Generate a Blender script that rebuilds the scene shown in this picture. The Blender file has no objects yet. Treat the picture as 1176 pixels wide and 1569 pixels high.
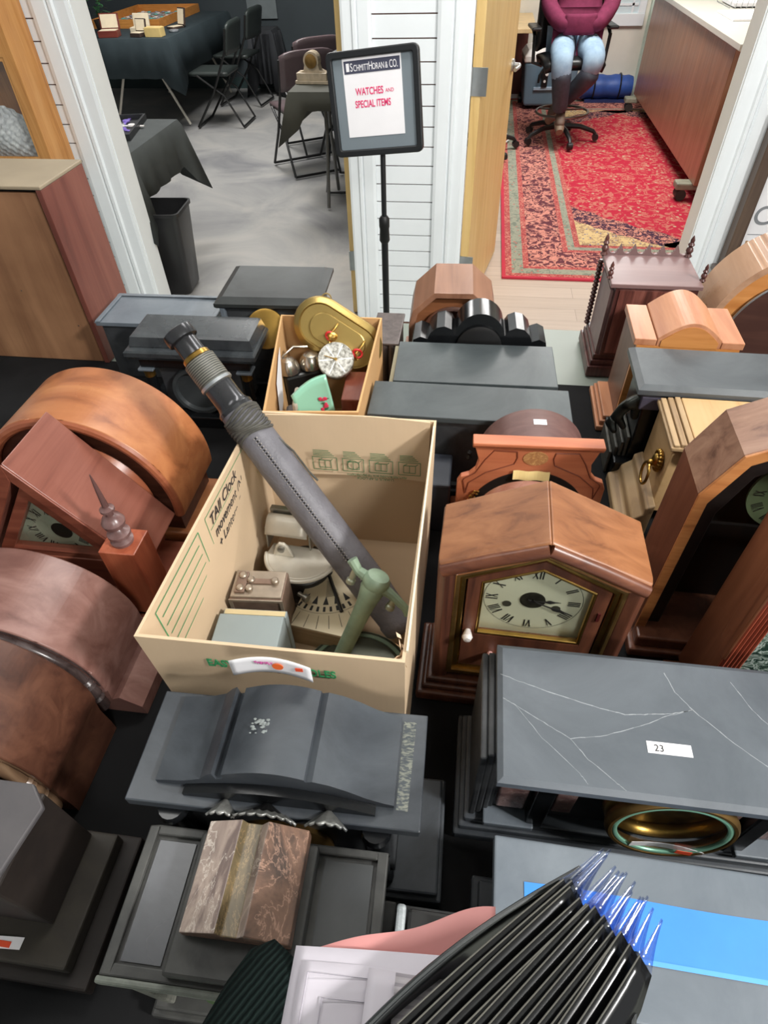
import bpy, bmesh, math, random
from mathutils import Vector, Matrix
random.seed(7)
PI = math.pi
S = bpy.context.scene
COL = S.collection
# ------------------------------------------------------------------ camera
CAM_H = 1.65
f_px = 927.0
th, roll, yaw = math.radians(45.8), math.radians(2.03), math.radians(8.93)
fw = Vector((-math.sin(yaw)*math.cos(th), math.cos(yaw)*math.cos(th), -math.sin(th)))
r0 = Vector((math.cos(yaw), math.sin(yaw), 0)); u0 = r0.cross(fw)
rt = r0*math.cos(roll) - u0*math.sin(roll); up = r0*math.sin(roll) + u0*math.cos(roll)
cd = bpy.data.cameras.new('camera'); cam = bpy.data.objects.new('camera', cd); COL.objects.link(cam)
cd.sensor_fit = 'VERTICAL'; cd.sensor_height = 24.0; cd.lens = f_px*24.0/1569.0
cd.clip_start = 0.02; cd.clip_end = 60
m = Matrix.Identity(4)
for i in range(3):
    m[i][0] = rt[i]; m[i][1] = up[i]; m[i][2] = -fw[i]
m[2][3] = CAM_H
cam.matrix_world = m
S.camera = cam
# ------------------------------------------------------------------ colour management, world, lamps
S.view_settings.view_transform = 'Standard'
try: S.view_settings.look = 'None'
except Exception: pass
S.view_settings.gamma = 1.0
S.view_settings.use_curve_mapping = False
S.view_settings.exposure = 0.14
w = bpy.data.worlds.new('world'); S.world = w; w.use_nodes = True
w.node_tree.nodes['Background'].inputs[0].default_value = (0.93, 0.97, 1.0, 1)
w.node_tree.nodes['Background'].inputs[1].default_value = 0.29
def area(name, loc, target, sx, sy, power, col=(1, 0.985, 0.96)):
    d = bpy.data.lights.new(name, 'AREA'); d.shape = 'RECTANGLE'; d.size = sx; d.size_y = sy
    d.energy = power; d.color = col
    o = bpy.data.objects.new(name, d); COL.objects.link(o); o.location = loc
    o.rotation_euler = (Vector(target)-Vector(loc)).to_track_quat('-Z', 'Y').to_euler()
    return o
area('ceiling_lamp_key', (2.0, -0.35, 2.95), (0.1, 0.7, 0.9), 0.30, 0.30, 118)
area('ceiling_lamp_behind', (1.1, -1.7, 2.95), (0.2, 0.5, 0.9), 0.6, 0.5, 46)
area('ceiling_lamp_hall_left', (-1.1, 0.6, 2.95), (-1.1, 0.6, 0), 1.2, 0.5, 10)
area('ceiling_lamp_hall_back', (0.1, 1.9, 2.95), (0.1, 1.9, 0), 1.6, 0.5, 34)
area('ceiling_lamp_grey_room', (-2.0, 6.0, 2.75), (-2.0, 6.0, 0), 1.2, 1.2, 95)
area('ceiling_lamp_grey_room_near', (-1.6, 4.1, 2.75), (-1.6, 4.1, 0), 0.6, 0.6, 22)
area('ceiling_lamp_office', (0.9, 5.6, 2.75), (0.9, 5.6, 0), 1.4, 1.4, 100)

# ------------------------------------------------------------------ helpers: colours and materials
def lin(c):
    c = c/255.0
    return c/12.92 if c <= 0.04045 else ((c+0.055)/1.055)**2.4
def rgb(*c): return (lin(c[0]), lin(c[1]), lin(c[2]), 1.0)
MATS = {}
def new_mat(name):
    mt = bpy.data.materials.new(name); mt.use_nodes = True
    nt = mt.node_tree; b = nt.nodes['Principled BSDF']
    return mt, nt, b
def texmap(nt, scale, rot=(0, 0, 0), coord='Object'):
    tc = nt.nodes.new('ShaderNodeTexCoord'); mp = nt.nodes.new('ShaderNodeMapping')
    nt.links.new(tc.outputs[coord], mp.inputs[0]); mp.inputs['Scale'].default_value = scale
    mp.inputs['Rotation'].default_value = rot
    return mp
def noise(nt, mp, sc, detail=5, dist=0.0, rough=0.55):
    n = nt.nodes.new('ShaderNodeTexNoise'); n.inputs['Scale'].default_value = sc
    n.inputs['Detail'].default_value = detail; n.inputs['Distortion'].default_value = dist
    n.inputs['Roughness'].default_value = rough
    if mp: nt.links.new(mp.outputs[0], n.inputs['Vector'])
    return n
def ramp(nt, src, stops):
    r = nt.nodes.new('ShaderNodeValToRGB')
    while len(r.color_ramp.elements) < len(stops): r.color_ramp.elements.new(0.5)
    for e, (p, c) in zip(r.color_ramp.elements, stops):
        e.position = p; e.color = c
    nt.links.new(src, r.inputs[0]); return r
def bump(nt, b, src, strength, dist=0.002):
    bp = nt.nodes.new('ShaderNodeBump'); bp.inputs['Strength'].default_value = strength
    bp.inputs['Distance'].default_value = dist
    nt.links.new(src, bp.inputs['Height']); nt.links.new(bp.outputs[0], b.inputs['Normal'])
def plain(name, c, rough=0.5, metal=0.0, var=0.12, sc=8, bmp=0.0, spec=0.5):
    if name in MATS: return MATS[name]
    mt, nt, b = new_mat(name)
    c = rgb(*c); mp = texmap(nt, (1, 1, 1)); n = noise(nt, mp, sc, 6)
    lo = tuple(max(0, v*(1-var)) for v in c[:3])+(1,); hi = tuple(min(1, v*(1+var)) for v in c[:3])+(1,)
    r = ramp(nt, n.outputs['Fac'], [(0.3, lo), (0.7, hi)])
    nt.links.new(r.outputs[0], b.inputs['Base Color'])
    b.inputs['Roughness'].default_value = rough; b.inputs['Metallic'].default_value = metal
    b.inputs['Specular IOR Level'].default_value = spec
    if bmp:
        n2 = noise(nt, mp, sc*8, 3); bump(nt, b, n2.outputs['Fac'], bmp)
    MATS[name] = mt; return mt
def soft(c, k=0.14):
    g = 0.35*c[0]+0.5*c[1]+0.15*c[2]
    return tuple(v*(1-k)+g*k for v in c)
def wood(name, c1, c2, c3=None, axis='x', sc=1.0, rough=0.35, streak=1.0):
    if name in MATS: return MATS[name]
    c1, c2 = soft(c1), soft(c2); c3 = soft(c3) if c3 else None
    mt, nt, b = new_mat(name)
    st = {'x': (2.0, 26, 26), 'y': (26, 2.0, 26), 'z': (26, 26, 2.0)}[axis]
    mp = texmap(nt, tuple(v*sc for v in st))
    n = noise(nt, mp, 1.6, 8, 0.9, 0.62)
    mp2 = texmap(nt, (6, 6, 6)); n2 = noise(nt, mp2, 1.0, 4)
    c3 = c3 or c1
    r = ramp(nt, n.outputs['Fac'], [(0.28, rgb(*c3)), (0.45, rgb(*c1)), (0.72, rgb(*c2))])
    mx = nt.nodes.new('ShaderNodeMix'); mx.data_type = 'RGBA'; mx.blend_type = 'MULTIPLY'
    r2 = ramp(nt, n2.outputs['Fac'], [(0.3, (0.72, 0.68, 0.66, 1)), (0.65, (1, 1, 1, 1))])
    mx.inputs[0].default_value = 0.55*streak
    nt.links.new(r.outputs[0], mx.inputs[6]); nt.links.new(r2.outputs[0], mx.inputs[7])
    nt.links.new(mx.outputs[2], b.inputs['Base Color'])
    rr = nt.nodes.new('ShaderNodeMapRange'); rr.inputs[3].default_value = rough-0.06; rr.inputs[4].default_value = rough+0.15
    nt.links.new(n2.outputs['Fac'], rr.inputs[0]); nt.links.new(rr.outputs[0], b.inputs['Roughness'])
    bump(nt, b, n.outputs['Fac'], 0.12, 0.0008)
    MATS[name] = mt; return mt
def slate(name, c=(70, 75, 80), dust=(120, 125, 128), rough=0.33, amt=0.35, sc=9):
    if name in MATS: return MATS[name]
    mt, nt, b = new_mat(name)
    mp = texmap(nt, (1, 1, 1)); n = noise(nt, mp, sc, 9, 0.6, 0.65)
    mix = tuple(a*(1-amt)+d*amt for a, d in zip(rgb(*c)[:3], rgb(*dust)[:3]))+(1,)
    r = ramp(nt, n.outputs['Fac'], [(0.35, rgb(*c)), (0.75, mix)])
    nt.links.new(r.outputs[0], b.inputs['Base Color'])
    n2 = noise(nt, mp, sc*0.6, 5)
    rr = nt.nodes.new('ShaderNodeMapRange'); rr.inputs[3].default_value = rough-0.08; rr.inputs[4].default_value = rough+0.2
    nt.links.new(n2.outputs['Fac'], rr.inputs[0]); nt.links.new(rr.outputs[0], b.inputs['Roughness'])
    n3 = noise(nt, mp, 160, 3); bump(nt, b, n3.outputs['Fac'], 0.06, 0.0006)
    MATS[name] = mt; return mt
def marble(name, c1, c2, c3, sc=14, rough=0.3):
    if name in MATS: return MATS[name]
    mt, nt, b = new_mat(name)
    mp = texmap(nt, (1, 0.6, 1)); n = noise(nt, mp, sc, 7, 1.6, 0.6)
    v = nt.nodes.new('ShaderNodeTexVoronoi'); v.feature = 'DISTANCE_TO_EDGE'; v.inputs['Scale'].default_value = sc*1.6
    ad = nt.nodes.new('ShaderNodeMix'); ad.data_type = 'RGBA'; ad.inputs[0].default_value = 0.12
    nt.links.new(mp.outputs[0], ad.inputs[6]); nt.links.new(n.outputs['Color'], ad.inputs[7])
    nt.links.new(ad.outputs[2], v.inputs['Vector'])
    r = ramp(nt, n.outputs['Fac'], [(0.36, rgb(*c1)), (0.5, rgb(*c2)), (0.68, rgb(*c1))])
    r2 = ramp(nt, v.outputs['Distance'], [(0.0, (0.75, 0.75, 0.75, 1)), (0.035, (0, 0, 0, 1))])
    mx = nt.nodes.new('ShaderNodeMix'); mx.data_type = 'RGBA'
    nt.links.new(r2.outputs[0], mx.inputs[0]); nt.links.new(r.outputs[0], mx.inputs[6]); mx.inputs[7].default_value = rgb(*c3)
    nt.links.new(mx.outputs[2], b.inputs['Base Color']); b.inputs['Roughness'].default_value = rough
    MATS[name] = mt; return mt
def stripes(name, ca, cb, axis, freq, rough=0.5, width=0.5, metal=0):
    # fine printed or reeded stripes along one object axis
    if name in MATS: return MATS[name]
    mt, nt, b = new_mat(name)
    wv = nt.nodes.new('ShaderNodeTexWave'); wv.bands_direction = axis; wv.inputs['Scale'].default_value = freq
    wv.inputs['Distortion'].default_value = 0.3
    tc = nt.nodes.new('ShaderNodeTexCoord'); nt.links.new(tc.outputs['Object'], wv.inputs['Vector'])
    r = ramp(nt, wv.outputs['Fac'], [(width-0.1, rgb(*ca)), (width+0.1, rgb(*cb))])
    nt.links.new(r.outputs[0], b.inputs['Base Color']); b.inputs['Roughness'].default_value = rough
    b.inputs['Metallic'].default_value = metal
    bump(nt, b, wv.outputs['Fac'], 0.5, 0.001)
    MATS[name] = mt; return mt
def glass(name='clear_glass', tint=(0.985, 0.995, 0.99), rough=0.03, alpha=0.82):
    # a thin sheet of glass: mostly transparent with a mirror-like sheen
    if name in MATS: return MATS[name]
    mt, nt, b = new_mat(name)
    tr = nt.nodes.new('ShaderNodeBsdfTransparent'); tr.inputs[0].default_value = (*tint, 1)
    gl = nt.nodes.new('ShaderNodeBsdfGlossy'); gl.inputs['Roughness'].default_value = rough
    lw = nt.nodes.new('ShaderNodeLayerWeight'); lw.inputs[0].default_value = 0.35
    ml = nt.nodes.new('ShaderNodeMath'); ml.operation = 'MULTIPLY_ADD'; ml.inputs[1].default_value = 0.35; ml.inputs[2].default_value = 0.03
    mx = nt.nodes.new('ShaderNodeMixShader')
    nt.links.new(lw.outputs['Facing'], ml.inputs[0]); nt.links.new(ml.outputs[0], mx.inputs[0]); nt.links.new(tr.outputs[0], mx.inputs[1]); nt.links.new(gl.outputs[0], mx.inputs[2])
    out = nt.nodes['Material Output']; nt.links.new(mx.outputs[0], out.inputs['Surface'])
    MATS[name] = mt; return mt

# ------------------------------------------------------------------ helpers: geometry
class MB:
    def __init__(self): self.bm = bmesh.new(); self.mi = 0
    def _f(self, vs):
        try:
            f = self.bm.faces.new(vs); f.material_index = self.mi; return f
        except ValueError: return None
    def box(self, x0, x1, y0, y1, z0, z1):
        v = [self.bm.verts.new(p) for p in ((x0,y0,z0),(x1,y0,z0),(x1,y1,z0),(x0,y1,z0),(x0,y0,z1),(x1,y0,z1),(x1,y1,z1),(x0,y1,z1))]
        for q in ((0,3,2,1),(4,5,6,7),(0,1,5,4),(1,2,6,5),(2,3,7,6),(3,0,4,7)): self._f([v[i] for i in q])
        return self
    def loft(self, rings, cap=True, closed=True):
        R = [[self.bm.verts.new(p) for p in r] for r in rings]
        n = len(R[0])
        for a, b in zip(R[:-1], R[1:]):
            for i in range(n if closed else n-1):
                j = (i+1) % n
                self._f([a[i], a[j], b[j], b[i]])
        if cap and closed:
            self._f(R[0][::-1]); self._f(R[-1])
        return self
    def py(self, pts, y0, y1):   # profile in x,z pushed along y
        return self.loft([[(x, y0, z) for x, z in pts], [(x, y1, z) for x, z in pts]])
    def px(self, pts, x0, x1):   # profile in y,z pushed along x
        return self.loft([[(x0, y, z) for y, z in pts], [(x1, y, z) for y, z in pts]])
    def pz(self, pts, z0, z1):
        return self.loft([[(x, y, z0) for x, y in pts], [(x, y, z1) for x, y in pts]])
    def ring_y(self, outer, inner, y0, y1):  # frame between two like-counted outlines in x,z
        n = len(outer)
        for k in range(n):
            j = (k+1) % n
            q = [outer[k], outer[j], inner[j], inner[k]]
            self.py(q, y0, y1)
        return self
    def frame_of(self, d):
        d = Vector(d).normalized(); a = Vector((0, 0, 1)) if abs(d.z) < 0.9 else Vector((1, 0, 0))
        u = d.cross(a).normalized(); return u, d.cross(u).normalized(), d
    def tube(self, pts, r, n=10, cap=True):
        pts = [Vector(p) for p in pts]; rings = []
        rr = r if isinstance(r, (list, tuple)) else [r]*len(pts)
        u0_ = None
        for i, p in enumerate(pts):
            d = (pts[min(i+1, len(pts)-1)]-pts[max(i-1, 0)])
            if d.length < 1e-9: d = Vector((0, 0, 1))
            d.normalize()
            if u0_ is None: u, v, _ = self.frame_of(d)
            else:
                u = (u0_-d*u0_.dot(d)).normalized(); v = d.cross(u)
            u0_ = u
            rings.append([p+(u*math.cos(2*PI*k/n)+v*math.sin(2*PI*k/n))*rr[i] for k in range(n)])
        return self.loft(rings, cap)
    def lathe(self, prof, c=(0, 0, 0), axis=(0, 0, 1), n=24):   # prof: (radius, height)
        u, v, d = self.frame_of(axis); c = Vector(c)
        rings = [[c+d*h+(u*math.cos(2*PI*k/n)+v*math.sin(2*PI*k/n))*max(r, 1e-5) for k in range(n)] for r, h in prof]
        return self.loft(rings)
    def torus(self, c, axis, R, r, n=48, k=10, sy=1.0):
        u, v, d = self.frame_of(axis); c = Vector(c); rings = []
        for i in range(k+1):
            a = 2*PI*i/k; rr = R+r*math.cos(a); h = r*sy*math.sin(a)
            rings.append([c+d*h+(u*math.cos(2*PI*j/n)+v*math.sin(2*PI*j/n))*rr for j in range(n)])
        return self.loft(rings, cap=False)
    def ball(self, c, r, n=14, s=(1, 1, 1)):
        k = max(6, n//2); c = Vector(c); rings = []
        for i in range(k+1):
            a = -PI/2+PI*i/k; rr = max(math.cos(a), 1e-4)
            rings.append([c+Vector((math.cos(2*PI*j/n)*rr*r*s[0], math.sin(2*PI*j/n)*rr*r*s[1], math.sin(a)*r*s[2])) for j in range(n)])
        return self.loft(rings)
    def quad(self, a, b, c, d):
        self._f([self.bm.verts.new(p) for p in (a, b, c, d)]); return self
    def poly(self, pts):
        self._f([self.bm.verts.new(p) for p in pts]); return self
    def grid(self, fn, nu, nv):
        V = [[self.bm.verts.new(fn(i/nu, j/nv)) for j in range(nv+1)] for i in range(nu+1)]
        for i in range(nu):
            for j in range(nv): self._f([V[i][j], V[i+1][j], V[i+1][j+1], V[i][j+1]])
        return self
    def build(self, name, mats, parent=None, bevel=0.0, smooth=False, loc=None, rot=None, seg=2, solid=0.0, autosm=35):
        bmesh.ops.remove_doubles(self.bm, verts=self.bm.verts, dist=1e-6)
        bmesh.ops.recalc_face_normals(self.bm, faces=self.bm.faces)
        me = bpy.data.meshes.new(name); self.bm.to_mesh(me); self.bm.free()
        if not isinstance(mats, (list, tuple)): mats = [mats]
        for x in mats: me.materials.append(x)
        if smooth:
            for p in me.polygons: p.use_smooth = True
            me.set_sharp_from_angle(angle=math.radians(autosm))
        o = bpy.data.objects.new(name, me); COL.objects.link(o)
        if parent: o.parent = parent
        if loc: o.location = loc
        if rot: o.rotation_euler = rot
        if solid:
            s = o.modifiers.new('solid', 'SOLIDIFY'); s.thickness = solid; s.offset = 0
        if bevel:
            b = o.modifiers.new('bevel', 'BEVEL'); b.width = bevel; b.segments = seg; b.limit_method = 'ANGLE'
            b.angle_limit = math.radians(40); b.harden_normals = False
        return o
def thing(name, label, cat, loc=(0, 0, 0), rz=0.0, group=None, rot=None):
    o = bpy.data.objects.new(name, None); COL.objects.link(o); o.empty_display_size = 0.05
    o.location = loc; o.rotation_euler = rot or (0, 0, math.radians(rz))
    o['label'] = label; o['category'] = cat
    if group: o['group'] = group
    return o
def tag(o, label, cat, group=None, kind=None):
    o['label'] = label; o['category'] = cat
    if group: o['group'] = group
    if kind: o['kind'] = kind
    return o
def struct(o, kind='structure'):
    o['kind'] = kind; return o
def text(name, s, size, mat, parent, loc, rot=(0, 0, 0), align='LEFT', sx=1.0, ext=0.0003, shear=0.0, bold=0.0):
    c = bpy.data.curves.new(name, 'FONT'); c.body = s; c.size = size; c.align_x = align; c.extrude = ext
    c.shear = shear; c.offset = bold
    t = bpy.data.objects.new(name+'_c', c); COL.objects.link(t)
    bpy.context.view_layer.update()
    me = bpy.data.meshes.new_from_object(t.evaluated_get(bpy.context.evaluated_depsgraph_get()))
    bpy.data.objects.remove(t); bpy.data.curves.remove(c)
    me.materials.clear(); me.materials.append(mat)
    o = bpy.data.objects.new(name, me); COL.objects.link(o); o.parent = parent
    o.location = loc; o.rotation_euler = rot; o.scale = (sx, 1, 1)
    return o
def copy_tree(o, parent=None):
    c = o.copy(); COL.objects.link(c); c.parent = parent
    for ch in list(o.children):
        copy_tree(ch, c)
    return c
def arc(cx, cz, rx, rz, a0, a1, n=24):
    return [(cx+rx*math.cos(math.radians(a0+(a1-a0)*i/n)), cz+rz*math.sin(math.radians(a0+(a1-a0)*i/n))) for i in range(n+1)]
def stroke_num(mb, s, x, z, y, h, ang):
    # a roman numeral of thin painted strokes in the x,z plane, rotated by ang
    wd = {'I': 0.22, 'V': 0.5, 'X': 0.55}; tot = sum(wd[c] for c in s)*h
    cx = -tot/2; ca, sa = math.cos(ang), math.sin(ang)
    def seg(x0, z0, x1, z1, t):
        d = Vector((x1-x0, z1-z0)); nn = Vector((-d.y, d.x)).normalized()*t
        q = [(x0-nn.x, z0-nn.y), (x1-nn.x, z1-nn.y), (x1+nn.x, z1+nn.y), (x0+nn.x, z0+nn.y)]
        q = [(x+a*ca-b*sa, z+a*sa+b*ca) for a, b in q]
        mb.py(q, y-0.0004, y)
    for c in s:
        ww = wd[c]*h; a = cx+ww*0.15; b = cx+ww*0.85; md = cx+ww/2
        if c == 'I': seg(md, -h/2, md, h/2, h*0.055)
        if c == 'V': seg(a, h/2, md, -h/2, h*0.06); seg(b, h/2, md, -h/2, h*0.025)
        if c == 'X': seg(a, h/2, b, -h/2, h*0.06); seg(b, h/2, a, -h/2, h*0.025)
        cx += ww
NUM = ['XII', 'I', 'II', 'III', 'IIII', 'V', 'VI', 'VII', 'VIII', 'IX', 'X', 'XI']
def dial_marks(cx, cz, r, y, h):
    mb = MB()
    for k in range(12):
        a = -2*PI*k/12
        stroke_num(mb, NUM[k], cx-math.sin(a)*r, cz+math.cos(a)*r, y, h, a)
    return mb
def hand(mb, cx, cz, y, ang, ln, wd):
    a = math.radians(ang); d = Vector((math.sin(a), math.cos(a))); n = Vector((d.y, -d.x))
    def P(t, s): q = Vector((cx, cz))+d*t+n*s; return (q.x, q.y)
    mb.py([P(-ln*0.12, -wd*0.5), P(ln*0.45, -wd*0.4), P(ln*0.62, -wd*1.5), P(ln*0.8, -wd*0.4), P(ln, 0), P(ln*0.8, wd*0.4), P(ln*0.62, wd*1.5), P(ln*0.45, wd*0.4), P(-ln*0.12, wd*0.5)], y-0.0008, y)

# common materials
BLACK = slate('black_slate', (44, 48, 53), (118, 124, 130), 0.34, 0.30)
BLACKD = slate('dusty_black_slate', (40, 42, 45), (130, 132, 132), 0.42, 0.22, 14)
GREYSL = slate('grey_faced_slate', (92, 100, 108), (140, 147, 152), 0.38, 0.45, 7)
GLOSS = slate('glossy_black', (14, 15, 17), (55, 58, 60), 0.16, 0.15, 12)
EBON = slate('satin_black_wood', (50, 56, 58), (118, 126, 126), 0.34, 0.35, 5)  # lightened to hold the sheen reflected off the flat black tops
BRASS = plain('brass', (190, 150, 78), 0.3, 1.0, 0.25, 14)
GOLD = plain('gilt', (205, 165, 90), 0.32, 1.0, 0.3, 20)
OLDBR = plain('aged_brass', (150, 118, 70), 0.42, 0.9, 0.35, 24)
GLASS = glass()
BLK = plain('black_paint', (18, 18, 19), 0.45, 0, 0.2)
INK = plain('dial_ink', (38, 36, 34), 0.6, 0, 0.1)
WHITE = plain('white_paint', (236, 240, 242), 0.45, 0, 0.02)
PAPER = plain('white_paper', (236, 234, 236), 0.7, 0, 0.03)
NAVYGREEN = plain('print_green', (52, 148, 92), 0.7, 0, 0.1)
# ================================================================== THE SETTING
WALLW = plain('white_wall', (238, 240, 240), 0.5, 0, 0.015)
CHAR = plain('charcoal_wall', (52, 60, 64), 0.7, 0, 0.1, 3)
CREAM = plain('cream_wall', (226, 220, 206), 0.7, 0, 0.03)
MAPLE = wood('maple_door', (226, 186, 112), (236, 200, 130), (214, 170, 96), 'z', 0.5, 0.4, 0.3)
# floors
def concrete():
    mt, nt, b = new_mat('polished_concrete')
    mp = texmap(nt, (1, 1, 1)); n = noise(nt, mp, 1.6, 10, 0.8, 0.62)
    r = ramp(nt, n.outputs['Fac'], [(0.3, rgb(120, 120, 122)), (0.5, rgb(150, 149, 147)), (0.7, rgb(172, 168, 162))])
    nt.links.new(r.outputs[0], b.inputs['Base Color']); b.inputs['Roughness'].default_value = 0.42
    return mt
def planks():
    mt, nt, b = new_mat('greige_planks')
    mp = texmap(nt, (1, 1, 1)); br = nt.nodes.new('ShaderNodeTexBrick')
    nt.links.new(mp.outputs[0], br.inputs['Vector'])
    br.inputs['Scale'].default_value = 1.0; br.inputs['Brick Width'].default_value = 1.2; br.inputs['Row Height'].default_value = 0.13
    br.inputs['Mortar Size'].default_value = 0.0012
    br.inputs['Color1'].default_value = rgb(196, 178, 162); br.inputs['Color2'].default_value = rgb(180, 162, 146); br.inputs['Mortar'].default_value = rgb(140, 124, 110)
    mp2 = texmap(nt, (1.5, 30, 1)); n = noise(nt, mp2, 1.2, 6, 0.6)
    mx = nt.nodes.new('ShaderNodeMix'); mx.data_type = 'RGBA'; mx.blend_type = 'MULTIPLY'; mx.inputs[0].default_value = 0.5
    r = ramp(nt, n.outputs['Fac'], [(0.3, (0.75, 0.72, 0.7, 1)), (0.65, (1, 1, 1, 1))])
    nt.links.new(br.outputs[0], mx.inputs[6]); nt.links.new(r.outputs[0], mx.inputs[7]); nt.links.new(mx.outputs[2], b.inputs['Base Color'])
    b.inputs['Roughness'].default_value = 0.45
    return mt
CONC, PLANK = concrete(), planks()
VINYL = plain('grey_green_vinyl', (168, 172, 162), 0.5, 0, 0.06, 5)
LAMINATE = plain('grey_green_laminate', (140, 148, 138), 0.42, 0, 0.05, 4)
struct(MB().box(-5, 5, -4, 3.0, -0.05, 0).build('floor', VINYL))
struct(MB().box(-5.2, -0.25, 3.0, 8.6, -0.05, 0).build('floor_grey_room', CONC))
struct(MB().box(-0.25, 3.4, 3.0, 8.3, -0.05, 0).build('floor_office', PLANK))
struct(MB().box(-5.2, 5, -4, 8.8, 3.0, 3.05).build('ceiling', WALLW))
# shop wall, with a wide slatted facing
H1 = 3.0
struct(MB().box(-5, -1.70, 3.012, 3.12, 0, H1).build('wall_left', WALLW))
struct(MB().box(-0.56, -0.065, 3.012, 3.12, 0, H1).build('wall_centre', WALLW))
struct(MB().box(1.01, 5, 3.012, 3.12, 0, H1).build('wall_right', WALLW))
struct(MB().box(-1.70, -0.56, 3.012, 3.12, 2.06, H1).box(-0.065, 1.01, 3.012, 3.12, 2.06, H1).build('wall_header', WALLW))
GROOVE = plain('slat_groove', (120, 84, 72), 0.7, 0, 0.1)
def slats(name, x0, x1):
    mb = MB(); k = 0; z = 0.02
    while z < 2.9:
        mb.box(x0, x1, 3.001, 3.011, z, z+0.0712); z += 0.0762
    mb.mi = 1; mb.box(x0, x1, 3.0112, 3.0125, 0.0, 2.95)
    struct(mb.build(name, [WHITE, GROOVE], bevel=0.0))
slats('wall_left_slats', -5, -1.85)
slats('wall_centre_slats', -0.455, -0.188)
slats('wall_right_slats', 1.15, 5)
def casing(name, x0, x1, flip=False, z1=2.12):
    w_ = x1-x0
    pr = [(0, 0), (0, .014), (.10*w_, .020), (.42*w_, .020), (.46*w_, .012), (.52*w_, .024), (.60*w_, .024), (.64*w_, .014), (.92*w_, .014), (w_, .010), (w_, 0)]
    if flip: pr = [(w_-a, b) for a, b in pr][::-1]
    struct(MB().pz([(x0+a, 3.0-b) for a, b in pr], 0, z1).build(name, WHITE))
casing('trim_1', -1.86, -1.69)
casing('trim_2', -0.575, -0.452, True)
casing('trim_3', -0.192, -0.058)
casing('trim_4', 1.005, 1.155, True)
struct(MB().box(-1.86, -0.452, 2.985, 3.0, 2.06, 2.2).build('trim_5', WHITE))
struct(MB().box(-0.192, 1.155, 2.985, 3.0, 2.06, 2.2).build('trim_6', WHITE))
# door linings
struct(MB().box(-1.70, -1.685, 3.0, 3.13, 0, 2.06).build('trim_7', WHITE))
struct(MB().box(-0.575, -0.56, 3.0, 3.13, 0, 2.06).build('trim_8', WHITE))
struct(MB().box(-0.065, -0.05, 3.0, 3.13, 0, 2.06).build('trim_9', WHITE))
struct(MB().box(1.0, 1.012, 3.0, 3.13, 0, 2.06).build('trim_10', WHITE))
STEEL = plain('brushed_steel', (178, 182, 184), 0.35, 0.85, 0.08, 20)
# door leaf of the office, standing open
def leaf(name, p0, p1, lever=True):
    d = (Vector(p1)-Vector(p0)); L_ = d.length; a = math.atan2(d.y, d.x)
    e = MB().box(0, L_, -0.02, 0.02, 0.012, 2.03).build(name, MAPLE, bevel=0.002)
    e.location = (p0[0], p0[1], 0); e.rotation_euler = (0, 0, a); struct(e)
    for z in (0.30, 1.08, 1.83):
        h = MB().box(-0.004, 0.002, -0.045, 0.018, z-0.05, z+0.05)
        for s in (-0.03, 0.0, 0.03): h.lathe([(0.002, 0), (0.002, 0.001)], (-0.0045, -0.03, z+s), (-1, 0, 0), 8)
        h.tube([(-0.002, 0.02, z-0.05), (-0.002, 0.02, z+0.05)], 0.005, 8)
        h.build('hinge', STEEL, e)
    if lever:
        for s in (-1, 1):
            l = MB().lathe([(0.028, 0.02), (0.028, 0.028), (0.02, 0.032), (0.011, 0.034), (0.011, 0.06)], (L_-0.07, 0, 1.0), (0, s, 0), 16)
            l.tube([(L_-0.07, s*0.058, 1.0), (L_-0.12, s*0.062, 1.0), (L_-0.19, s*0.055, 1.0)], 0.009, 8)
            l.build('door_handle', STEEL, e, smooth=True)
    return e
leaf('door_1', (-0.028, 3.075), (0.135, 3.97))
leaf('door_2', (-0.598, 3.10), (-0.71, 4.0), False)
# grey room shell
struct(MB().box(-5.2, -0.30, 8.57, 8.69, 0, H1).build('wall_grey_room_back', CHAR))
struct(MB().box(-5.2, -5.08, 3.12, 8.57, 0, H1).build('wall_grey_room_left', CHAR))
struct(MB().box(-0.30, -0.20, 3.12, 8.57, 0, H1).build('wall_divider', [CHAR]))
struct(MB().box(-5.08, -0.30, 8.555, 8.57, 0, 0.11).build('baseboard_grey_room', plain('charcoal_base', (44, 60, 60), 0.5)))
# office shell
struct(MB().box(-0.20, 3.4, 8.13, 8.25, 0, H1).build('wall_office_back', CREAM))
struct(MB().box(3.3, 3.4, 3.12, 8.13, 0, H1).build('wall_office_right', CREAM))
struct(MB().box(-0.20, 1.60, 8.06, 8.13, 0.0, 0.12).build('baseboard_office', WHITE, bevel=0.004))
struct(MB().box(1.60, 1.68, 8.05, 8.13, 0, 2.2).build('trim_11', plain('pale_green_trim', (206, 224, 210), 0.4, 0, 0.03)))
wf = struct(MB().box(0.95, 1.56, 8.09, 8.13, 0.62, 0.72).box(0.95, 1.02, 8.10, 8.13, 0.72, 1.7).box(1.49, 1.56, 8.10, 8.13, 0.72, 1.7).box(1.02, 1.49, 8.10, 8.13, 1.6, 1.7).build('window_1', WHITE, bevel=0.004))
MB().box(1.02, 1.49, 8.112, 8.116, 0.72, 1.6).build('pane', plain('pale_pane', (214, 228, 232), 0.12, 0, 0.02), wf)
MB().box(1.03, 1.48, 8.104, 8.112, 0.78, 0.80).box(1.08, 1.10, 8.104, 8.112, 0.72, 1.6).box(1.42, 1.44, 8.104, 8.112, 0.72, 1.6).build('muntin', WHITE, wf)

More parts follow.
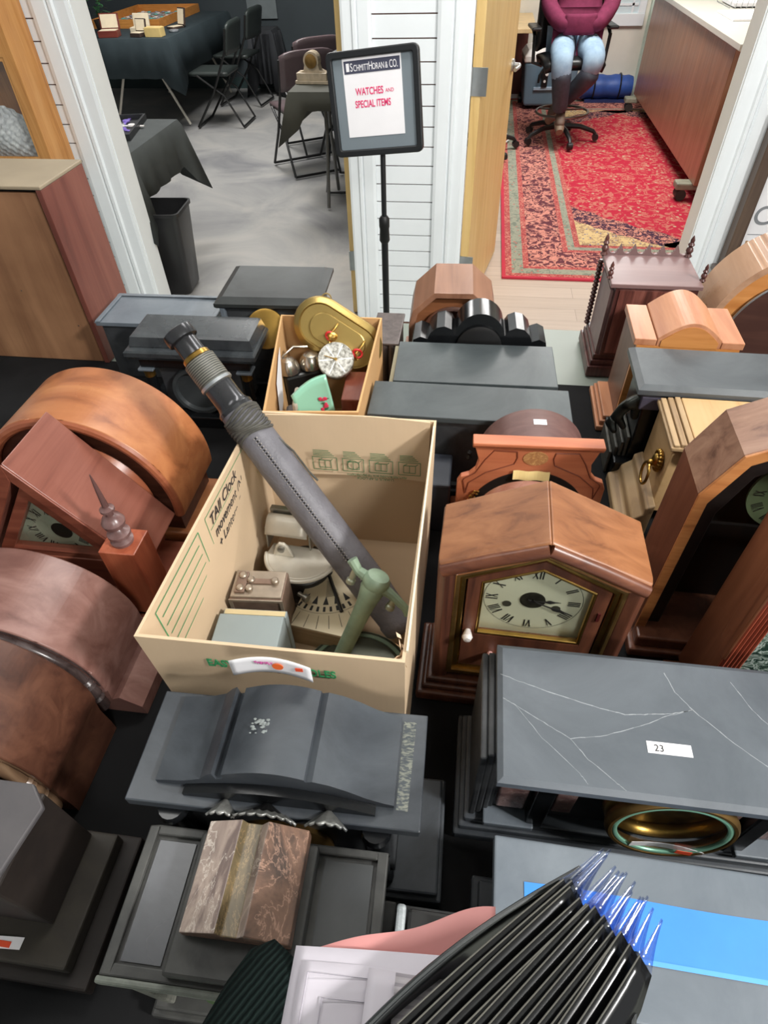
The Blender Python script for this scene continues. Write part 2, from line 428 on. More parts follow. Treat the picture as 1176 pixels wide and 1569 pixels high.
# ------------------------------------------------------------------ the rug
def rugmat(name, base, fig, fig2, sc, thr=0.42):
    mt, nt, b = new_mat(name)
    mp = texmap(nt, (1, 1, 1)); n = noise(nt, mp, sc, 3, 1.2)
    v = nt.nodes.new('ShaderNodeTexVoronoi'); v.inputs['Scale'].default_value = sc*1.1; v.feature = 'F1'
    nt.links.new(mp.outputs[0], v.inputs['Vector'])
    r = ramp(nt, n.outputs['Fac'], [(0.0, rgb(*base)), (thr, rgb(*base)), (thr+0.04, rgb(*fig)), (0.60, rgb(*fig)), (0.62, rgb(*base))])
    r2 = ramp(nt, v.outputs['Distance'], [(0.0, (1, 1, 1, 1)), (0.16, (1, 1, 1, 1)), (0.2, (0, 0, 0, 1))])
    mx = nt.nodes.new('ShaderNodeMix'); mx.data_type = 'RGBA'
    nt.links.new(r2.outputs[0], mx.inputs[0]); nt.links.new(r.outputs[0], mx.inputs[6]); mx.inputs[7].default_value = rgb(*fig2)
    nt.links.new(mx.outputs[2], b.inputs['Base Color']); b.inputs['Roughness'].default_value = 0.9
    b.inputs['Specular IOR Level'].default_value = 0.15
    return mt
RM = [plain('rug_edge', (184, 40, 62), 0.9, 0, 0.08), rugmat('rug_pink', (196, 130, 114), (166, 72, 72), (100, 66, 66), 40),
      rugmat('rug_green', (120, 126, 112), (150, 150, 132), (184, 104, 96), 22), rugmat('rug_dark', (96, 52, 60), (206, 138, 122), (196, 150, 130), 20, 0.47),
      rugmat('rug_field', (176, 40, 60), (186, 112, 98), (184, 160, 132), 15, 0.5), rugmat('rug_navy', (70, 44, 62), (206, 140, 120), (206, 150, 130), 26, 0.5),
      rugmat('rug_cream', (208, 180, 130), (150, 120, 96), (60, 76, 140), 24, 0.5)]
def build_rug():
    mb = MB(); X0, X1, Y0, Y1 = 0.20, 2.55, 3.60, 8.02
    offs = [(0, 0), (0.022, 1), (0.06, 2), (0.13, 1), (0.165, 3), (0.385, 1), (0.42, 2), (0.465, 1), (0.50, 4)]
    zt = 0.012
    def rect(o): return [(X0+o, Y0+o), (X1-o, Y0+o), (X1-o, Y1-o), (X0+o, Y1-o)]
    for i, (o, mi) in enumerate(offs):
        mb.mi = mi; a = rect(o)
        if i+1 < len(offs):
            b = rect(offs[i+1][0])
            for k in range(4):
                j = (k+1) % 4
                mb.quad((*a[k], zt), (*a[j], zt), (*b[j], zt), (*b[k], zt))
        else: mb.poly([(*p, zt) for p in a])
    mb.mi = 0; a = rect(0)
    for k in range(4):
        j = (k+1) % 4; mb.quad((*a[k], 0.001), (*a[j], 0.001), (*a[j], zt), (*a[k], zt))
    # corner spandrels
    cx, cy = (X0+X1)/2, (Y0+Y1)/2
    for sx in (-1, 1):
        for sy in (-1, 1):
            ex = cx+sx*(X1-X0-1.0)/2; ey = cy+sy*(Y1-Y0-1.0)/2
            def pt(u, v, z): return (ex-sx*u, ey-sy*v, z)
            cur = [(0, 0.70), (0.05, 0.62), (0.14, 0.58), (0.2, 0.48), (0.32, 0.42), (0.42, 0.30), (0.56, 0.24), (0.66, 0.12), (0.8, 0.06), (0.9, 0)]
            mb.mi = 5; mb.poly([pt(0, 0, zt+0.0008)]+[pt(u, v, zt+0.0008) for u, v in cur])
            mb.mi = 6; mb.poly([pt(0, 0, zt+0.0016)]+[pt(u*0.62, v*0.6, zt+0.0016) for u, v in cur])
    return mb.build('rug', RM)
tag(build_rug(), 'red oriental rug with patterned borders on the office floor', 'rug')

# ------------------------------------------------------------------ sign stand in front of the white slats
def sign_stand():
    t = thing('sign_stand', 'black telescoping floor stand holding a framed paper sign', 'sign stand', (-0.315, 2.25, 0))
    BP = plain('powder_black', (26, 28, 30), 0.4)
    MB().lathe([(0.17, 0), (0.17, 0.012), (0.15, 0.02), (0.02, 0.026)], n=32).build('base', BP, t, smooth=True)
    MB().tube([(0, 0, 0.02), (0, 0, 0.80)], 0.0125, 14).build('lower_pole', BP, t, smooth=True)
    MB().tube([(0, 0, 0.78), (0, 0.004, 1.03), (0, 0.022, 1.08)], 0.009, 12).build('upper_pole', BP, t, smooth=True)
    MB().lathe([(0.013, 0.74), (0.019, 0.75), (0.017, 0.79), (0.019, 0.80), (0.019, 0.825), (0.012, 0.835)], n=16).build('collar', plain('collar_black', (16, 16, 16), 0.5), t, smooth=True)
    # sign board: tilted back, slightly turned
    W_, H_ = 0.300, 0.285
    M = Matrix.Translation((-0.008, -0.012, 1.034)) @ Matrix.Rotation(math.radians(-7.7), 4, 'Z') @ Matrix.Rotation(math.radians(-8.9), 4, 'X') @ Matrix.Rotation(math.radians(-6.2), 4, 'Y')
    mb = MB()
    o_ = [(-W_/2, 0), (W_/2, 0), (W_/2, H_), (-W_/2, H_)]
    def rr(w0, w1, h0, h1, r, n=5):
        P = []
        for cx, cz, a in ((w1-r, h1-r, 0), (w0+r, h1-r, 90), (w0+r, h0+r, 180), (w1-r, h0+r, 270)):
            for i in range(n+1):
                q = math.radians(a+90*i/n); P.append((cx+r*math.cos(q), cz+r*math.sin(q)))
        return P
    mb.ring_y(rr(-W_/2, W_/2, 0, H_, 0.018), rr(-W_/2+0.02, W_/2-0.02, 0.02, H_-0.02, 0.006), -0.012, 0.010)
    o = mb.build('sign_frame', BP, t, bevel=0.004); o.matrix_local = M
    b = MB().box(-W_/2+0.012, W_/2-0.012, -0.002, 0.006, 0.012, H_-0.012).build('backing_board', plain('grey_board', (118, 128, 134), 0.25, 0, 0.04), t); b.matrix_local = M
    p = MB().box(-0.098, 0.092, -0.0032, -0.0022, 0.055, 0.268).build('paper', PAPER, t); p.matrix_local = M
    h = MB().box(-0.093, 0.088, -0.0042, -0.0032, 0.225, 0.258).build('header_band', plain('header_grey', (64, 66, 84), 0.6), p)
    hl = MB().box(-0.086, -0.076, -0.005, -0.0042, 0.231, 0.252).build('emblem', PAPER, p)
    RED = plain('sign_red', (222, 52, 110), 0.6, 0, 0.03)
    r90 = (PI/2, 0, 0)
    text('lettering', 'S', 0.030, PAPER, p, (-0.073, -0.0044, 0.231), r90, sx=0.62)
    text('lettering', 'CHMITT', 0.023, PAPER, p, (-0.0625, -0.0044, 0.231), r90, sx=0.60)
    text('lettering', 'H', 0.030, PAPER, p, (-0.013, -0.0044, 0.231), r90, sx=0.62)
    text('lettering', 'ORAN', 0.023, PAPER, p, (-0.001, -0.0044, 0.231), r90, sx=0.60)
    text('lettering', '&', 0.023, PAPER, p, (0.041, -0.0044, 0.231), r90, sx=0.6)
    text('lettering', 'CO.', 0.028, PAPER, p, (0.054, -0.0044, 0.231), r90, sx=0.56)
    text('lettering', 'WATCHES', 0.027, RED, p, (-0.062, -0.0036, 0.168), r90, sx=0.72, bold=0.0005)
    text('lettering', 'AND', 0.014, RED, p, (0.036, -0.0036, 0.170), r90, sx=0.9)
    text('lettering', 'SPECIAL ITEMS', 0.027, RED, p, (-0.067, -0.0036, 0.135), r90, sx=0.68, bold=0.0005)
sign_stand()

# ------------------------------------------------------------------ grey room: tables, chairs, bin
CLOTH = plain('black_table_cloth', (40, 46, 44), 0.85, 0, 0.15, 12, 0.1, 0.2)
CLOTHT = plain('slate_table_cloth', (54, 64, 68), 0.8, 0, 0.12, 6, 0.1, 0.2)
CLOTH2 = plain('charcoal_table_cloth', (72, 76, 76), 0.8, 0, 0.12, 6, 0.1, 0.2)
CREAMM = plain('cream_metal', (206, 200, 188), 0.4, 0.1, 0.06)
def cloth(name, x0, x1, y0, y1, zt, drop, mat, wav=0.025, corner=0.12):
    # a cloth with a hanging wavy skirt and pointed corners
    pts = []
    def per(n=14):
        P = []
        for (a, b) in (((x0, y0), (x1, y0)), ((x1, y0), (x1, y1)), ((x1, y1), (x0, y1)), ((x0, y1), (x0, y0))):
            for i in range(n): P.append((a[0]+(b[0]-a[0])*i/n, a[1]+(b[1]-a[1])*i/n, i))
        return P, n
    P, n = per(); mb = MB(); cx, cy = (x0+x1)/2, (y0+y1)/2
    r0_, r1_, r2_ = [], [], []
    for k, (x, y, i) in enumerate(P):
        t_ = min(i, n-i)/n; c_ = max(0, 1-t_*7)
        nx = (1 if x >= x1-1e-4 else -1 if x <= x0+1e-4 else 0); ny = (1 if y >= y1-1e-4 else -1 if y <= y0+1e-4 else 0)
        wv = wav*(0.5+0.5*math.sin(k*1.9))
        r0_.append((x, y, zt)); r1_.append((x+nx*(0.012+wv*0.3), y+ny*(0.012+wv*0.3), zt-0.03))
        r2_.append((x+nx*(0.02+wv+c_*0.06), y+ny*(0.02+wv+c_*0.06), zt-drop-c_*corner))
    mb.loft([r0_, r1_, r2_], cap=False); mb.poly([(x, y, zt) for x, y, _ in P])
    return mb.build(name, mat, smooth=True, solid=0.003)
def folding_table(name, label, x0, x1, y0, y1, z=0.735, legmat=CREAMM, along='y'):
    t = thing(name, label, 'table', ((x0+x1)/2, (y0+y1)/2, 0)); w_, d_ = (x1-x0)/2, (y1-y0)/2
    MB().box(-w_, w_, -d_, d_, z-0.04, z-0.006).build('tabletop', plain('tabletop_grey', (150, 150, 146), 0.5), t, bevel=0.006)
    ends = (-1, 1)
    for s in ends:
        mb = MB()
        if along == 'y':
            yy = s*(d_-0.18); a, b = w_-0.12, w_-0.02
            for q in (-1, 1): mb.tube([(q*a*0.62, yy, z-0.04), (q*a*0.62, yy, 0.46), (q*b, yy, 0.015)], 0.013, 8)
            mb.tube([(-a*0.62, yy, 0.46), (a*0.62, yy, 0.46)], 0.016, 8)
        else:
            xx = s*(w_-0.18); a, b = d_-0.12, d_-0.02
            for q in (-1, 1): mb.tube([(xx, q*a*0.62, z-0.04), (xx, q*a*0.62, 0.46), (xx, q*b, 0.015)], 0.013, 8)
            mb.tube([(xx, -a*0.62, 0.46), (xx, a*0.62, 0.46)], 0.012, 8)
        mb.build('leg_frame', legmat, t, smooth=True)
    return t
folding_table('folding_table', 'far folding table with cream legs under a dark cloth in the grey room', -3.75, -2.93, 6.70, 8.45)
tag(cloth('tablecloth', -3.77, -2.91, 6.68, 8.47, 0.742, 0.30, CLOTHT), 'dark cloth over the far table of watches and small boxes', 'tablecloth')
folding_table('folding_table', 'near folding table beside the left doorway, under a charcoal cloth', -2.75, -1.80, 3.22, 3.90, along='x')
tag(cloth('tablecloth', -2.77, -1.76, 3.20, 3.92, 0.742, 0.22, CLOTH2, 0.02, 0.18), 'charcoal cloth with pointed hanging corner over the near table by the left doorway', 'tablecloth')
folding_table('folding_table', 'folding table with bent grey leg right of the grey room aisle', -1.24, -0.42, 4.62, 5.06, along='x', legmat=plain('grey_metal', (120, 120, 118), 0.4, 0.5))
tag(cloth('tablecloth', -1.26, -0.42, 4.60, 5.08, 0.742, 0.10, plain('olive_black_cloth', (74, 74, 66), 0.8, 0, 0.1), 0.012, 0.2), 'dark cloth with a drooping corner on the table holding a small pale clock', 'tablecloth')
folding_table('folding_table', 'rearmost small table on the right of the grey room, mostly hidden by the wall', -1.16, -0.5, 6.1, 6.65, along='x')
tag(cloth('tablecloth', -1.18, -0.48, 6.08, 6.67, 0.742, 0.16, CLOTH2, 0.012), 'grey cloth on the rearmost right table beyond the brown vinyl chairs', 'tablecloth')
def folding_chair(label, loc, rz, pad, frame, group=None):
    # local: seat faces -y, back at +y
    t = thing('folding_chair', label, 'chair', loc, rz, group)
    for s in (-1, 1):
        x = s*0.215
        MB().tube([(x, 0.24, 0.80), (x, 0.20, 0.62), (x, 0.02, 0.30), (x, -0.20, 0.02)], 0.011, 8).build('front_leg', frame, t, smooth=True)
        MB().tube([(x*0.92, -0.12, 0.44), (x*0.92, 0.12, 0.28), (x*0.92, 0.27, 0.02)], 0.010, 8).build('rear_leg', frame, t, smooth=True)
    MB().tube([(-0.215, -0.20, 0.02), (0.215, -0.20, 0.02)], 0.010, 8).build('floor_bar', frame, t)
    MB().tube([(-0.198, 0.27, 0.02), (0.198, 0.27, 0.02)], 0.010, 8).build('floor_bar', frame, t)
    mb = MB(); mb.grid(lambda u, v: (-0.19+0.38*u, -0.2+0.38*v, 0.45+0.012*math.sin(PI*u)*math.sin(PI*v)), 8, 8)
    mb.build('seat', pad, t, smooth=True, solid=0.03)
    mb = MB()
    mb.grid(lambda u, v: (-0.215+0.43*u, 0.205+0.05*v+0.025*math.sin(PI*u), 0.60+0.25*v-0.03*(abs(u-0.5)*2)**4*(v)), 10, 6)
    mb.build('backrest', pad, t, smooth=True, solid=0.022)
    return t
DKPAD = plain('dark_green_vinyl', (44, 50, 48), 0.45, 0, 0.1)
BRPAD = plain('brown_vinyl', (92, 78, 80), 0.28, 0, 0.1)
BLKM = plain('black_metal', (34, 34, 34), 0.35, 0.4)
folding_chair('dark folding chair nearest the doorway at the side of the far watch table', (-2.62, 6.98, 0), 90-180, DKPAD, BLKM)
folding_chair('dark folding chair behind the first one at the far watch table', (-2.66, 7.85, 0), -95, DKPAD, BLKM)
folding_chair('shiny brown vinyl folding chair nearer the small pale clock', (-1.45, 5.62, 0), 34-180, BRPAD, BLKM)
folding_chair('shiny brown vinyl folding chair farther back beside the grey wall', (-1.48, 6.18, 0), 34-180, BRPAD, BLKM)
folding_chair('black folding chair tucked under the dark clothed table behind the sign', (-0.92, 5.16, 0), 0, DKPAD, BLKM)
# bin
def bin_():
    t = thing('waste_bin', 'tall black plastic waste bin by the left doorway', 'bin', (-1.76, 3.33, 0), 4)
    w_, d_, h_ = 0.14, 0.10, 0.46; k = 1.28
    def ring(s, z, r=0.03): return [((w_*s-r)*a+r*math.cos(q)*1, (d_*s-r)*b+r*math.sin(q), z) for a, b, q in
        [(sx, sy, math.radians(a0+i*30)) for sx, sy, a0 in ((1, 1, 0), (-1, 1, 90), (-1, -1, 180), (1, -1, 270)) for i in range(4)]]
    mb = MB().loft([ring(0.98*0.92, 0.0), ring(1, 0.02), ring(k, h_), ring(k-0.03, h_), ring(0.95, 0.03)])
    mb.build('bin_body', plain('black_plastic', (38, 38, 39), 0.35), t, smooth=True)
    mb = MB(); a = ring(k+0.05, h_-0.012); b = ring(k-0.02, h_-0.012); c = ring(k-0.02, h_+0.006); d = ring(k+0.05, h_+0.006)
    mb.loft([a, d, c, b], cap=False); mb.build('rim', plain('black_plastic', (38, 38, 39), 0.35), t, smooth=True)
bin_()
# things on the far table
TR = wood('orange_wood', (206, 128, 48), (224, 150, 66), (180, 100, 36), 'x', 1, 0.4)
def tray(name, label, loc, rz, w_, d_, frame, fillm, hh=0.045, group=None):
    t = thing(name, label, 'tray', loc, rz, group)
    mb = MB().box(-w_, w_, -d_, d_, 0, 0.006).box(-w_, w_, -d_, -d_+0.012, 0.006, hh).box(-w_, w_, d_-0.012, d_, 0.006, hh)
    mb.box(-w_, -w_+0.012, -d_+0.012, d_-0.012, 0.006, hh).box(w_-0.012, w_, -d_+0.012, d_-0.012, 0.006, hh)
    mb.build('tray_frame', frame, t)
    return t
def sparkle(name, cols, sc):
    mt, nt, b = new_mat(name); mp = texmap(nt, (1, 1, 1))
    v = nt.nodes.new('ShaderNodeTexVoronoi'); v.inputs['Scale'].default_value = sc; nt.links.new(mp.outputs[0], v.inputs['Vector'])
    r = ramp(nt, v.outputs['Color'], [(0.2, rgb(*cols[0])), (0.5, rgb(*cols[1])), (0.8, rgb(*cols[2]))])
    nt.links.new(r.outputs[0], b.inputs['Base Color']); b.inputs['Roughness'].default_value = 0.3
    return mt
SILV = plain('watch_silver', (225, 228, 232), 0.22, 0.7, 0.15, 30)
def watches(n, x0, x1, y0, y1, z, group, lab, seed, mats, hues):
    rs = random.Random(seed); first = {}
    nx = int(math.ceil(math.sqrt(n*(x1-x0)/(y1-y0)))); ny = int(math.ceil(n/nx)); k = 0
    for i in range(nx):
        for j in range(ny):
            if k >= n: break
            x = x0+(x1-x0)*(i+0.5)/nx+rs.uniform(-.01, .01); y = y0+(y1-y0)*(j+0.5)/ny+rs.uniform(-.01, .01)
            q = k % len(mats)
            if q not in first:
                mb = MB().lathe([(0.019, 0), (0.021, 0.003), (0.021, 0.008), (0.018, 0.011), (0.001, 0.011)], n=14)
                mb.box(-0.009, 0.009, 0.018, 0.07, 0, 0.004).box(-0.009, 0.009, -0.06, -0.018, 0, 0.004)
                o = mb.build('wristwatch', mats[q]); first[q] = o
            else:
                o = first[q].copy(); COL.objects.link(o)
            o.location = (x, y, z); o.rotation_euler = (0, 0, rs.uniform(0, 6.28)); tag(o, hues[q]+' '+lab, 'watch', group); k += 1
tr = tray('watch_tray', 'big orange-edged wooden tray full of watches on the far table', (-3.58, 7.86, 0.744), 0, 0.36, 0.58, TR, None, 0.07)
watches(84, -3.90, -3.26, 7.32, 8.40, 0.752, 'watches in the big orange-edged tray', 'wristwatch lying in the big orange-edged tray', 3,
        [SILV, plain('watch_teal', (120, 190, 185), 0.35), plain('watch_pale', (232, 228, 224), 0.4), plain('watch_grey', (150, 150, 160), 0.4)], ['silver', 'teal', 'cream', 'grey'])
t2 = tray('watch_tray', 'black-edged tray of watches on the near table by the left doorway', (-2.06, 3.66, 0.744), 12, 0.17, 0.22, plain('tray_black', (30, 32, 34), 0.4), None, 0.03)
watches(24, -2.20, -1.93, 3.48, 3.84, 0.752, 'watches in the black-edged tray', 'wristwatch lying in the black-edged tray by the left doorway', 5,
        [SILV, plain('watch_violet', (130, 110, 190), 0.3), plain('watch_pale', (232, 228, 224), 0.4)], ['silver', 'violet', 'cream'])
def case_box(label, loc, rz, w_, d_, h_, lid, outc, inc):
    t = thing('watch_box', label, 'box', loc, rz)
    MB().box(-w_, w_, -d_, d_, 0, h_).build('box_body', outc, t, bevel=0.003)
    MB().box(-w_*0.86, w_*0.86, -d_*0.86, d_*0.86, h_, h_+0.003).build('lining', inc, t)
    if lid:
        o = MB().box(-w_, w_, 0, 0.02, 0, 2*d_).build('lid', outc, t, bevel=0.003); o.location = (0, d_, h_); o.rotation_euler = (math.radians(-15), 0, 0)
        o2 = MB().box(-w_*0.86, w_*0.86, -0.003, 0, 0.01, 2*d_*0.92).build('lid_lining', inc, o)
MAH = wood('case_mahogany', (120, 44, 34), (150, 62, 44), None, 'x', 1, 0.35)
CRM = plain('cream_lining', (228, 214, 186), 0.6)
case_box('open mahogany watch box with cream lining at the front left of the far table', (-3.52, 6.80, 0.744), 8, 0.09, 0.06, 0.05, True, MAH, CRM)
case_box('open white watch box behind the mahogany one on the far table', (-3.33, 7.06, 0.744), 0, 0.08, 0.05, 0.04, True, CRM, CRM)
case_box('small open cream box beside the gold box on the far table', (-3.24, 6.80, 0.744), -12, 0.055, 0.05, 0.03, True, plain('dark_box', (70, 56, 50), 0.5), CRM)
case_box('closed pale gold box at the front of the far table', (-3.07, 6.80, 0.744), -4, 0.08, 0.05, 0.07, False, plain('pale_gold_card', (222, 194, 128), 0.5), plain('pale_gold_card2', (228, 202, 140), 0.5))
case_box('slim dark-framed open case in front of the orange-edged tray', (-3.06, 7.28, 0.744), -30, 0.05, 0.07, 0.015, True, plain('dark_box', (70, 56, 50), 0.5), CRM)
tag(MB().lathe([(0.04, 0), (0.045, 0.006), (0.045, 0.016), (0.03, 0.02), (0.001, 0.02)], n=20).build('pocket_watch', SILV, loc=(-2.99, 7.06, 0.744), smooth=True), 'silver pocket watch lying near the right edge of the far table', 'watch')
def shelfclock():
    t = thing('mantel_clock', 'small pale mantel clock on the dark clothed table behind the sign', 'clock', (-1.14, 4.86, 0.745), -4)
    PALE = plain('pale_stone', (186, 170, 146), 0.35, 0, 0.2, 30)
    MB().box(-0.115, 0.115, -0.055, 0.055, 0.0, 0.02).box(-0.105, 0.105, -0.048, 0.048, 0.02, 0.062).build('base', PALE, t, bevel=0.003)
    MB().py([(-0.085, 0.062)]+[(-0.055, 0.075)]+arc(0, 0.125, 0.052, 0.052, 205, -25, 18)+[(0.055, 0.075), (0.085, 0.062)], -0.035, 0.035).build('case', PALE, t, bevel=0.002)
    MB().lathe([(0.038, 0), (0.04, 0.006), (0.034, 0.008), (0.001, 0.008)], (0, -0.035, 0.125), (0, -1, 0)).build('dial', OLDBR, t, smooth=True)
shelfclock()
tag(MB().box(-2.70, -2.36, 8.545, 8.556, 0.66, 1.5).build('notice_board', plain('grey_panel', (104, 112, 114), 0.6), bevel=0.003), 'plain grey panel fixed to the charcoal back wall', 'panel')
tag(cloth('draped_cloth', -2.60, -2.36, 8.20, 8.50, 0.60, 0.48, plain('dark_heap', (48, 50, 54), 0.8), 0.05), 'dark cloth draped over a stack in the far corner of the grey room', 'cloth')
def plant():
    rs = random.Random(4); t = thing('green_plant', 'green leafy plant behind the boxes at the left of the far table', 'plant', (-3.70, 7.05, 0.744))
    MB().lathe([(0.05, 0), (0.065, 0.1), (0.06, 0.1), (0.05, 0.02)], n=16).build('pot', plain('dark_pot', (60, 52, 46), 0.5), t)
    mb = MB()
    for i in range(70):
        a = rs.uniform(0, 6.28); r = rs.uniform(0.02, 0.13); z = rs.uniform(0.1, 0.34); s = rs.uniform(0.02, 0.04)
        c = Vector((r*math.cos(a), r*math.sin(a), z)); d = Vector((math.cos(a), math.sin(a), rs.uniform(-.4, .8))).normalized(); n = d.cross(Vector((0, 0, 1))).normalized()
        mb.quad(c-d*s, c+n*s*0.5, c+d*s, c-n*s*0.5)
    mb.build('leaves', plain('leaf_green', (58, 104, 66), 0.5), t)
plant()
# ================================================================== OFFICE
CAB = wood('cherry_cabinet', (160, 108, 78), (180, 128, 96), (138, 90, 64), 'z', 0.6, 0.3)
def cabinet():
    t = thing('counter_cabinet', 'large brown wooden counter cabinet raised on rollers beside the rug', 'cabinet', (1.53, 4.88, 0.013))
    MB().box(0, 0.85, 0, 2.75, 0.12, 0.912).build('body', CAB, t, bevel=0.004)
    RO = plain('grey_green_wood', (136, 136, 118), 0.5, 0, 0.2, 18)
    for y in (0.10, 2.62):
        p = MB().box(-0.10, 0.40, y-0.055, y+0.055, 0.075, 0.12).build('skid', RO, t, bevel=0.01)
        for x in (-0.05, 0.3):
            MB().tube([(x, y-0.045, 0.038), (x, y+0.045, 0.038)], 0.037, 14).build('roller', plain('dark_rubber', (46, 42, 38), 0.6), t, smooth=True)
cabinet()
def ctop():
    mb = MB().box(1.49, 2.42, 4.70, 7.75, 0.927, 0.962)
    o = mb.build('countertop', plain('pale_laminate', (206, 204, 192), 0.3, 0, 0.03), bevel=0.004)
    tag(o, 'pale laminate countertop on the brown cabinet', 'countertop')
ctop()
t = tag(MB().box(1.60, 2.20, 4.46, 4.86, 0.62, 0.65).build('shelf_board', plain('pale_birch', (222, 190, 134), 0.4), bevel=0.003), 'pale birch board shelf at the near end of the brown cabinet', 'shelf')
MB().box(0.02, 0.04, 0.0, 0.4, -0.62, 0).box(0.5, 0.52, 0.0, 0.4, -0.605, 0).build('support', CAB, t, loc=(1.60, 4.46, 0.62))
def drill():
    t = thing('cordless_drill', 'black and yellow cordless drill standing on the pale counter', 'drill', (1.76, 5.28, 0.963), 20)
    Yl = plain('drill_yellow', (226, 190, 30), 0.4); K = plain('drill_black', (40, 38, 40), 0.5)
    MB().box(-0.05, 0.05, -0.04, 0.04, 0, 0.045).build('battery', K, t, bevel=0.008)
    MB().box(-0.045, 0.03, -0.035, 0.035, 0.045, 0.062).build('battery_top', Yl, t, bevel=0.006)
    MB().tube([(-0.01, 0, 0.06), (0.0, 0, 0.11), (0.012, 0, 0.17)], [0.024, 0.021, 0.023], 12).build('grip', K, t, smooth=True)
    MB().tube([(-0.05, 0, 0.195), (0.08, 0, 0.195)], [0.032, 0.034], 14).build('motor_housing', Yl, t, smooth=True)
    MB().tube([(0.08, 0, 0.195), (0.12, 0, 0.195), (0.135, 0, 0.195)], [0.024, 0.022, 0.012], 14).build('chuck', K, t, smooth=True)
drill()
tag(MB().box(1.66, 1.92, 5.55, 5.98, 0.963, 0.975).build('clipboard_pad', PAPER, bevel=0.002), 'flat white pad lying on the pale counter behind the drill', 'paper')
def basket():
    t = thing('wire_tray', 'grey wire tray at the far end of the pale counter', 'tray', (1.95, 6.35, 0.963))
    mb = MB()
    for i in range(9):
        x = -0.16+0.04*i; mb.tube([(x, -0.2, 0.06), (x, -0.19, 0.004), (x, 0.19, 0.004), (x, 0.2, 0.06)], 0.0025, 5)
    mb.tube([(-0.16, -0.2, 0.06), (0.16, -0.2, 0.06), (0.16, 0.2, 0.06), (-0.16, 0.2, 0.06), (-0.16, -0.2, 0.06)], 0.004, 6)
    mb.build('wires', STEEL, t)
    MB().box(-0.13, 0.13, -0.17, 0.17, 0.008, 0.03).build('papers', PAPER, t)
basket()
# desk at the left of the office
def desk():
    t = thing('office_desk', 'pale-topped desk with dark red-brown panels left of the seated person', 'desk', (0.05, 7.35, 0))
    MB().box(-0.23, 0.40, -0.25, 0.75, 0.70, 0.735).build('desktop', plain('pale_oak_top', (226, 196, 146), 0.4), t, bevel=0.004)
    DR = wood('red_brown', (96, 40, 34), (118, 54, 44), None, 'z', 0.8, 0.35)
    MB().box(-0.21, -0.18, -0.22, 0.73, 0, 0.70).box(0.10, 0.13, 0.1, 0.73, 0, 0.70).build('side_panel', DR, t)
    MB().box(-0.18, 0.38, 0.69, 0.72, 0.05, 0.70).build('modesty_panel', DR, t)
desk()
tag(MB().box(-0.06, 0.12, -0.05, 0.05, 0, 0.06).build('paper_stack', PAPER, loc=(0.17, 7.82, 0.736), bevel=0.002), 'small white stack on the pale desktop', 'paper')
def cooler():
    t = thing('drink_cooler', 'blue-grey picnic cooler with white lid behind the seated person', 'cooler', (0.66, 7.72, 0.013), 3)
    BG = plain('cooler_blue', (104, 128, 144), 0.45, 0, 0.05); WL = plain('cooler_white', (236, 234, 228), 0.4, 0, 0.03)
    mb = MB().loft([[(x*s, y*s2, z) for x, y in ((-.27, -.19), (.27, -.19), (.27, .19), (-.27, .19))] for s, s2, z in ((0.86, 0.9, 0.03), (0.9, 0.92, 0.06), (1, 1, 0.40))])
    mb.build('tub', BG, t, bevel=0.02, seg=3)
    MB().box(-0.16, 0.12, -0.20, -0.18, 0.17, 0.20).build('grip_ledge', plain('pale_blue_plastic', (160, 182, 200), 0.4), t, bevel=0.006)
    mb = MB().loft([[(x*s, y*s, z) for x, y in ((-.28, -.2), (.28, -.2), (.28, .2), (-.28, .2))] for s, z in ((1, 0.402), (1.0, 0.45), (0.88, 0.50), (0.7, 0.515))])
    mb.build('lid', WL, t, bevel=0.012, seg=3)
    MB().tube([(-0.08, -0.215, 0.36), (-0.12, -0.225, 0.30), (-0.12, -0.22, 0.24)], 0.012, 8).build('strap', BLKM, t)
    lt = MB().box(-0.09, -0.03, -0.215, -0.19, 0.20, 0.34).build('latch_panel', BLKM, t, bevel=0.006)
    MB().lathe([(0.016, 0), (0.016, 0.006), (0.001, 0.006)], (-0.045, -0.216, 0.31), (0, -1, 0), 14).build('button', WL, lt)
    MB().lathe([(0.012, 0), (0.012, 0.006), (0.001, 0.006)], (-0.06, -0.216, 0.25), (0, -1, 0), 14).build('button', WL, lt)
    for s in (-1, 1): MB().tube([(s*0.25-0.02, 0.12, 0.045), (s*0.25+0.02, 0.12, 0.045)], 0.045, 14).build('wheel', BLKM, t)
cooler()
def roll():
    t = thing('blue_bedroll', 'rolled blue fabric lying on the floor by the office back wall', 'bedroll', (1.28, 7.93, 0.138))
    BL = plain('blue_nylon', (44, 78, 150), 0.5, 0, 0.2, 10, 0.2)
    mb = MB(); rs = []
    for i in range(13):
        x = -0.27+0.54*i/12; r = 0.105+0.006*math.sin(i*1.7)-(0.02 if i in (0, 12) else 0)
        rs.append([(x, r*math.cos(a)*1.05, r*math.sin(a)) for a in [2*PI*k/20 for k in range(20)]])
    mb.loft(rs); mb.build('roll', BL, t, smooth=True)
    MB().box(-0.2, 0.22, -0.1, 0.1, -0.125, -0.1).build('under_layer', plain('navy_nylon', (36, 50, 96), 0.5), t)
    for x in (-0.12, 0.14): MB().tube([(x, 0.115*math.cos(a), 0.115*math.sin(a)) for a in [2*PI*k/20 for k in range(21)]], 0.008, 6).build('strap', BLKM, t)
roll()
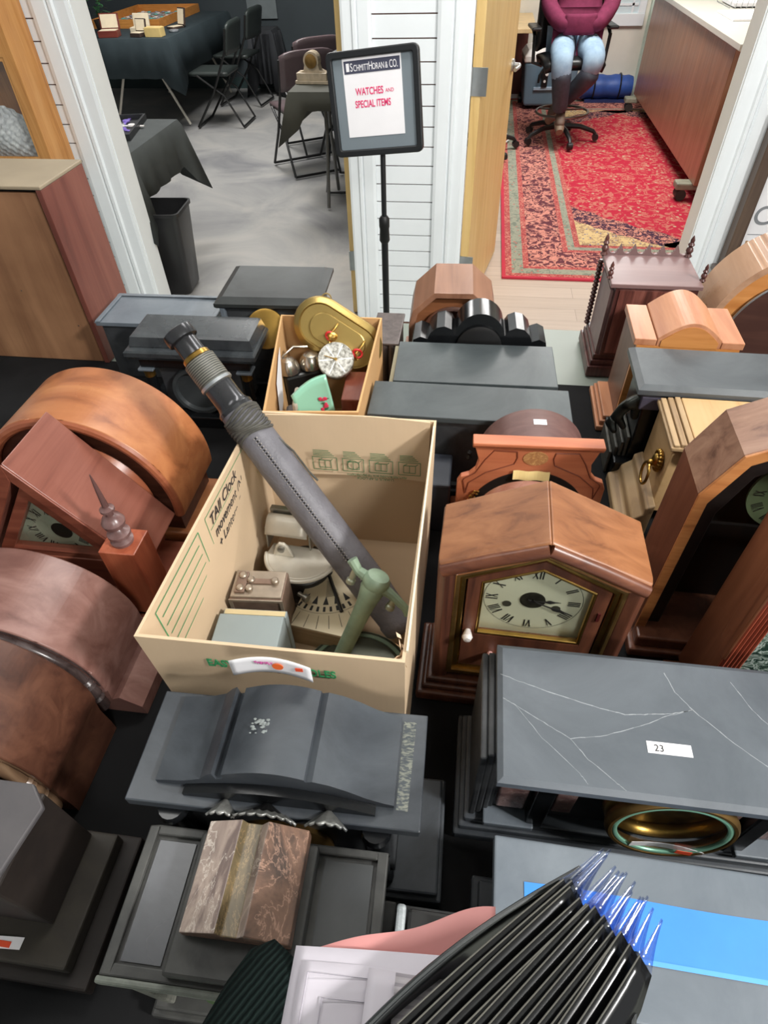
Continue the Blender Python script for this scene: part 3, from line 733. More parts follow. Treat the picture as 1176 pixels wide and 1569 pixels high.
# swivel chair of the seated person
def swivel(label, loc, rz, full=True):
    t = thing('drafting_chair', label, 'chair', loc, rz)
    K = plain('chair_black', (30, 30, 30), 0.35, 0, 0.1)
    for k in range(5):
        a = math.radians(-90+72*k+8); c, s = math.cos(a), math.sin(a)
        MB().tube([(0.03*c, 0.03*s, 0.125), (0.18*c, 0.18*s, 0.12), (0.30*c, 0.30*s, 0.085), (0.325*c, 0.325*s, 0.06)], [0.024, 0.02, 0.017, 0.012], 8).build('base_arm', K, t, smooth=True)
        MB().tube([(0.325*c-0.02*s, 0.325*s+0.02*c, 0.04), (0.325*c+0.02*s, 0.325*s-0.02*c, 0.04)], 0.028, 14).build('caster', K, t, smooth=True)
    if not full: return t
    MB().tube([(0, 0, 0.10), (0, 0, 0.36), (0, 0, 0.361), (0, 0, 0.55)], [0.032, 0.03, 0.018, 0.018], 14).build('gas_column', K, t, smooth=True)
    mb = MB().tube([(0.225*math.cos(2*PI*k/32), 0.225*math.sin(2*PI*k/32), 0.23) for k in range(33)], 0.011, 8, cap=False)
    for k in range(3):
        a = 2*PI*k/3+0.4; mb.tube([(0.03*math.cos(a), 0.03*math.sin(a), 0.24), (0.22*math.cos(a), 0.22*math.sin(a), 0.23)], 0.008, 6)
    mb.build('foot_ring', plain('chair_chrome', (120, 112, 104), 0.3, 0.8), t, smooth=True)
    mb = MB().grid(lambda u, v: (-0.24+0.48*u, -0.22+0.46*v, 0.62-0.03*(2*abs(v-0.5))**4-0.02*(2*abs(u-0.5))**4), 10, 10)
    mb.build('seat', K, t, smooth=True, solid=0.06)
    mb = MB().grid(lambda u, v: (-0.26+0.52*u, 0.30-0.07*(2*abs(u-0.5))**2, 0.66+0.42*v-0.03*(2*abs(u-0.5))**4), 10, 8)
    mb.build('backrest', K, t, smooth=True, solid=0.05)
    MB().tube([(0, 0.1, 0.56), (0, 0.30, 0.60), (0, 0.34, 0.80)], 0.02, 8).build('back_bar', K, t)
    for s in (-1, 1):
        MB().tube([(s*0.22, 0.05, 0.56), (s*0.30, 0.05, 0.58), (s*0.31, 0.06, 0.76), (s*0.31, 0.17, 0.80)], 0.015, 8).build('armrest_post', K, t, smooth=True)
        MB().box(s*0.31-0.04, s*0.31+0.04, -0.03, 0.24, 0.80, 0.825).build('armrest', K, t, bevel=0.01)
    return t
swivel('black drafting chair with foot ring under the seated person', (0.71, 6.42, 0.012), 6)
swivel('black caster base half hidden behind the yellow door', (0.02, 6.05, 0.012), 30, False)
MB_cable = MB().tube([(0.10, 6.1, 0.02), (0.20, 6.2, 0.03), (0.27, 6.35, 0.035), (0.25, 6.62, 0.03)], 0.006, 6)
tag(MB_cable.build('power_cable', plain('white_cable', (230, 230, 226), 0.4), smooth=True), 'white cable on the rug beside the door edge', 'cable')

# ------------------------------------------------------------------ skinned figures
def skin_mesh(name, verts, edges, radii, mat, parent, sub=2, root=0, smooth=True):
    me = bpy.data.meshes.new(name); me.from_pydata([tuple(v) for v in verts], edges, []); me.materials.append(mat)
    o = bpy.data.objects.new(name, me); COL.objects.link(o); o.parent = parent
    sm = o.modifiers.new('skin', 'SKIN'); sm.use_smooth_shade = True
    ld = me.skin_vertices[0].data if me.skin_vertices else None
    for i, d in enumerate(ld):
        r = radii[i]; d.radius = r if isinstance(r, tuple) else (r, r); d.use_root = (i == root)
    ss = o.modifiers.new('sub', 'SUBSURF'); ss.levels = sub; ss.render_levels = sub
    return o
def seated_person():
    t = thing('person', 'seated person in maroon hoodie and light blue jeans, hands in the front pocket, legs crossed', 'person', (0.73, 6.50, 0))
    SKIN = plain('skin_tone', (205, 160, 136), 0.5, 0, 0.05)
    HOOD = plain('maroon_fleece', (112, 44, 70), 0.85, 0, 0.2, 16, 0.3, 0.2)
    def jeans():
        mt, nt, b = new_mat('light_jeans'); mp = texmap(nt, (1, 1, 1)); n = noise(nt, mp, 14, 6)
        r = ramp(nt, n.outputs['Fac'], [(0.3, rgb(130, 154, 176)), (0.7, rgb(158, 182, 200))])
        nt.links.new(r.outputs[0], b.inputs['Base Color']); b.inputs['Roughness'].default_value = 0.85; return mt
    J = jeans(); D = plain('dark_gaiter', (62, 66, 76), 0.6, 0, 0.25, 20); SH = plain('brown_shoe', (104, 84, 70), 0.6, 0, 0.1); SO = plain('shoe_sole', (128, 108, 88), 0.6)
    # body: one continuous surface, pelvis first
    V = [(0, 0.03, 0.72), (0, 0.06, 0.86), (0, 0.08, 1.02), (0, 0.09, 1.16), (0, 0.08, 1.27), (0, 0.05, 1.35), (0, 0.03, 1.45), (0, 0.02, 1.53),
         (-0.17, 0.08, 1.20), (-0.245, 0.02, 0.98), (-0.14, -0.17, 0.86), (-0.05, -0.19, 0.85),
         (0.17, 0.08, 1.20), (0.245, 0.02, 0.98), (0.14, -0.17, 0.86), (0.05, -0.19, 0.85),
         (-0.10, -0.02, 0.70), (-0.105, -0.36, 0.67), (-0.08, -0.34, 0.38), (-0.055, -0.30, 0.30),
         (0.10, -0.02, 0.70), (0.145, -0.36, 0.66), (0.06, -0.20, 0.42), (-0.06, -0.10, 0.32)]
    E_ = [(0,1),(1,2),(2,3),(3,4),(4,5),(5,6),(6,7),(3,8),(8,9),(9,10),(10,11),(3,12),(12,13),(13,14),(14,15),(0,16),(16,17),(17,18),(18,19),(0,20),(20,21),(21,22),(22,23)]
    R = [(.13,.10),(.145,.11),(.155,.115),(.15,.11),(.09,.08),(.05,.05),(.075,.09),(.06,.07),.062,.05,.04,.036,.062,.05,.04,.036,.075,.055,.04,.036,.075,.055,.04,.036]
    skin_mesh('body', V, E_, [r if isinstance(r, tuple) else r for r in R], SKIN, t, 2, 0)
    # head details
    MB().ball((-0.032, -0.062, 1.475), 0.013, 10).ball((0.032, -0.062, 1.475), 0.013, 10).build('eyes', plain('eye_dark', (50, 40, 36), 0.3), t, smooth=True)
    MB().ball((0, -0.078, 1.455), 0.014, 10, (0.8, 1, 1.5)).ball((-0.082, 0.02, 1.465), 0.018, 8, (0.4, 0.8, 1.4)).ball((0.082, 0.02, 1.465), 0.018, 8, (0.4, 0.8, 1.4)).build('nose_and_ears', SKIN, t, smooth=True)
    MB().ball((0, -0.07, 1.42), 0.018, 10, (1.2, 0.5, 0.3)).build('mouth', plain('lip', (160, 90, 84), 0.5), t, smooth=True)
    MB().ball((0, 0.04, 1.50), 0.094, 18, (0.95, 1.0, 1.0)).build('hair', plain('brown_hair', (84, 62, 48), 0.7, 0, 0.2, 40), t, smooth=True)
    # hoodie
    V = [(0, 0.03, 0.74), (0, 0.05, 0.86), (0, 0.08, 1.02), (0, 0.09, 1.16), (0, 0.08, 1.28),
         (-0.18, 0.08, 1.20), (-0.265, 0.02, 0.98), (-0.16, -0.18, 0.865), (-0.06, -0.20, 0.85),
         (0.18, 0.08, 1.20), (0.265, 0.02, 0.98), (0.16, -0.18, 0.865), (0.06, -0.20, 0.85), (0, -0.14, 0.80)]
    E_ = [(0,1),(1,2),(2,3),(3,4),(3,5),(5,6),(6,7),(7,8),(3,9),(9,10),(10,11),(11,12),(0,13)]
    skin_mesh('hoodie', V, E_, [(.20,.165),(.205,.165),(.19,.145),(.175,.125),(.085,.08),.082,.072,.064,.058,.082,.072,.064,.058,(.17,.085)], HOOD, t, 2, 0)
    MB().grid(lambda u, v: (-0.12+0.24*u, -0.205-0.03*math.sin(PI*u)-0.01*math.sin(PI*v), 0.80+0.13*v), 10, 6).build('front_pocket', HOOD, t, smooth=True, solid=0.02)
    # jeans, legs crossed at the shin; dark gaiters and shoes
    V = [(0, 0.02, 0.71), (-0.09, -0.06, 0.70), (-0.11, -0.20, 0.70), (-0.115, -0.37, 0.675), (-0.100, -0.375, 0.50), (0.09, -0.06, 0.70), (0.125, -0.20, 0.70), (0.150, -0.37, 0.665), (0.11, -0.31, 0.515)]
    E_ = [(0,1),(1,2),(2,3),(3,4),(0,5),(5,6),(6,7),(7,8)]
    skin_mesh('jeans', V, E_, [(.17,.13),.118,.108,.094,.080,.118,.108,.094,.080], J, t, 2, 0)
    V = [(-0.105, -0.385, 0.61), (-0.088, -0.36, 0.44), (-0.06, -0.31, 0.28)]
    skin_mesh('left_gaiter', V, [(0,1),(1,2)], [.090,.076,.062], D, t, 2, 0)
    V = [(0.152, -0.37, 0.60), (0.07, -0.25, 0.46), (-0.06, -0.12, 0.31)]
    skin_mesh('right_gaiter', V, [(0,1),(1,2)], [.090,.076,.062], D, t, 2, 0)
    def shoe(nm, a, b, r0_, r1_):
        skin_mesh(nm, [a, tuple((Vector(a)+Vector(b))/2), b], [(0,1),(1,2)], [(r0_, r0_*0.9), (r0_*0.95, r0_*0.75), (r1_, r1_*0.6)], SH, t, 2, 0)
    shoe('shoe', (-0.055, -0.28, 0.275), (-0.05, -0.40, 0.20), 0.048, 0.042)
    shoe('shoe', (-0.06, -0.12, 0.32), (-0.14, -0.20, 0.235), 0.048, 0.042)
    for a, b in (((-0.055, -0.27, 0.235), (-0.05, -0.41, 0.16)), ((-0.05, -0.10, 0.275), (-0.145, -0.21, 0.195))):
        A, B = Vector(a), Vector(b)
        MB().tube([A, A*0.7+B*0.3, A*0.3+B*0.7, B], [0.03, 0.042, 0.042, 0.03], 12).build('shoe_sole', SO, t, smooth=True)
seated_person()
# ================================================================== DISPLAY TABLE AND CLOCKS (right and middle)
TZ = 0.75
def display_table():
    t = thing('display_table', 'large grey-green topped table crowded with antique clocks and boxes', 'table', (0, 0.81, 0))
    MB().box(-1.85, 1.55, -0.84, 0.84, 0.715, TZ).build('tabletop', LAMINATE, t, bevel=0.004)
    for x in (-1.7, 1.4):
        for y in (-0.72, 0.72):
            MB().tube([(x, y, 0), (x, y, 0.715)], 0.022, 12).build('leg', STEEL, t, smooth=True)
    MB().box(-1.72, 1.42, -0.735, -0.705, 0.65, 0.715).box(-1.72, 1.42, 0.705, 0.735, 0.65, 0.715).build('apron', plain('grey_metal', (120, 120, 118), 0.4, 0.5), t)
display_table()
tag(cloth('tablecloth', -1.86, 1.56, -0.04, 1.362, TZ+0.0015, 0.30, plain('black_cloth_and_shade', (22, 22, 23), 0.85, 0, 0.2, 12, 0.1, 0.2), 0.01, 0.05), 'black cloth over the near clock table, stretched back to stand for shade', 'tablecloth')  # far part of the cloth stands in for shade on the tabletop
TZ = 0.7535
def stack(t, name, mat, w0, w1, d0, d1, layers, bevel=0.002):
    # stepped plinth: layers of (inset, z0, z1)
    mb = MB()
    for i, z0, z1 in layers: mb.box(w0+i, w1-i, d0+i, d1-i, z0, z1)
    return mb.build(name, mat, t, bevel=bevel)
WAL = wood('walnut_red', (150, 88, 56), (182, 116, 76), (98, 52, 36), 'x', 0.9, 0.34)
WALY = wood('walnut_red_depth', (150, 88, 56), (182, 116, 76), (98, 52, 36), 'y', 0.9, 0.34)
WALD = wood('dark_rosewood', (92, 50, 34), (128, 72, 46), (52, 26, 20), 'z', 0.9, 0.36)
ROOFW = wood('roof_rosewood', (146, 88, 50), (172, 110, 66), (100, 56, 32), 'x', 0.7, 0.32, 1.0)
ROOFE = wood('roof_edge_dark', (104, 56, 36), (130, 76, 50), (68, 34, 24), 'x', 0.9, 0.26)
CREAMD = plain('aged_dial', (206, 206, 178), 0.5, 0, 0.12, 6)

# ---- cottage clock with gabled top (the main one)
def cottage():
    t = thing('gabled_mantel_clock', 'rosewood clock with peaked roof, gilt mouldings and cream roman numeral dial', 'clock', (0.118, 0.476, TZ), -1.2)
    D = 0.104
    out = [(-0.125, 0.045), (0.125, 0.045), (0.125, 0.315), (0.0, 0.372), (-0.125, 0.315)]
    W_ = 0.128
    # roof boards
    def slab(x0, z0, x1, z1, th):
        n = Vector((-(z1-z0), x1-x0)).normalized()*th
        if n.y > 0: n = -n
        return [(x0, z0), (x1, z1), (x1+n.x*0.3, z1+n.y), (x0+n.x*0.3, z0+n.y)]
    for s in (-1, 1):
        pr = [(s*W_, 0.315), (0, 0.375), (0, 0.345), (s*(W_-0.022), 0.297)]
        rr = MB(); rings = []
        for y, k in ((0.002, 0.93), (-0.004, 0.97), (0.0, 1.0), (0.010, 1.012), (D, 1.0)):
            rings.append([(x*k if abs(x) > 1e-6 else 0, y, z if i > 1 else (z-0.004 if k < 1 else z)) for i, (x, z) in enumerate(pr)])
        rr.loft(rings); rr.build('roof_board', ROOFW, t, bevel=0.004, seg=3)
        MB().tube([(s*(W_-0.006), -0.001, 0.3045), (s*W_*0.5, -0.001, 0.333), (0, -0.001, 0.3615)], 0.0098, 12).build('roof_edge', ROOFE, t, smooth=True)
    for s in (-1, 1):
        MB().pz([(s*W_, 0.006), (s*W_, D), (s*(W_-0.014), D), (s*(W_-0.024), 0.0), (s*(W_-0.010), -0.004), (s*(W_-0.003), 0.0)], 0.045, 0.312).build('side_board', WALD, t, bevel=0.002)
    MB().box(-0.11, 0.11, D-0.01, D, 0.045, 0.31).build('back_board', WALD, t)
    def pent(i, zb, extra=0.0):
        hw = 0.125-i; ez = 0.315-i*0.9; pk = 0.372-i*1.12
        return [(-hw, zb), (hw, zb), (hw, ez), (0, pk), (-hw, ez)]
    MB().ring_y(pent(0.020, 0.06), pent(0.0265, 0.066), -0.001, 0.02).build('gilt_moulding', OLDBR, t, bevel=0.002)
    MB().ring_y(pent(0.0265, 0.066), pent(0.034, 0.074), 0.003, 0.022).build('gilt_moulding', GOLD, t, bevel=0.002)
    door = MB().ring_y(pent(0.036, 0.076), [(-0.071, 0.165), (0.071, 0.165), (0.071, 0.282), (0, 0.318), (-0.071, 0.282)], 0.004, 0.014)
    d = door.build('door', WALD, t, bevel=0.0025)
    d2 = MB().box(-0.07, 0.07, 0.006, 0.018, 0.148, 0.165).build('door_rail', WALD, d, bevel=0.002)
    a = [(-0.0711, 0.165), (0.0711, 0.165), (0.0711, 0.282), (0, 0.3183), (-0.0711, 0.282)]
    b = [(-0.067, 0.169), (0.067, 0.169), (0.067, 0.279), (0, 0.3135), (-0.067, 0.279)]
    MB().ring_y(a, b, 0.003, 0.010).build('gilt_bead', GOLD, d, bevel=0.0015)
    MB().poly([(x, 0.008, z) for x, z in b]).build('glass_pane', GLASS, d)
    MB().box(-0.07, 0.07, 0.010, 0.012, 0.078, 0.148).build('lower_tablet', plain('black_tablet', (16, 18, 22), 0.1), d)
    MB().lathe([(0.004, 0), (0.006, 0.006), (0.0075, 0.012), (0.005, 0.017), (0.0005, 0.018)], (-0.081, 0.004, 0.170), (0, -1, 0), 14).build('white_knob', plain('ceramic_white', (228, 222, 218), 0.2), d, smooth=True)
    MB().box(0.080, 0.084, 0.002, 0.006, 0.225, 0.242).build('latch', plain('latch_dark', (70, 26, 24), 0.3), d)
    MB().lathe([(0.004, 0), (0.006, 0.006), (0.0075, 0.012), (0.0005, 0.018)], (-0.045, 0.004, 0.118), (0, -1, 0), 14).build('pink_knob', plain('ceramic_pink', (226, 176, 170), 0.2), d, smooth=True)
    dl = MB().py([(-0.073, 0.158), (0.073, 0.158), (0.073, 0.284), (0, 0.322), (-0.073, 0.284)], 0.0145, 0.018).build('dial', CREAMD, t)
    cx, cz = -0.002, 0.241
    dial_marks(cx, cz, 0.053, 0.0142, 0.0155).build('numerals', INK, dl)
    ringm = MB()
    for r in (0.0632, 0.0645): pass
    ringm.loft([[(cx+0.064*math.cos(2*PI*k/48), 0.0141, cz+0.064*math.sin(2*PI*k/48)) for k in range(48)], [(cx+0.0634*math.cos(2*PI*k/48), 0.0141, cz+0.0634*math.sin(2*PI*k/48)) for k in range(48)]], cap=False)
    ringm.build('minute_ring', INK, dl)
    MB().lathe([(0.0165, 0), (0.0165, 0.001), (0.014, 0.0015), (0.0005, 0.0015)], (cx, 0.0145, cz), (0, -1, 0), 32).build('centre_rosette', plain('rosette_dark', (52, 50, 42), 0.4, 0.5, 0.4, 90), dl)
    for x in (-0.034, 0.030): MB().lathe([(0.006, 0), (0.006, 0.0008), (0.0005, 0.0008)], (x, 0.0143, cz-0.013), (0, -1, 0), 16).build('winding_hole', plain('hole_dark', (60, 58, 46), 0.6), dl)
    for an, ln in ((85, 0.036), (112, 0.060)):
        mb = MB(); hand(mb, cx, cz, 0.0122, an, ln, 0.0022); mb.lathe([(0.003, 0), (0.003, 0.002)], (cx, 0.0132, cz), (0, -1, 0), 10); mb.build('hand', INK, dl)
    stack(t, 'base', WALD, -0.150, 0.150, -0.022, D+0.006, [(0, 0, 0.022), (0.008, 0.022, 0.032), (0.014, 0.032, 0.045)], 0.004)
cottage()

# ---- grey slate slab-topped clock with cracked top and sticker 23
def crack_slab():
    t = thing('slate_mantel_clock', 'slate clock with wide cracked grey top and a sticker reading 23', 'clock', (0.036, 0.262, TZ), 0)
    W_, D = 0.445, 0.168
    stack(t, 'plinth', BLACK, 0, W_, 0, D, [(0, 0, 0.018), (0.006, 0.018, 0.032), (0.012, 0.032, 0.045)], 0.003)
    mb = MB().box(0.045, W_-0.045, 0.03, D-0.012, 0.045, 0.232)
    mb.build('body', BLACKD, t, bevel=0.002)
    for s in (0, 1):
        mb = MB()
        for k, x in enumerate((0.018, 0.026, 0.034, 0.040)):
            xx = x if not s else W_-x-0.008
            mb.box(xx, xx+0.008, 0.018+0.003*k, D-0.016, 0.045, 0.225+0.003*k)
        mb.build('side_pilaster', BLACKD, t, bevel=0.002)
    M1 = marble('breccia_marble', (96, 64, 66), (150, 118, 112), (206, 190, 184), 26)
    for nm_, mt_, a_, b_, y0_, y1_, z0_, z1_ in (('marble_panel', M1, 0.050, 0.085, 0.022, 0.032, 0.075, 0.20), ('marble_panel', M1, 0.118, 0.142, 0.022, 0.032, 0.08, 0.20), ('pilaster', GLOSS, 0.090, 0.112, 0.012, 0.03, 0.045, 0.228), ('ledge', GREYSL, 0.036, 0.10, 0.006, 0.03, 0.045, 0.056)):
        MB().box(a_, b_, y0_, y1_, z0_, z1_).build(nm_, mt_, t, bevel=0.002)
        MB().box(W_-b_, W_-a_, y0_, y1_, z0_, z1_).build(nm_, mt_, t, bevel=0.002)
    # movement and bezel
    cx, cz = 0.234, 0.160
    ax = (0, -1, 0.06)
    MB().lathe([(0.064, 0), (0.066, 0.010), (0.060, 0.016), (0.001, 0.016)], (cx, 0.032, cz), (0, -1, 0), 40).build('movement_plate', plain('movement', (110, 92, 56), 0.35, 0.75, 0.7, 90), t, smooth=True)
    MB().torus((cx, 0.012, cz), (0, -1, 0), 0.064, 0.006, sy=1.8).build('brass_ring', BRASS, t, smooth=True)
    o = MB().torus((cx, -0.006, cz), ax, 0.065, 0.0052, sy=1.5).build('bezel', OLDBR, t, smooth=True)
    MB().torus((cx, -0.0105, cz), ax, 0.0600, 0.0035, sy=0.7).build('green_gasket', plain('verdigris', (126, 176, 152), 0.3, 0.2, 0.08), o, smooth=True)
    MB().lathe([(0.059, 0), (0.059, 0.0008)], (cx, -0.010, cz), ax, 40).build('glass_pane', GLASS, o)
    # slab
    mb = MB(); x0, x1, y0, y1, z0, z1 = 0.034, W_-0.034, -0.014, 0.152, 0.232, 0.250
    mb.loft([[(x0+i, y0+i, z), (x1-i, y0+i, z), (x1-i, y1-i, z), (x0+i, y1-i, z)] for i, z in ((0.008, z0), (0.0, z0+0.004), (0.0, z1-0.004), (0.006, z1))])
    sl = mb.build('top_slab', slate('slate_slab', (76, 82, 88), (118, 124, 130), 0.4, 0.5, 6), t)
    # cracks filled with pale putty
    def line(pts, w):
        m_ = MB(); rs = random.Random(len(pts)*7)
        P = []
        for (a, b) in zip(pts[:-1], pts[1:]):
            for k in range(6): P.append((a[0]+(b[0]-a[0])*k/6+rs.uniform(-.0004, .0004), a[1]+(b[1]-a[1])*k/6+rs.uniform(-.0005, .0005)))
        P.append(pts[-1])
        for a, b in zip(P[:-1], P[1:]):
            d = Vector((b[0]-a[0], b[1]-a[1])).normalized(); n = Vector((-d.y, d.x))*w*rs.uniform(0.45, 1.1)
            m_.poly([(a[0]-n.x, a[1]-n.y, z1+0.0002), (b[0]-n.x, b[1]-n.y, z1+0.0002), (b[0]+n.x, b[1]+n.y, z1+0.0002), (a[0]+n.x, a[1]+n.y, z1+0.0002)])
        return m_
    PU = plain('crack_putty', (146, 150, 152), 0.7, 0, 0.2, 60)
    X_ = lambda x: x-0.036; Y_ = lambda y: y-0.262
    for pts, w_ in CRACKS:
        line([(X_(a), Y_(b)) for a, b in pts], w_).build('crack', PU, sl)
    st = MB().box(0.192, 0.238, 0.035, 0.048, z1, z1+0.0006).build('sticker', PAPER, sl)
    text('sticker_number', '23', 0.0105, INK, st, (0.199, 0.0375, z1+0.0007))
    # paper ticket with red mark lying in the bezel
    tk = MB().grid(lambda u, v: (0.200+0.082*u, -0.016+0.004*math.sin(PI*u), 0.112+0.014*v-0.008*u), 8, 2).build('ticket', PAPER, t, solid=0.0004)
    MB().grid(lambda u, v: (0.252+0.018*u, -0.0165, 0.108+0.010*v-0.002*u), 2, 2).build('red_sticker', plain('orange_red', (230, 84, 50), 0.5), tk, solid=0.0004)
CRACKS = [([(0.073, 0.372), (0.105, 0.362), (0.150, 0.350), (0.190, 0.341), (0.210, 0.338), (0.235, 0.341), (0.262, 0.345), (0.285, 0.352)], 0.0005),
          ([(0.262, 0.396), (0.270, 0.372), (0.285, 0.352), (0.320, 0.318), (0.360, 0.288), (0.40, 0.262)], 0.0005),
          ([(0.285, 0.352), (0.255, 0.341), (0.225, 0.326), (0.180, 0.309), (0.148, 0.303), (0.120, 0.318), (0.090, 0.335), (0.076, 0.342)], 0.0004),
          ([(0.148, 0.303), (0.165, 0.282), (0.190, 0.262), (0.200, 0.254)], 0.0004),
          ([(0.090, 0.335), (0.118, 0.300), (0.155, 0.266), (0.162, 0.256)], 0.0003),
          ([(0.335, 0.392), (0.350, 0.360), (0.372, 0.330)], 0.0004)]
crack_slab()

# ---- lower slate clock with blue tape, nearest on the right
def tape_slab():
    t = thing('slate_mantel_clock', 'grey slate clock with bright blue tape across its top', 'clock', (0.070, 0.076, TZ), -1)
    W_, D = 0.46, 0.136
    stack(t, 'plinth', BLACK, -0.01, W_+0.01, -0.012, D+0.004, [(0, 0, 0.02), (0.008, 0.02, 0.035)], 0.003)
    MB().box(0.02, W_-0.02, 0.012, D-0.01, 0.035, 0.184).build('body', BLACKD, t, bevel=0.002)
    sl = MB().box(0, W_, 0, D, 0.184, 0.200).build('top_slab', GREYSL, t, bevel=0.002)
    BT = plain('blue_tape', (56, 132, 216), 0.5, 0, 0.04, 30)
    mb = MB().grid(lambda u, v: (0.030+0.35*u, 0.046+0.050*v+0.0012*math.sin(9*u), 0.2006+0.0004*math.sin(14*u+v)), 20, 3)
    mb.build('blue_tape', BT, sl)
    MB().grid(lambda u, v: (0.02+0.40*u, 0.044+0.004*v, 0.2012), 10, 1).build('tape_edge', plain('blue_tape_edge', (86, 160, 236), 0.5), sl)
    MB().box(0.10, 0.36, -0.002, 0.012, 0.05, 0.17).build('front_panel', GLOSS, t, bevel=0.003)
    MB().lathe([(0.055, 0), (0.058, 0.006), (0.052, 0.01), (0.001, 0.01)], (0.23, -0.002, 0.11), (0, -1, 0), 32).build('dial', OLDBR, t, smooth=True)
tape_slab()

# ---- two flat black slate clocks behind the box
def flat_black(label, loc, rz, W_, D, H_, mat, bez=True):
    t = thing('slate_mantel_clock', label, 'clock', loc, rz)
    stack(t, 'plinth', BLACKD, -0.004, W_+0.004, -0.006, D+0.004, [(0, 0, 0.018), (0.006, 0.018, 0.03)], 0.002)
    MB().box(0.012, W_-0.012, 0.010, D-0.008, 0.03, H_-0.012).build('body', BLACKD, t, bevel=0.002)
    MB().box(0, W_, 0, D, H_-0.012, H_).build('top_slab', mat, t, bevel=0.0015)
    if bez: MB().lathe([(0.05, 0), (0.053, 0.006), (0.046, 0.01), (0.001, 0.01)], (W_/2, 0.010, H_*0.55), (0, -1, 0), 28).build('bezel', OLDBR, t, smooth=True)
    return t
t = flat_black('black slate clock with plain flat top directly behind the open cardboard box', (-0.172, 0.926, TZ), 0, 0.385, 0.112, 0.20, EBON, False)
MB().lathe([(0.004, 0), (0.006, 0.004), (0.003, 0.010), (0.005, 0.016), (0.001, 0.02)], (0.20, -0.03, 0.13), (0, 0, 1), 10).build('small_finial', BLK, t)
t = flat_black('black slate clock with plain flat top, second behind the cardboard box', (-0.141, 1.080, TZ), 1, 0.342, 0.158, 0.175, EBON)
MB().box(-0.009, 0.0, 0.0, 0.152, 0.02, 0.166).build('tan_side_strip', plain('tan_strip', (150, 142, 112), 0.5), t)
tag(MB().box(-0.068, -0.003, 0.82, 0.912, TZ, TZ+0.125).build('black_case', slate('blue_black_case', (40, 44, 54), (76, 82, 92), 0.4, 0.3), bevel=0.004), 'low black case between the cardboard box and the mahogany shield-shaped clock', 'case')

# ---- glossy black clock with scrolled top
def scrolled():
    t = thing('scrolled_mantel_clock', 'glossy black clock with rounded hump and scrolls in front of the octagonal brown clock', 'clock', (0.036, 1.258, TZ-0.016), 2)
    pr = [(-0.155, 0.016), (0.155, 0.016), (0.155, 0.165), (0.150, 0.188), (0.134, 0.196), (0.118, 0.190), (0.112, 0.205), (0.098, 0.219), (0.080, 0.223), (0.064, 0.216), (0.058, 0.205)]
    pr += arc(0, 0.195, 0.056, 0.060, 8, 172, 16) + [(-0.058, 0.205), (-0.064, 0.216), (-0.080, 0.223), (-0.098, 0.219), (-0.112, 0.205), (-0.118, 0.190), (-0.134, 0.196), (-0.150, 0.188), (-0.155, 0.165)]
    MB().py(pr, 0, 0.075).build('case', GLOSS, t, smooth=True, autosm=25)
    MB().lathe([(0.050, 0), (0.052, 0.006), (0.044, 0.009), (0.001, 0.009)], (0, 0, 0.175), (0, -1, 0), 32).build('dial', BLK, t, smooth=True)
    MB().box(-0.175, 0.175, -0.01, 0.08, 0.016, 0.034).build('base', GLOSS, t, bevel=0.004)
scrolled()
# ---- half octagon brown clock
def octagon():
    t = thing('octagonal_top_clock', 'brown mantel clock with half octagon top, farthest back beside the sign pole', 'clock', (-0.030, 1.375, TZ-0.016), 2)
    OB = wood('satin_brown', (150, 102, 76), (170, 118, 88), (130, 84, 60), 'y', 0.5, 0.3); OF = wood('amber_front', (140, 84, 50), (168, 104, 62), None, 'x', 1, 0.3)
    out = [(-0.107, 0.03), (-0.107, 0.155), (-0.098, 0.195), (-0.047, 0.243), (0.045, 0.243), (0.096, 0.200), (0.107, 0.155), (0.107, 0.03)]
    inn = [(-0.093, 0.03), (-0.093, 0.153), (-0.085, 0.188), (-0.042, 0.229), (0.040, 0.229), (0.083, 0.192), (0.093, 0.153), (0.093, 0.03)]
    n = len(out); mb = MB()
    for k in range(n-1): mb.py([out[k], out[k+1], inn[k+1], inn[k]], 0, 0.165)
    mb.build('shell', OB, t, bevel=0.0015)
    MB().py(inn, 0.02, 0.155).build('front_panel', OF, t)
    MB().lathe([(0.070, 0), (0.074, 0.01), (0.066, 0.016), (0.06, 0.012), (0.001, 0.010)], (0, 0.02, 0.13), (0, -1, 0), 36).build('bezel', WALD, t, smooth=True)
    MB().box(-0.125, 0.125, -0.012, 0.17, 0.0135, 0.034).build('base', OB, t, bevel=0.004)
octagon()
# dark fluted clock edge peeping left of them
def left_fluted():
    t = thing('fluted_case_clock', 'dark brown fluted clock between the smaller cardboard box and the octagonal clock', 'clock', (-0.195, 1.27, TZ), 0)
    DB = wood('dark_umber', (78, 66, 62), (100, 88, 84), (54, 44, 42), 'z', 1, 0.35)
    MB().box(-0.02, 0.042, 0, 0.13, 0, 0.15).build('case', DB, t, bevel=0.004)
    mb = MB()
    for k in range(3): mb.tube([(-0.008+0.018*k, -0.002, 0.01), (-0.008+0.018*k, -0.002, 0.152)], 0.008, 10)
    mb.build('fluting', DB, t, smooth=True)
    MB().box(-0.024, 0.046, -0.012, 0.135, 0.15, 0.156).build('cap', DB, t, bevel=0.002)
left_fluted()

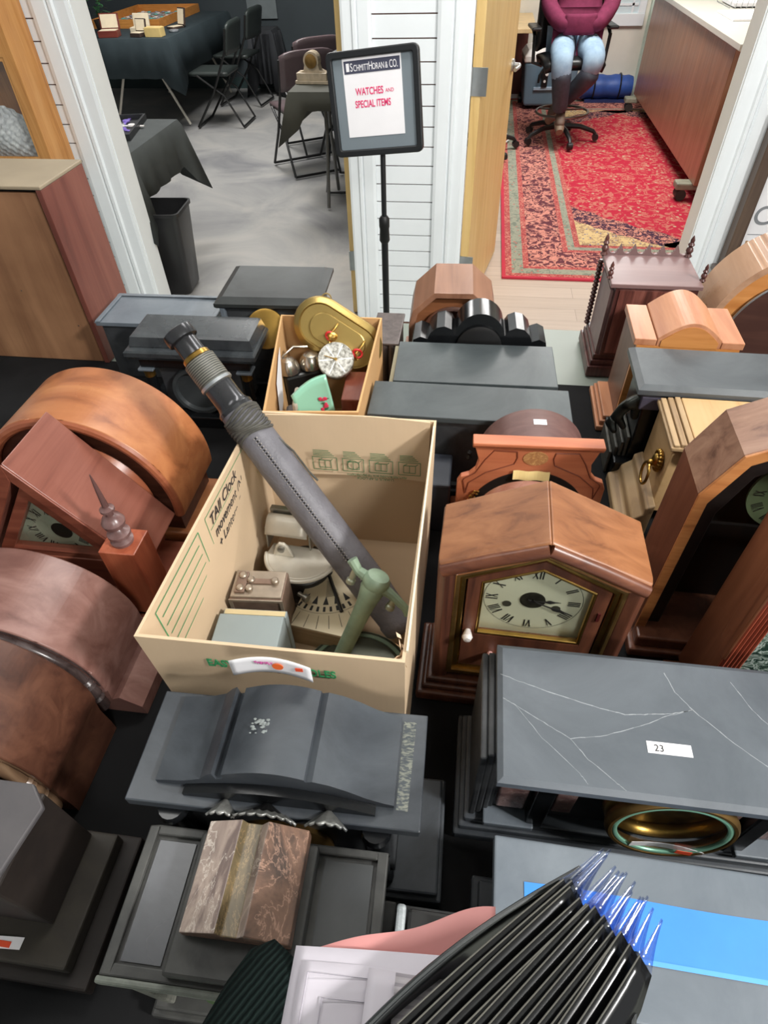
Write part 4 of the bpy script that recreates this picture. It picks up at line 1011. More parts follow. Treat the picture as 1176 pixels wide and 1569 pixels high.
# ---- mahogany clock with shield-shaped inlaid front board
def shield():
    t = thing('shield_front_clock', 'orange mahogany clock with shouldered front board and oval shell inlay', 'clock', (0.136, 0.80, TZ), 2)
    PM = wood('orange_mahogany', (196, 106, 66), (212, 124, 80), (176, 88, 54), 'x', 0.7, 0.32, 0.5); DK = wood('plum_mahogany', (104, 68, 62), (124, 86, 78), (88, 54, 50), 'x', 0.8, 0.45)
    MB().lathe([(0.094, 0.012), (0.095, 0.014), (0.095, 0.094), (0.094, 0.096), (0.001, 0.096)], (0.005, 0, 0.160), (0, 1, 0), 64).build('drum', DK, t, smooth=True, autosm=25)
    MB().box(-0.004, 0.018, 0.050, 0.064, 0.2545, 0.2556).build('paper_chip', PAPER, t)
    out = [(-0.128, 0.03), (-0.128, 0.158), (-0.122, 0.172), (-0.108, 0.178), (-0.098, 0.190), (-0.094, 0.212), (-0.103, 0.243), (-0.105, 0.255), (0.105, 0.255), (0.103, 0.243), (0.094, 0.212), (0.098, 0.190), (0.108, 0.178), (0.122, 0.172), (0.128, 0.158), (0.128, 0.03)]
    MB().py(out, 0, 0.012).build('front_board', PM, t, bevel=0.0012)
    MB().px([(-0.010, 0.252), (-0.004, 0.243), (0.016, 0.243), (0.016, 0.257), (-0.010, 0.257)], -0.107, 0.107).build('cornice', PM, t, bevel=0.0015)
    ol = MB().lathe([(0.021, 0), (0.021, 0.0006), (0.0005, 0.0006)], (0, 0, 0), (0, -1, 0), 28).build('inlay_oval', marble('shell_inlay', (196, 150, 96), (150, 96, 56), (228, 196, 140), 60, 0.4), t, loc=(0.0, -0.0003, 0.222)); ol.scale = (1, 1, 0.72)
    def gro(pts):
        return MB().tube([(x, -0.0005, z) for x, z in pts], 0.0011, 5)
    for s in (-1, 1):
        p_ = [(s*0.032, 0.235), (s*0.030, 0.222), (s*0.034, 0.208), (s*0.080, 0.186), (s*0.108, 0.160), (s*0.112, 0.135)]
        q_ = [(s*0.032, 0.235), (s*0.070, 0.236), (s*0.084, 0.214), (s*0.098, 0.184), (s*0.116, 0.170), (s*0.118, 0.165), (s*0.112, 0.135)]
        gro(p_).build('groove', plain('groove_dark', (120, 58, 36), 0.6), t); gro(q_).build('groove', plain('groove_dark', (120, 58, 36), 0.6), t)
    MB().py(arc(0, 0.088, 0.104, 0.104, -5, 185, 40), -0.002, 0.0).build('dial_opening', plain('opening_dark', (24, 16, 12), 0.6), t)
    MB().lathe([(0.074, 0), (0.078, 0.008), (0.070, 0.014), (0.064, 0.010), (0.001, 0.008)], (0, -0.003, 0.092), (0, -1, 0), 40).build('bezel', GOLD, t, smooth=True)
    MB().box(-0.135, 0.135, -0.02, 0.10, 0, 0.03).build('base', PM, t, bevel=0.004)
    tp = MB().grid(lambda u, v: (-0.034+0.062*u, -0.0035-0.006*v+0.001*math.sin(12*u), 0.196-0.016*v), 12, 2).build('masking_tape', plain('yellow_tape', (232, 206, 140), 0.6, 0, 0.05), t, solid=0.0004)
    GR = MB(); rs = random.Random(2)
    for k in range(40):
        a = math.radians(rs.uniform(150, 178)); r = 0.104+rs.uniform(-.004, .006); GR.ball((r*math.cos(a), -0.004, 0.092+r*math.sin(a)), rs.uniform(.001, .003), 5)
    GR.build('gilt_scrollwork', GOLD, t)
    MB().ball((0.098, -0.004, 0.13), 0.008, 8, (0.6, 0.5, 1.6)).build('gilt_mount', GOLD, t, smooth=True)
shield()
# ---- round moulded clock just behind the gabled one
def rounded():
    t = thing('round_top_clock', 'reddish clock with moulded round top rim just behind the gabled roof', 'clock', (0.128, 0.636, TZ-0.028), 1)
    RB = wood('rose_brown', (160, 98, 74), (184, 122, 96), (126, 72, 54), 'x', 0.6, 0.25)
    MB().py([(-0.085, 0.03)]+arc(0, 0.170, 0.085, 0.082, 180, 0, 30)+[(0.085, 0.03)], 0.012, 0.105).build('case', RB, t, smooth=True)
    for r, y, q in ((0.086, 0.004, 0.009), (0.076, -0.001, 0.006), (0.069, 0.0, 0.004)):
        MB().tube([(x, y, z) for x, z in arc(0, 0.170, r, r*0.97, 0, 180, 30)], q, 8).build('moulding', RB, t, smooth=True)
    MB().py(arc(0, 0.170, 0.068, 0.066, 0, 180, 24), 0.004, 0.012).build('dial', CREAMD, t)
    MB().box(-0.10, 0.10, -0.01, 0.11, 0.0275, 0.05).build('base', RB, t, bevel=0.004)
rounded()
tag(MB().box(0.196, 0.208, 0.700, 0.7005, TZ+0.215, TZ+0.232).build('yellow_tape_note', plain('yellow_tape', (232, 206, 140), 0.6, 0, 0.05), parent=None), 'small yellow paper note stuck at the right of the round moulded clock', 'note')

# ---- gothic clock with cresting (seen from behind)
def gothic():
    t = thing('gothic_clock', 'dark mahogany gothic clock with castellated cresting, pinnacles and twisted corner columns', 'clock', (0.335, 1.410, TZ), 0)
    DM = wood('dark_mahogany', (86, 46, 42), (112, 66, 58), (56, 28, 26), 'z', 0.8, 0.26); PL = wood('plum_flat', (122, 92, 90), (138, 106, 102), None, 'x', 0.4, 0.36, 0.3)
    W_, D, H_ = 0.192, 0.165, 0.245
    stack(t, 'base', DM, -0.014, W_+0.014, -0.004, D+0.02, [(0, 0, 0.03), (0.006, 0.03, 0.045), (0.010, 0.045, 0.06)], 0.003)
    MB().box(0.008, W_, 0.0, D, 0.06, H_-0.006).build('case', DM, t, bevel=0.002)
    MB().box(0.0, 0.008, 0.012, D-0.02, 0.06, H_-0.02).build('side_panel', PL, t)
    MB().box(0.018, W_-0.012, -0.003, 0.0, 0.07, H_-0.012).build('back_panel', wood('back_streaky', (110, 56, 46), (150, 88, 74), (70, 34, 28), 'z', 1.6, 0.4), t)
    lb = MB().box(0.115, 0.160, -0.0036, -0.003, H_-0.06, H_-0.028).build('paper_label', plain('faded_label', (156, 110, 98), 0.7, 0, 0.12, 60), t)
    MB().box(-0.006, W_+0.006, -0.004, D+0.004, H_-0.006, H_+0.004).build('top_board', PL, t, bevel=0.0015)
    # cresting: scalloped board at the front of the clock (its far side) and low one inside
    def crest(x0, x1, y, z, h, n):
        pr = [(x0, z)]; w_ = (x1-x0)/n
        for k in range(n):
            a = x0+w_*k
            pr += [(a+w_*0.10, z+h*0.42), (a+w_*0.02, z+h*0.8), (a+w_*0.12, z+h)] if False else []
            pr += [(a, z+h*0.55), (a+w_*0.12, z+h), (a+w_*0.26, z+h*0.6)] + [(a+w_*(0.62+0.33*math.cos(q)), z+h*(0.55-0.42*math.sin(q))) for q in [PI*(1-i/6) for i in range(7)]]
        pr += [(x1, z+h*0.55), (x1, z)]
        return pr
    MB().py(crest(-0.004, W_+0.004, 0, H_+0.004, 0.026, 6), D-0.006, D+0.002).build('cresting', PL, t)
    for y0_ in (0.0,):
        mb = MB(); pts = [(p[1], p[0]) for p in crest(0, 0, 0, 0, 0, 1)]
    mb = MB()
    for k in range(5):
        c = 0.02+k*0.032
        mb.py([(c-0.008, H_+0.004), (c+0.008, H_+0.004), (c+0.004, H_+0.010), (c, H_+0.016), (c-0.004, H_+0.010)], D-0.05, D-0.047)
    def pinn(x, y, s=1.0):
        return MB().lathe([(0.006*s, 0), (0.011*s, 0.006*s), (0.006*s, 0.012*s), (0.010*s, 0.020*s), (0.0085*s, 0.026*s), (0.005*s, 0.030*s), (0.009*s, 0.036*s), (0.005*s, 0.042*s), (0.006*s, 0.048*s), (0.001*s, 0.060*s)], (x, y, H_), (0, 0, 1), 12)
    for x, y in ((-0.004, D-0.004), (W_+0.004, D-0.004), (-0.006, 0.03), (W_+0.01, 0.03)):
        pinn(x, y, 0.9 if y > 0.1 else 0.7).build('pinnacle', DM, t, smooth=True)
    for x, y in ((-0.006, D-0.002), (W_+0.006, D-0.002)):
        pr = []; n = 17
        for k in range(n): z = 0.06+(H_-0.07)*k/n; pr += [(0.0045, z), (0.0080, z+0.004), (0.0080, z+0.006), (0.0045, z+0.010)]
        MB().lathe(pr, (x, y, 0), (0, 0, 1), 10).build('turned_column', DM, t, smooth=True)
    MB().box(W_*0.2, W_*0.8, D, D+0.004, 0.09, 0.22).build('dial', CREAMD, t)
gothic()

# ---- light orange mantel clock with bowed top
def bowed():
    t = thing('bow_top_clock', 'orange-brown clock with low bowed top between two flat shoulders beside the gothic clock', 'clock', (0.352, 1.185, TZ), -1)
    OB = wood('peach_wood', (196, 128, 88), (214, 148, 106), (176, 104, 66), 'y', 0.5, 0.28, 0.4); OF = wood('orange_front', (206, 130, 60), (224, 152, 80), (180, 104, 40), 'x', 0.6, 0.3, 0.6); DK = wood('brown_side', (120, 72, 50), (142, 90, 62), None, 'z', 0.8, 0.3)
    W_, D = 0.215, 0.150
    MB().box(0.006, W_-0.006, 0.008, D-0.004, 0.035, 0.222).build('case', DK, t, bevel=0.003)
    sh = [(0, 0.222), (0, 0.236), (0.045, 0.236)]
    hp = [(0.045+0.125*i/20, 0.240+0.036*math.sin(PI*i/20)) for i in range(21)]
    MB().py([(0, 0.222), (0, 0.237), (0.044, 0.237), (0.044, 0.222)], 0, D).build('shoulder', OB, t, bevel=0.0015)
    MB().py([(0.171, 0.222), (0.171, 0.237), (W_, 0.237), (W_, 0.222)], 0, D).build('shoulder', OB, t, bevel=0.0015)
    MB().py([(0.045, 0.222)]+hp+[(0.170, 0.222)], 0, D).build('bowed_top', OB, t, bevel=0.0012)
    MB().py([(0.052, 0.222)]+[(0.052+0.111*i/16, 0.236+0.032*math.sin(PI*i/16)) for i in range(17)]+[(0.163, 0.222)], -0.002, 0.0).build('front_veneer', OF, t)
    MB().box(0.006, W_-0.006, -0.001, 0.008, 0.035, 0.222).build('front_board', OF, t)
    MB().lathe([(0.058, 0), (0.06, 0.006), (0.052, 0.01), (0.001, 0.01)], (W_/2, -0.001, 0.135), (0, -1, 0), 32).build('dial', CREAMD, t, smooth=True)
    stack(t, 'base', OB, -0.03, W_+0.03, -0.008, D+0.01, [(0, 0, 0.014), (0.006, 0.014, 0.026), (0.012, 0.026, 0.036)], 0.003)
bowed()

# ---- big round-top clock on the far right
def big_round():
    t = thing('round_top_clock', 'large tan clock with broad half-round top at the far right edge', 'clock', (0.778, 1.395, TZ), -3)
    TB = wood('tan_bentwood', (176, 132, 100), (196, 152, 118), (150, 106, 78), 'y', 0.4, 0.25, 0.5); OF = MATS['orange_front']
    mb = MB(); n = 80
    A, B = arc(0, 0.13, 0.215, 0.215, 0, 180, n), arc(0, 0.13, 0.200, 0.200, 0, 180, n)
    for k in range(n): mb.py([A[k], A[k+1], B[k+1], B[k]], 0.0, 0.15)
    mb.py([(-0.215, 0.02), (-0.200, 0.02), (-0.200, 0.13), (-0.215, 0.13)], 0, 0.15).py([(0.215, 0.02), (0.200, 0.02), (0.200, 0.13), (0.215, 0.13)], 0, 0.15)
    mb.build('bent_hood', TB, t, smooth=True)
    MB().py([(-0.2, 0.02)]+arc(0, 0.13, 0.2, 0.2, 180, 0, 36)+[(0.2, 0.02)], 0.012, 0.14).build('front_board', OF, t, smooth=True)
    MB().py([(-0.165, 0.03)]+arc(0, 0.12, 0.165, 0.165, 180, 0, 36)+[(0.165, 0.03)], 0.004, 0.012).build('dark_back_door', wood('back_door_brown', (74, 44, 36), (92, 58, 46), None, 'x', 0.6, 0.35), t, smooth=True)
    MB().tube([(x, 0.004, z) for x, z in arc(0, 0.12, 0.166, 0.166, 0, 180, 36)], 0.003, 6).build('rim', STEEL, t, smooth=True)
    MB().box(-0.235, 0.235, -0.012, 0.16, 0, 0.022).build('base', TB, t, bevel=0.004)
big_round()

# ---- black slab clock with gilt-lion foot on the right
def right_black():
    t = thing('black_column_clock', 'black clock with long flat grey-sheened top and dark animal figure at its left corner', 'clock', (0.335, 1.012, TZ), -1)
    W_, D = 0.36, 0.152
    mb = MB(); H_ = 0.235
    mb.loft([[(i, i, z), (W_-i, i, z), (W_-i, D-i, z), (i, D-i, z)] for i, z in ((0.006, H_-0.026), (0.0, H_-0.018), (0.0, H_-0.008), (0.010, H_))])
    mb.build('top_slab', slate('blue_black_top', (68, 72, 75), (128, 132, 134), 0.30, 0.4, 5), t)
    MB().box(0.022, W_-0.02, 0.014, D-0.012, 0.05, H_-0.026).build('body', GLOSS, t, bevel=0.003)
    MB().box(0.012, 0.05, 0.004, 0.03, H_-0.055, H_-0.026).build('corner_block', slate('violet_block', (70, 66, 80), (110, 106, 120), 0.35, 0.3), t, bevel=0.002)
    mb = MB()
    for k in range(4): mb.box(-0.012+k*0.009, -0.006+k*0.009, 0.02, 0.125-k*0.006, 0.0+0.01*k, 0.058+0.014*k)
    mb.build('stepped_side', slate('worn_black', (50, 50, 48), (140, 136, 122), 0.4, 0.5, 30), t, bevel=0.002)
    MB().box(-0.004, W_+0.01, -0.004, D+0.006, 0, 0.05).build('base', GLOSS, t, bevel=0.004)
    V = [(0.024, 0.02, 0.205), (0.010, 0.02, 0.192), (-0.006, 0.022, 0.176), (-0.020, 0.026, 0.150), (-0.026, 0.024, 0.126), (-0.018, 0.002, 0.122), (0.0, 0.008, 0.128), (0.012, 0.012, 0.150), (-0.030, 0.04, 0.122)]
    E_ = [(0,1),(1,2),(2,3),(3,4),(4,5),(3,6),(1,7),(4,8)]
    skin_mesh('animal_mount', V, E_, [.010,.012,.013,.010,.009,.006,.006,.008,.006], plain('bronze_black', (44, 46, 42), 0.3, 0.6, 0.4, 60), t, 2, 0)
right_black()

# ---- blond wood clock with brass lion ring handle
def blond():
    t = thing('blond_bracket_clock', 'blond wood clock with a brass lion-head ring handle on its side', 'clock', (0.375, 0.868, TZ), -1)
    BW = wood('blond_wood', (204, 162, 106), (216, 176, 122), (184, 138, 84), 'y', 0.5, 0.32, 0.3); ST = wood('zebra_blond', (186, 150, 104), (206, 176, 128), (130, 98, 66), 'y', 0.5, 0.4)
    W_, D, H_ = 0.27, 0.138, 0.215
    MB().box(0.004, W_, 0.004, D, 0.05, H_-0.012).build('case', BW, t, bevel=0.002)
    mb = MB().box(-0.004, W_+0.004, -0.004, D+0.004, H_-0.012, H_-0.004)
    mb.build('cornice', ST, t, bevel=0.002)
    mb = MB()
    for k in range(3): mb.box(0.0+0.012*k, 0.010+0.012*k, -0.002, D+0.002, H_-0.004, H_+0.001+0.002*k)
    mb.build('reeded_band', ST, t, bevel=0.0015)
    MB().box(0.036, W_, -0.002, D+0.002, H_-0.004, H_+0.004).build('top_board', BW, t, bevel=0.002)
    mb = MB(); prof = [(0.004, 0.085), (-0.012, 0.075), (-0.012, 0.060), (-0.030, 0.045), (-0.032, 0.030), (-0.052, 0.020), (-0.052, 0.0), (0.004, 0.0)]
    mb.py(prof, -0.02, D+0.004).build('stepped_foot', ST, t, bevel=0.003)
    lion = MB()
    rs = random.Random(9); cx, cy, cz = -0.004, 0.035, 0.150
    lion.ball((cx, cy, cz), 0.013, 12, (0.8, 1, 1.2)).ball((cx-0.010, cy, cz-0.006), 0.007, 8)
    for k in range(16):
        a = 2*PI*k/16; lion.ball((cx+0.001, cy+0.015*math.cos(a), cz+0.018*math.sin(a)), 0.0055, 6)
    lm = lion.build('lion_mask', BRASS, t, smooth=True)
    mb = MB().tube([(cx-0.012-0.004*math.sin(a/2), cy-0.003+0.019*math.sin(a), cz-0.030+0.022*math.cos(a)) for a in [2*PI*k/28 for k in range(29)]], 0.0028, 8, cap=False)
    mb.build('ring_handle', BRASS, lm, smooth=True)
    MB().box(0.05, W_-0.03, 0.0, 0.004, 0.06, H_-0.02).build('front_panel', plain('brass_front', (176, 140, 80), 0.3, 0.8), t)
    bd = MB()
    bd.grid(lambda u, v: (0.020+0.05*u, -0.004-0.012*math.sin(PI*u)*math.sin(PI*v), H_-0.026+0.03*v*math.sin(PI*(0.15+0.85*u))), 10, 6)
    bd.build('green_black_ornament', plain('bottle_black', (26, 44, 38), 0.15, 0.2), t, smooth=True, solid=0.004)
blond()

# ---- large polygonal-top walnut clock on the right
def polygon_top():
    t = thing('polygonal_top_clock', 'large walnut clock with many-sided arched hood and orange front edge on the right', 'clock', (0.463, 0.602, TZ), -1)
    WT = wood('grained_walnut', (150, 106, 82), (178, 134, 106), (106, 68, 52), 'x', 0.8, 0.28); OE = wood('orange_edge', (196, 118, 58), (216, 142, 76), (150, 84, 40), 'x', 1.4, 0.3)
    WS = wood('walnut_side_dark', (118, 66, 44), (140, 84, 58), (84, 44, 30), 'z', 0.7, 0.3)
    out = [(-0.147, 0.02), (-0.147, 0.342), (-0.116, 0.410), (-0.048, 0.447), (0.048, 0.447), (0.116, 0.410), (0.147, 0.342), (0.147, 0.02)]
    inn = [(x*0.90, z if z < 0.1 else z-0.013-0.0*x) for x, z in out]; inn2 = [(x*0.74, z if z < 0.1 else z-0.042) for x, z in out]
    mb = MB()
    for k in range(7):
        mb.mi = 1 if k in (0, 6) else 0
        mb.py([out[k], out[k+1], inn[k+1], inn[k]], 0.004, 0.098)
    mb.build('hood', [WT, WS], t, bevel=0.0015)
    mb = MB()
    for k in range(7): mb.py([out[k], out[k+1], inn[k+1], inn[k]], 0.0, 0.004)
    mb.build('front_edge', OE, t, bevel=0.001)
    mb = MB()
    for k in range(7): mb.py([inn[k], inn[k+1], inn2[k+1], inn2[k]], 0.012, 0.03)
    mb.build('black_moulding', plain('ebonised', (34, 28, 26), 0.35, 0, 0.3, 40), t, bevel=0.003)
    MB().py(inn2, 0.026, 0.028).build('glass_pane', GLASS, t)
    MB().py(inn, 0.08, 0.094).build('back_board', plain('interior_dark', (20, 16, 14), 0.6), t)
    dl = MB().lathe([(0.066, 0), (0.066, 0.004), (0.001, 0.004)], (0.012, 0.066, 0.300), (0, -1, 0), 40).build('dial', plain('green_cream_dial', (120, 134, 98), 0.5, 0, 0.2, 12), t)
    dial_marks(0.012, 0.300, 0.052, 0.0618, 0.014).build('numerals', INK, dl)
    MB().box(-0.10, 0.10, 0.06, 0.066, 0.21, 0.235).build('dial_shelf', plain('interior_dark', (20, 16, 14), 0.6), t)
    stack(t, 'base', WS, -0.155, 0.155, -0.03, 0.105, [(0, 0, 0.02), (0.008, 0.02, 0.045)], 0.004)
polygon_top()

# ---- reddish clock with reeded column and painted glass, far right in front
def reeded():
    t = thing('reeded_column_clock', 'red-brown clock with reeded corner and patterned glass at the right edge', 'clock', (0.378, 0.470, TZ), 0)
    RS = wood('red_brown_side', (142, 82, 52), (170, 104, 68), (100, 52, 34), 'z', 0.6, 0.3); RR = wood('red_reed', (150, 60, 38), (176, 80, 50), (96, 34, 24), 'z', 1.2, 0.3)
    W_, D, H_ = 0.26, 0.092, 0.42
    MB().box(0.0, 0.014, 0.008, D, 0.03, H_-0.012).build('side_board', RS, t, bevel=0.002); MB().box(W_-0.014, W_, 0.008, D, 0.03, H_-0.012).build('side_board', RS, t, bevel=0.002)
    MB().px([(0.000, 0.175), (0.012, 0.172), (0.030, 0.19), (0.034, 0.26), (0.028, H_-0.012), (0.0, H_-0.012)], -0.006, 0.0).build('side_bracket', RS, t, bevel=0.002)
    mb = MB()
    for k in range(5): mb.tube([(-0.001+0.0052*k, 0.002, 0.03), (-0.001+0.0052*k, 0.002, H_-0.02)], 0.003, 8)
    mb.build('reeding', RR, t, smooth=True)
    MB().box(-0.004, W_+0.004, -0.004, D+0.004, H_-0.02, H_).build('cornice', RS, t, bevel=0.004)
    def painted():
        mt, nt, b = new_mat('painted_glass'); mp = texmap(nt, (1, 1, 1)); n = noise(nt, mp, 45, 3, 2.5)
        r = ramp(nt, n.outputs['Fac'], [(0.42, rgb(40, 60, 52)), (0.48, rgb(110, 132, 118)), (0.52, rgb(196, 206, 200)), (0.58, rgb(90, 112, 98))])
        nt.links.new(r.outputs[0], b.inputs['Base Color']); b.inputs['Roughness'].default_value = 0.12; return mt
    MB().box(0.024, W_-0.024, 0.004, 0.008, 0.03, 0.29).build('painted_glass_panel', painted(), t)
    MB().box(0.024, W_-0.024, 0.004, 0.008, 0.31, H_-0.02).build('upper_panel', RS, t)
    MB().box(0.014, W_-0.014, D-0.008, D-0.002, 0.03, H_-0.02).build('back_board', RS, t)
    stack(t, 'base', RS, -0.02, W_+0.02, -0.016, D, [(0, 0, 0.02), (0.008, 0.02, 0.03)], 0.003)
reeded()

# ---- framed sheet against the right slats
def framed():
    t = thing('framed_sheet', 'dark-framed printed sheet with gold and grey lettering leaning by the right doorway trim', 'frame', (1.24, 2.93, 0.40))
    FB = wood('frame_umber', (86, 66, 54), (106, 84, 68), (60, 44, 38), 'z', 0.8, 0.35)
    o = [(-0.095, 0), (0.30, 0), (0.30, 0.62), (-0.095, 0.62)]; i = [(-0.045, 0.05), (0.25, 0.05), (0.25, 0.57), (-0.045, 0.57)]
    MB().ring_y(o, i, -0.02, 0.05).build('frame', FB, t, bevel=0.005)
    MB().box(-0.045, 0.25, 0.0, 0.006, 0.05, 0.57).build('sheet', PAPER, t)
    GL = plain('gold_print', (176, 142, 104), 0.5); GY = plain('grey_print', (130, 132, 136), 0.5)
    text('lettering', 'H', 0.07, GL, t, (-0.030, -0.001, 0.070), (PI/2, 0, 0), bold=0.002)
    text('lettering', 'r', 0.055, GL, t, (0.026, -0.001, 0.070), (PI/2, 0, 0), bold=0.002)
    text('lettering', 'C', 0.11, GY, t, (-0.035, -0.001, 0.19), (PI/2, 0, 0), bold=0.001)
    MB().box(-0.03, 0.22, -0.0006, 0.0, 0.145, 0.148).build('rule', GY, t)
    # the stand it rests on
    s = thing('side_shelf', 'dark low shelf with mitred ledge carrying the framed sheet at the right', 'shelf', (1.12, 2.70, 0))
    MB().box(0, 0.5, 0, 0.27, 0.375, 0.40).build('shelf_top', plain('ledge_grey', (92, 82, 78), 0.4), s, bevel=0.004)
    MB().box(0.01, 0.03, 0.02, 0.26, 0, 0.375).build('side_panel', FB, s); MB().box(0.47, 0.49, 0.02, 0.26, 0, 0.375).build('side_panel', FB, s)
framed()
# ================================================================== CLOCKS (left and lower middle)
# ---- wavy-topped black slate clock, lower middle
def wavy():
    t = thing('slate_mantel_clock', 'black slate clock with wavy top and cast leaf ornament in front of the open box', 'clock', (-0.311, 0.184, TZ), 1)
    W_, D = 0.306, 0.122
    MB().box(0, W_, 0, D, 0.234, 0.249).build('top_slab', BLACK, t, bevel=0.0015)
    MB().box(0.028, W_-0.028, 0.012, D-0.010, 0.05, 0.234).build('body', BLACKD, t, bevel=0.002)
    for x in (0.045, W_-0.045):
        MB().lathe([(0.014, 0.05), (0.016, 0.058), (0.012, 0.064), (0.012, 0.214), (0.016, 0.222), (0.014, 0.232)], (x, 0.004, 0), (0, 0, 1), 16).build('column', GLOSS, t, smooth=True)
    stack(t, 'plinth', BLACK, -0.012, W_+0.030, -0.014, D+0.012, [(0, 0, 0.035), (0.005, 0.035, 0.048)], 0.003)
    pr = [(0.028, 0.249), (0.028, 0.256), (0.060, 0.262), (0.080, 0.272), (0.090, 0.285), (0.096, 0.290), (0.098, 0.276), (0.106, 0.280)]
    pr += [(0.106+0.085*i/12, 0.280+0.026*math.sin(PI*(0.12+0.62*i/12))) for i in range(13)]
    pr += [(0.192, 0.294), (0.199, 0.297), (0.215, 0.292), (0.232, 0.282), (0.250, 0.268), (0.268, 0.259), (0.278, 0.256), (0.278, 0.249)]
    MB().py(pr, 0.020, D-0.008).build('pediment', BLACK, t, smooth=True, autosm=22)
    MB().py([(0.060, 0.249)]+[(0.06+0.2*i/20, 0.254+0.022*math.sin(PI*i/20)) for i in range(21)]+[(0.26, 0.249)], 0.010, 0.0195).build('pediment_moulding', GLOSS, t, smooth=True, autosm=25)
    # cast leaves
    SI = plain('pewter_leaf', (150, 150, 146), 0.35, 0.6, 0.4, 90); DKL = plain('black_cast_leaf', (40, 40, 40), 0.3, 0.4, 0.4, 60)
    for cx, n, r, mt_ in ((0.150, 9, 0.030, DKL), (0.150, 9, 0.034, SI), (0.106, 5, 0.016, SI), (0.213, 6, 0.022, SI)):
        mb = MB(); lo = 0.70 if (mt_ is SI and r > 0.03) else 0.0
        def shell(u, v):
            a = PI*u; q = lo+(1-lo)*v; rip = abs(math.sin(n*a))
            rr_ = r*q*(0.90+0.10*rip)
            return (cx+rr_*math.cos(a), 0.011-0.016*q-0.0025*rip*q, 0.2505+rr_*0.62*math.sin(a))
        mb.grid(shell, n*8, 6)
        mb.build('cast_leaf', mt_, t, smooth=True, solid=0.0025)
    # worn speckle on the right end of the slab
    wm, nt, b = new_mat('worn_slate'); mp = texmap(nt, (160, 420, 60)); n = noise(nt, mp, 1.0, 4, 0.4)
    r = ramp(nt, n.outputs['Fac'], [(0.45, rgb(62, 68, 72)), (0.62, rgb(122, 124, 112))]); nt.links.new(r.outputs[0], b.inputs['Base Color']); b.inputs['Roughness'].default_value = 0.6
    MB().quad((0.280, 0.018, 0.2494), (0.292, 0.018, 0.2494), (0.294, 0.112, 0.2494), (0.280, 0.112, 0.2494)).build('worn_strip', wm, t)
    wk = MB(); rw = random.Random(5)
    for k in range(70):
        x_ = 0.128+0.034*rw.random(); y_ = 0.058+0.016*rw.random()
        wk.ball((x_, y_, 0.3045-0.10*(x_-0.140)**2/0.01*0.012), rw.uniform(.0006, .0018), 5, (1.6, 1, 0.4))
    wk.build('wear_mark', plain('pale_wear', (122, 128, 126), 0.7, 0, 0.3, 200), t)
    MB().lathe([(0.055, 0), (0.058, 0.006), (0.05, 0.01), (0.001, 0.01)], (W_/2, 0.012, 0.14), (0, -1, 0), 32).build('dial', OLDBR, t, smooth=True)
    # tag curling over the back
    tg = MB().grid(lambda u, v: (0.094+0.088*u, 0.119+0.004*math.sin(PI*u), 0.300+0.014*math.sin(PI*(0.15+0.7*u))+0.030*v), 14, 4).build('paper_tag', PAPER, t, smooth=True, solid=0.0004)
    MB().lathe([(0.006, 0), (0.006, 0.0006), (0.0005, 0.0006)], (0.146, 0.1212, 0.330), (0, -1, 0), 18).build('orange_dot', plain('orange_dot', (244, 112, 50), 0.5), tg)
    text('tag_lettering', '38727', 0.007, INK, tg, (0.106, 0.1216, 0.331), (PI/2, 0, math.radians(3)))
    text('tag_lettering', 'THEMPLY', 0.006, plain('tag_magenta', (200, 60, 150), 0.6), tg, (0.121, 0.1209, 0.3325), (PI/2, 0, math.radians(1)), sx=0.8)
    MB().box(0.165, 0.173, 0.1195, 0.1200, 0.326, 0.332).build('red_mark', plain('orange_red', (230, 84, 50), 0.5), tg)
wavy()
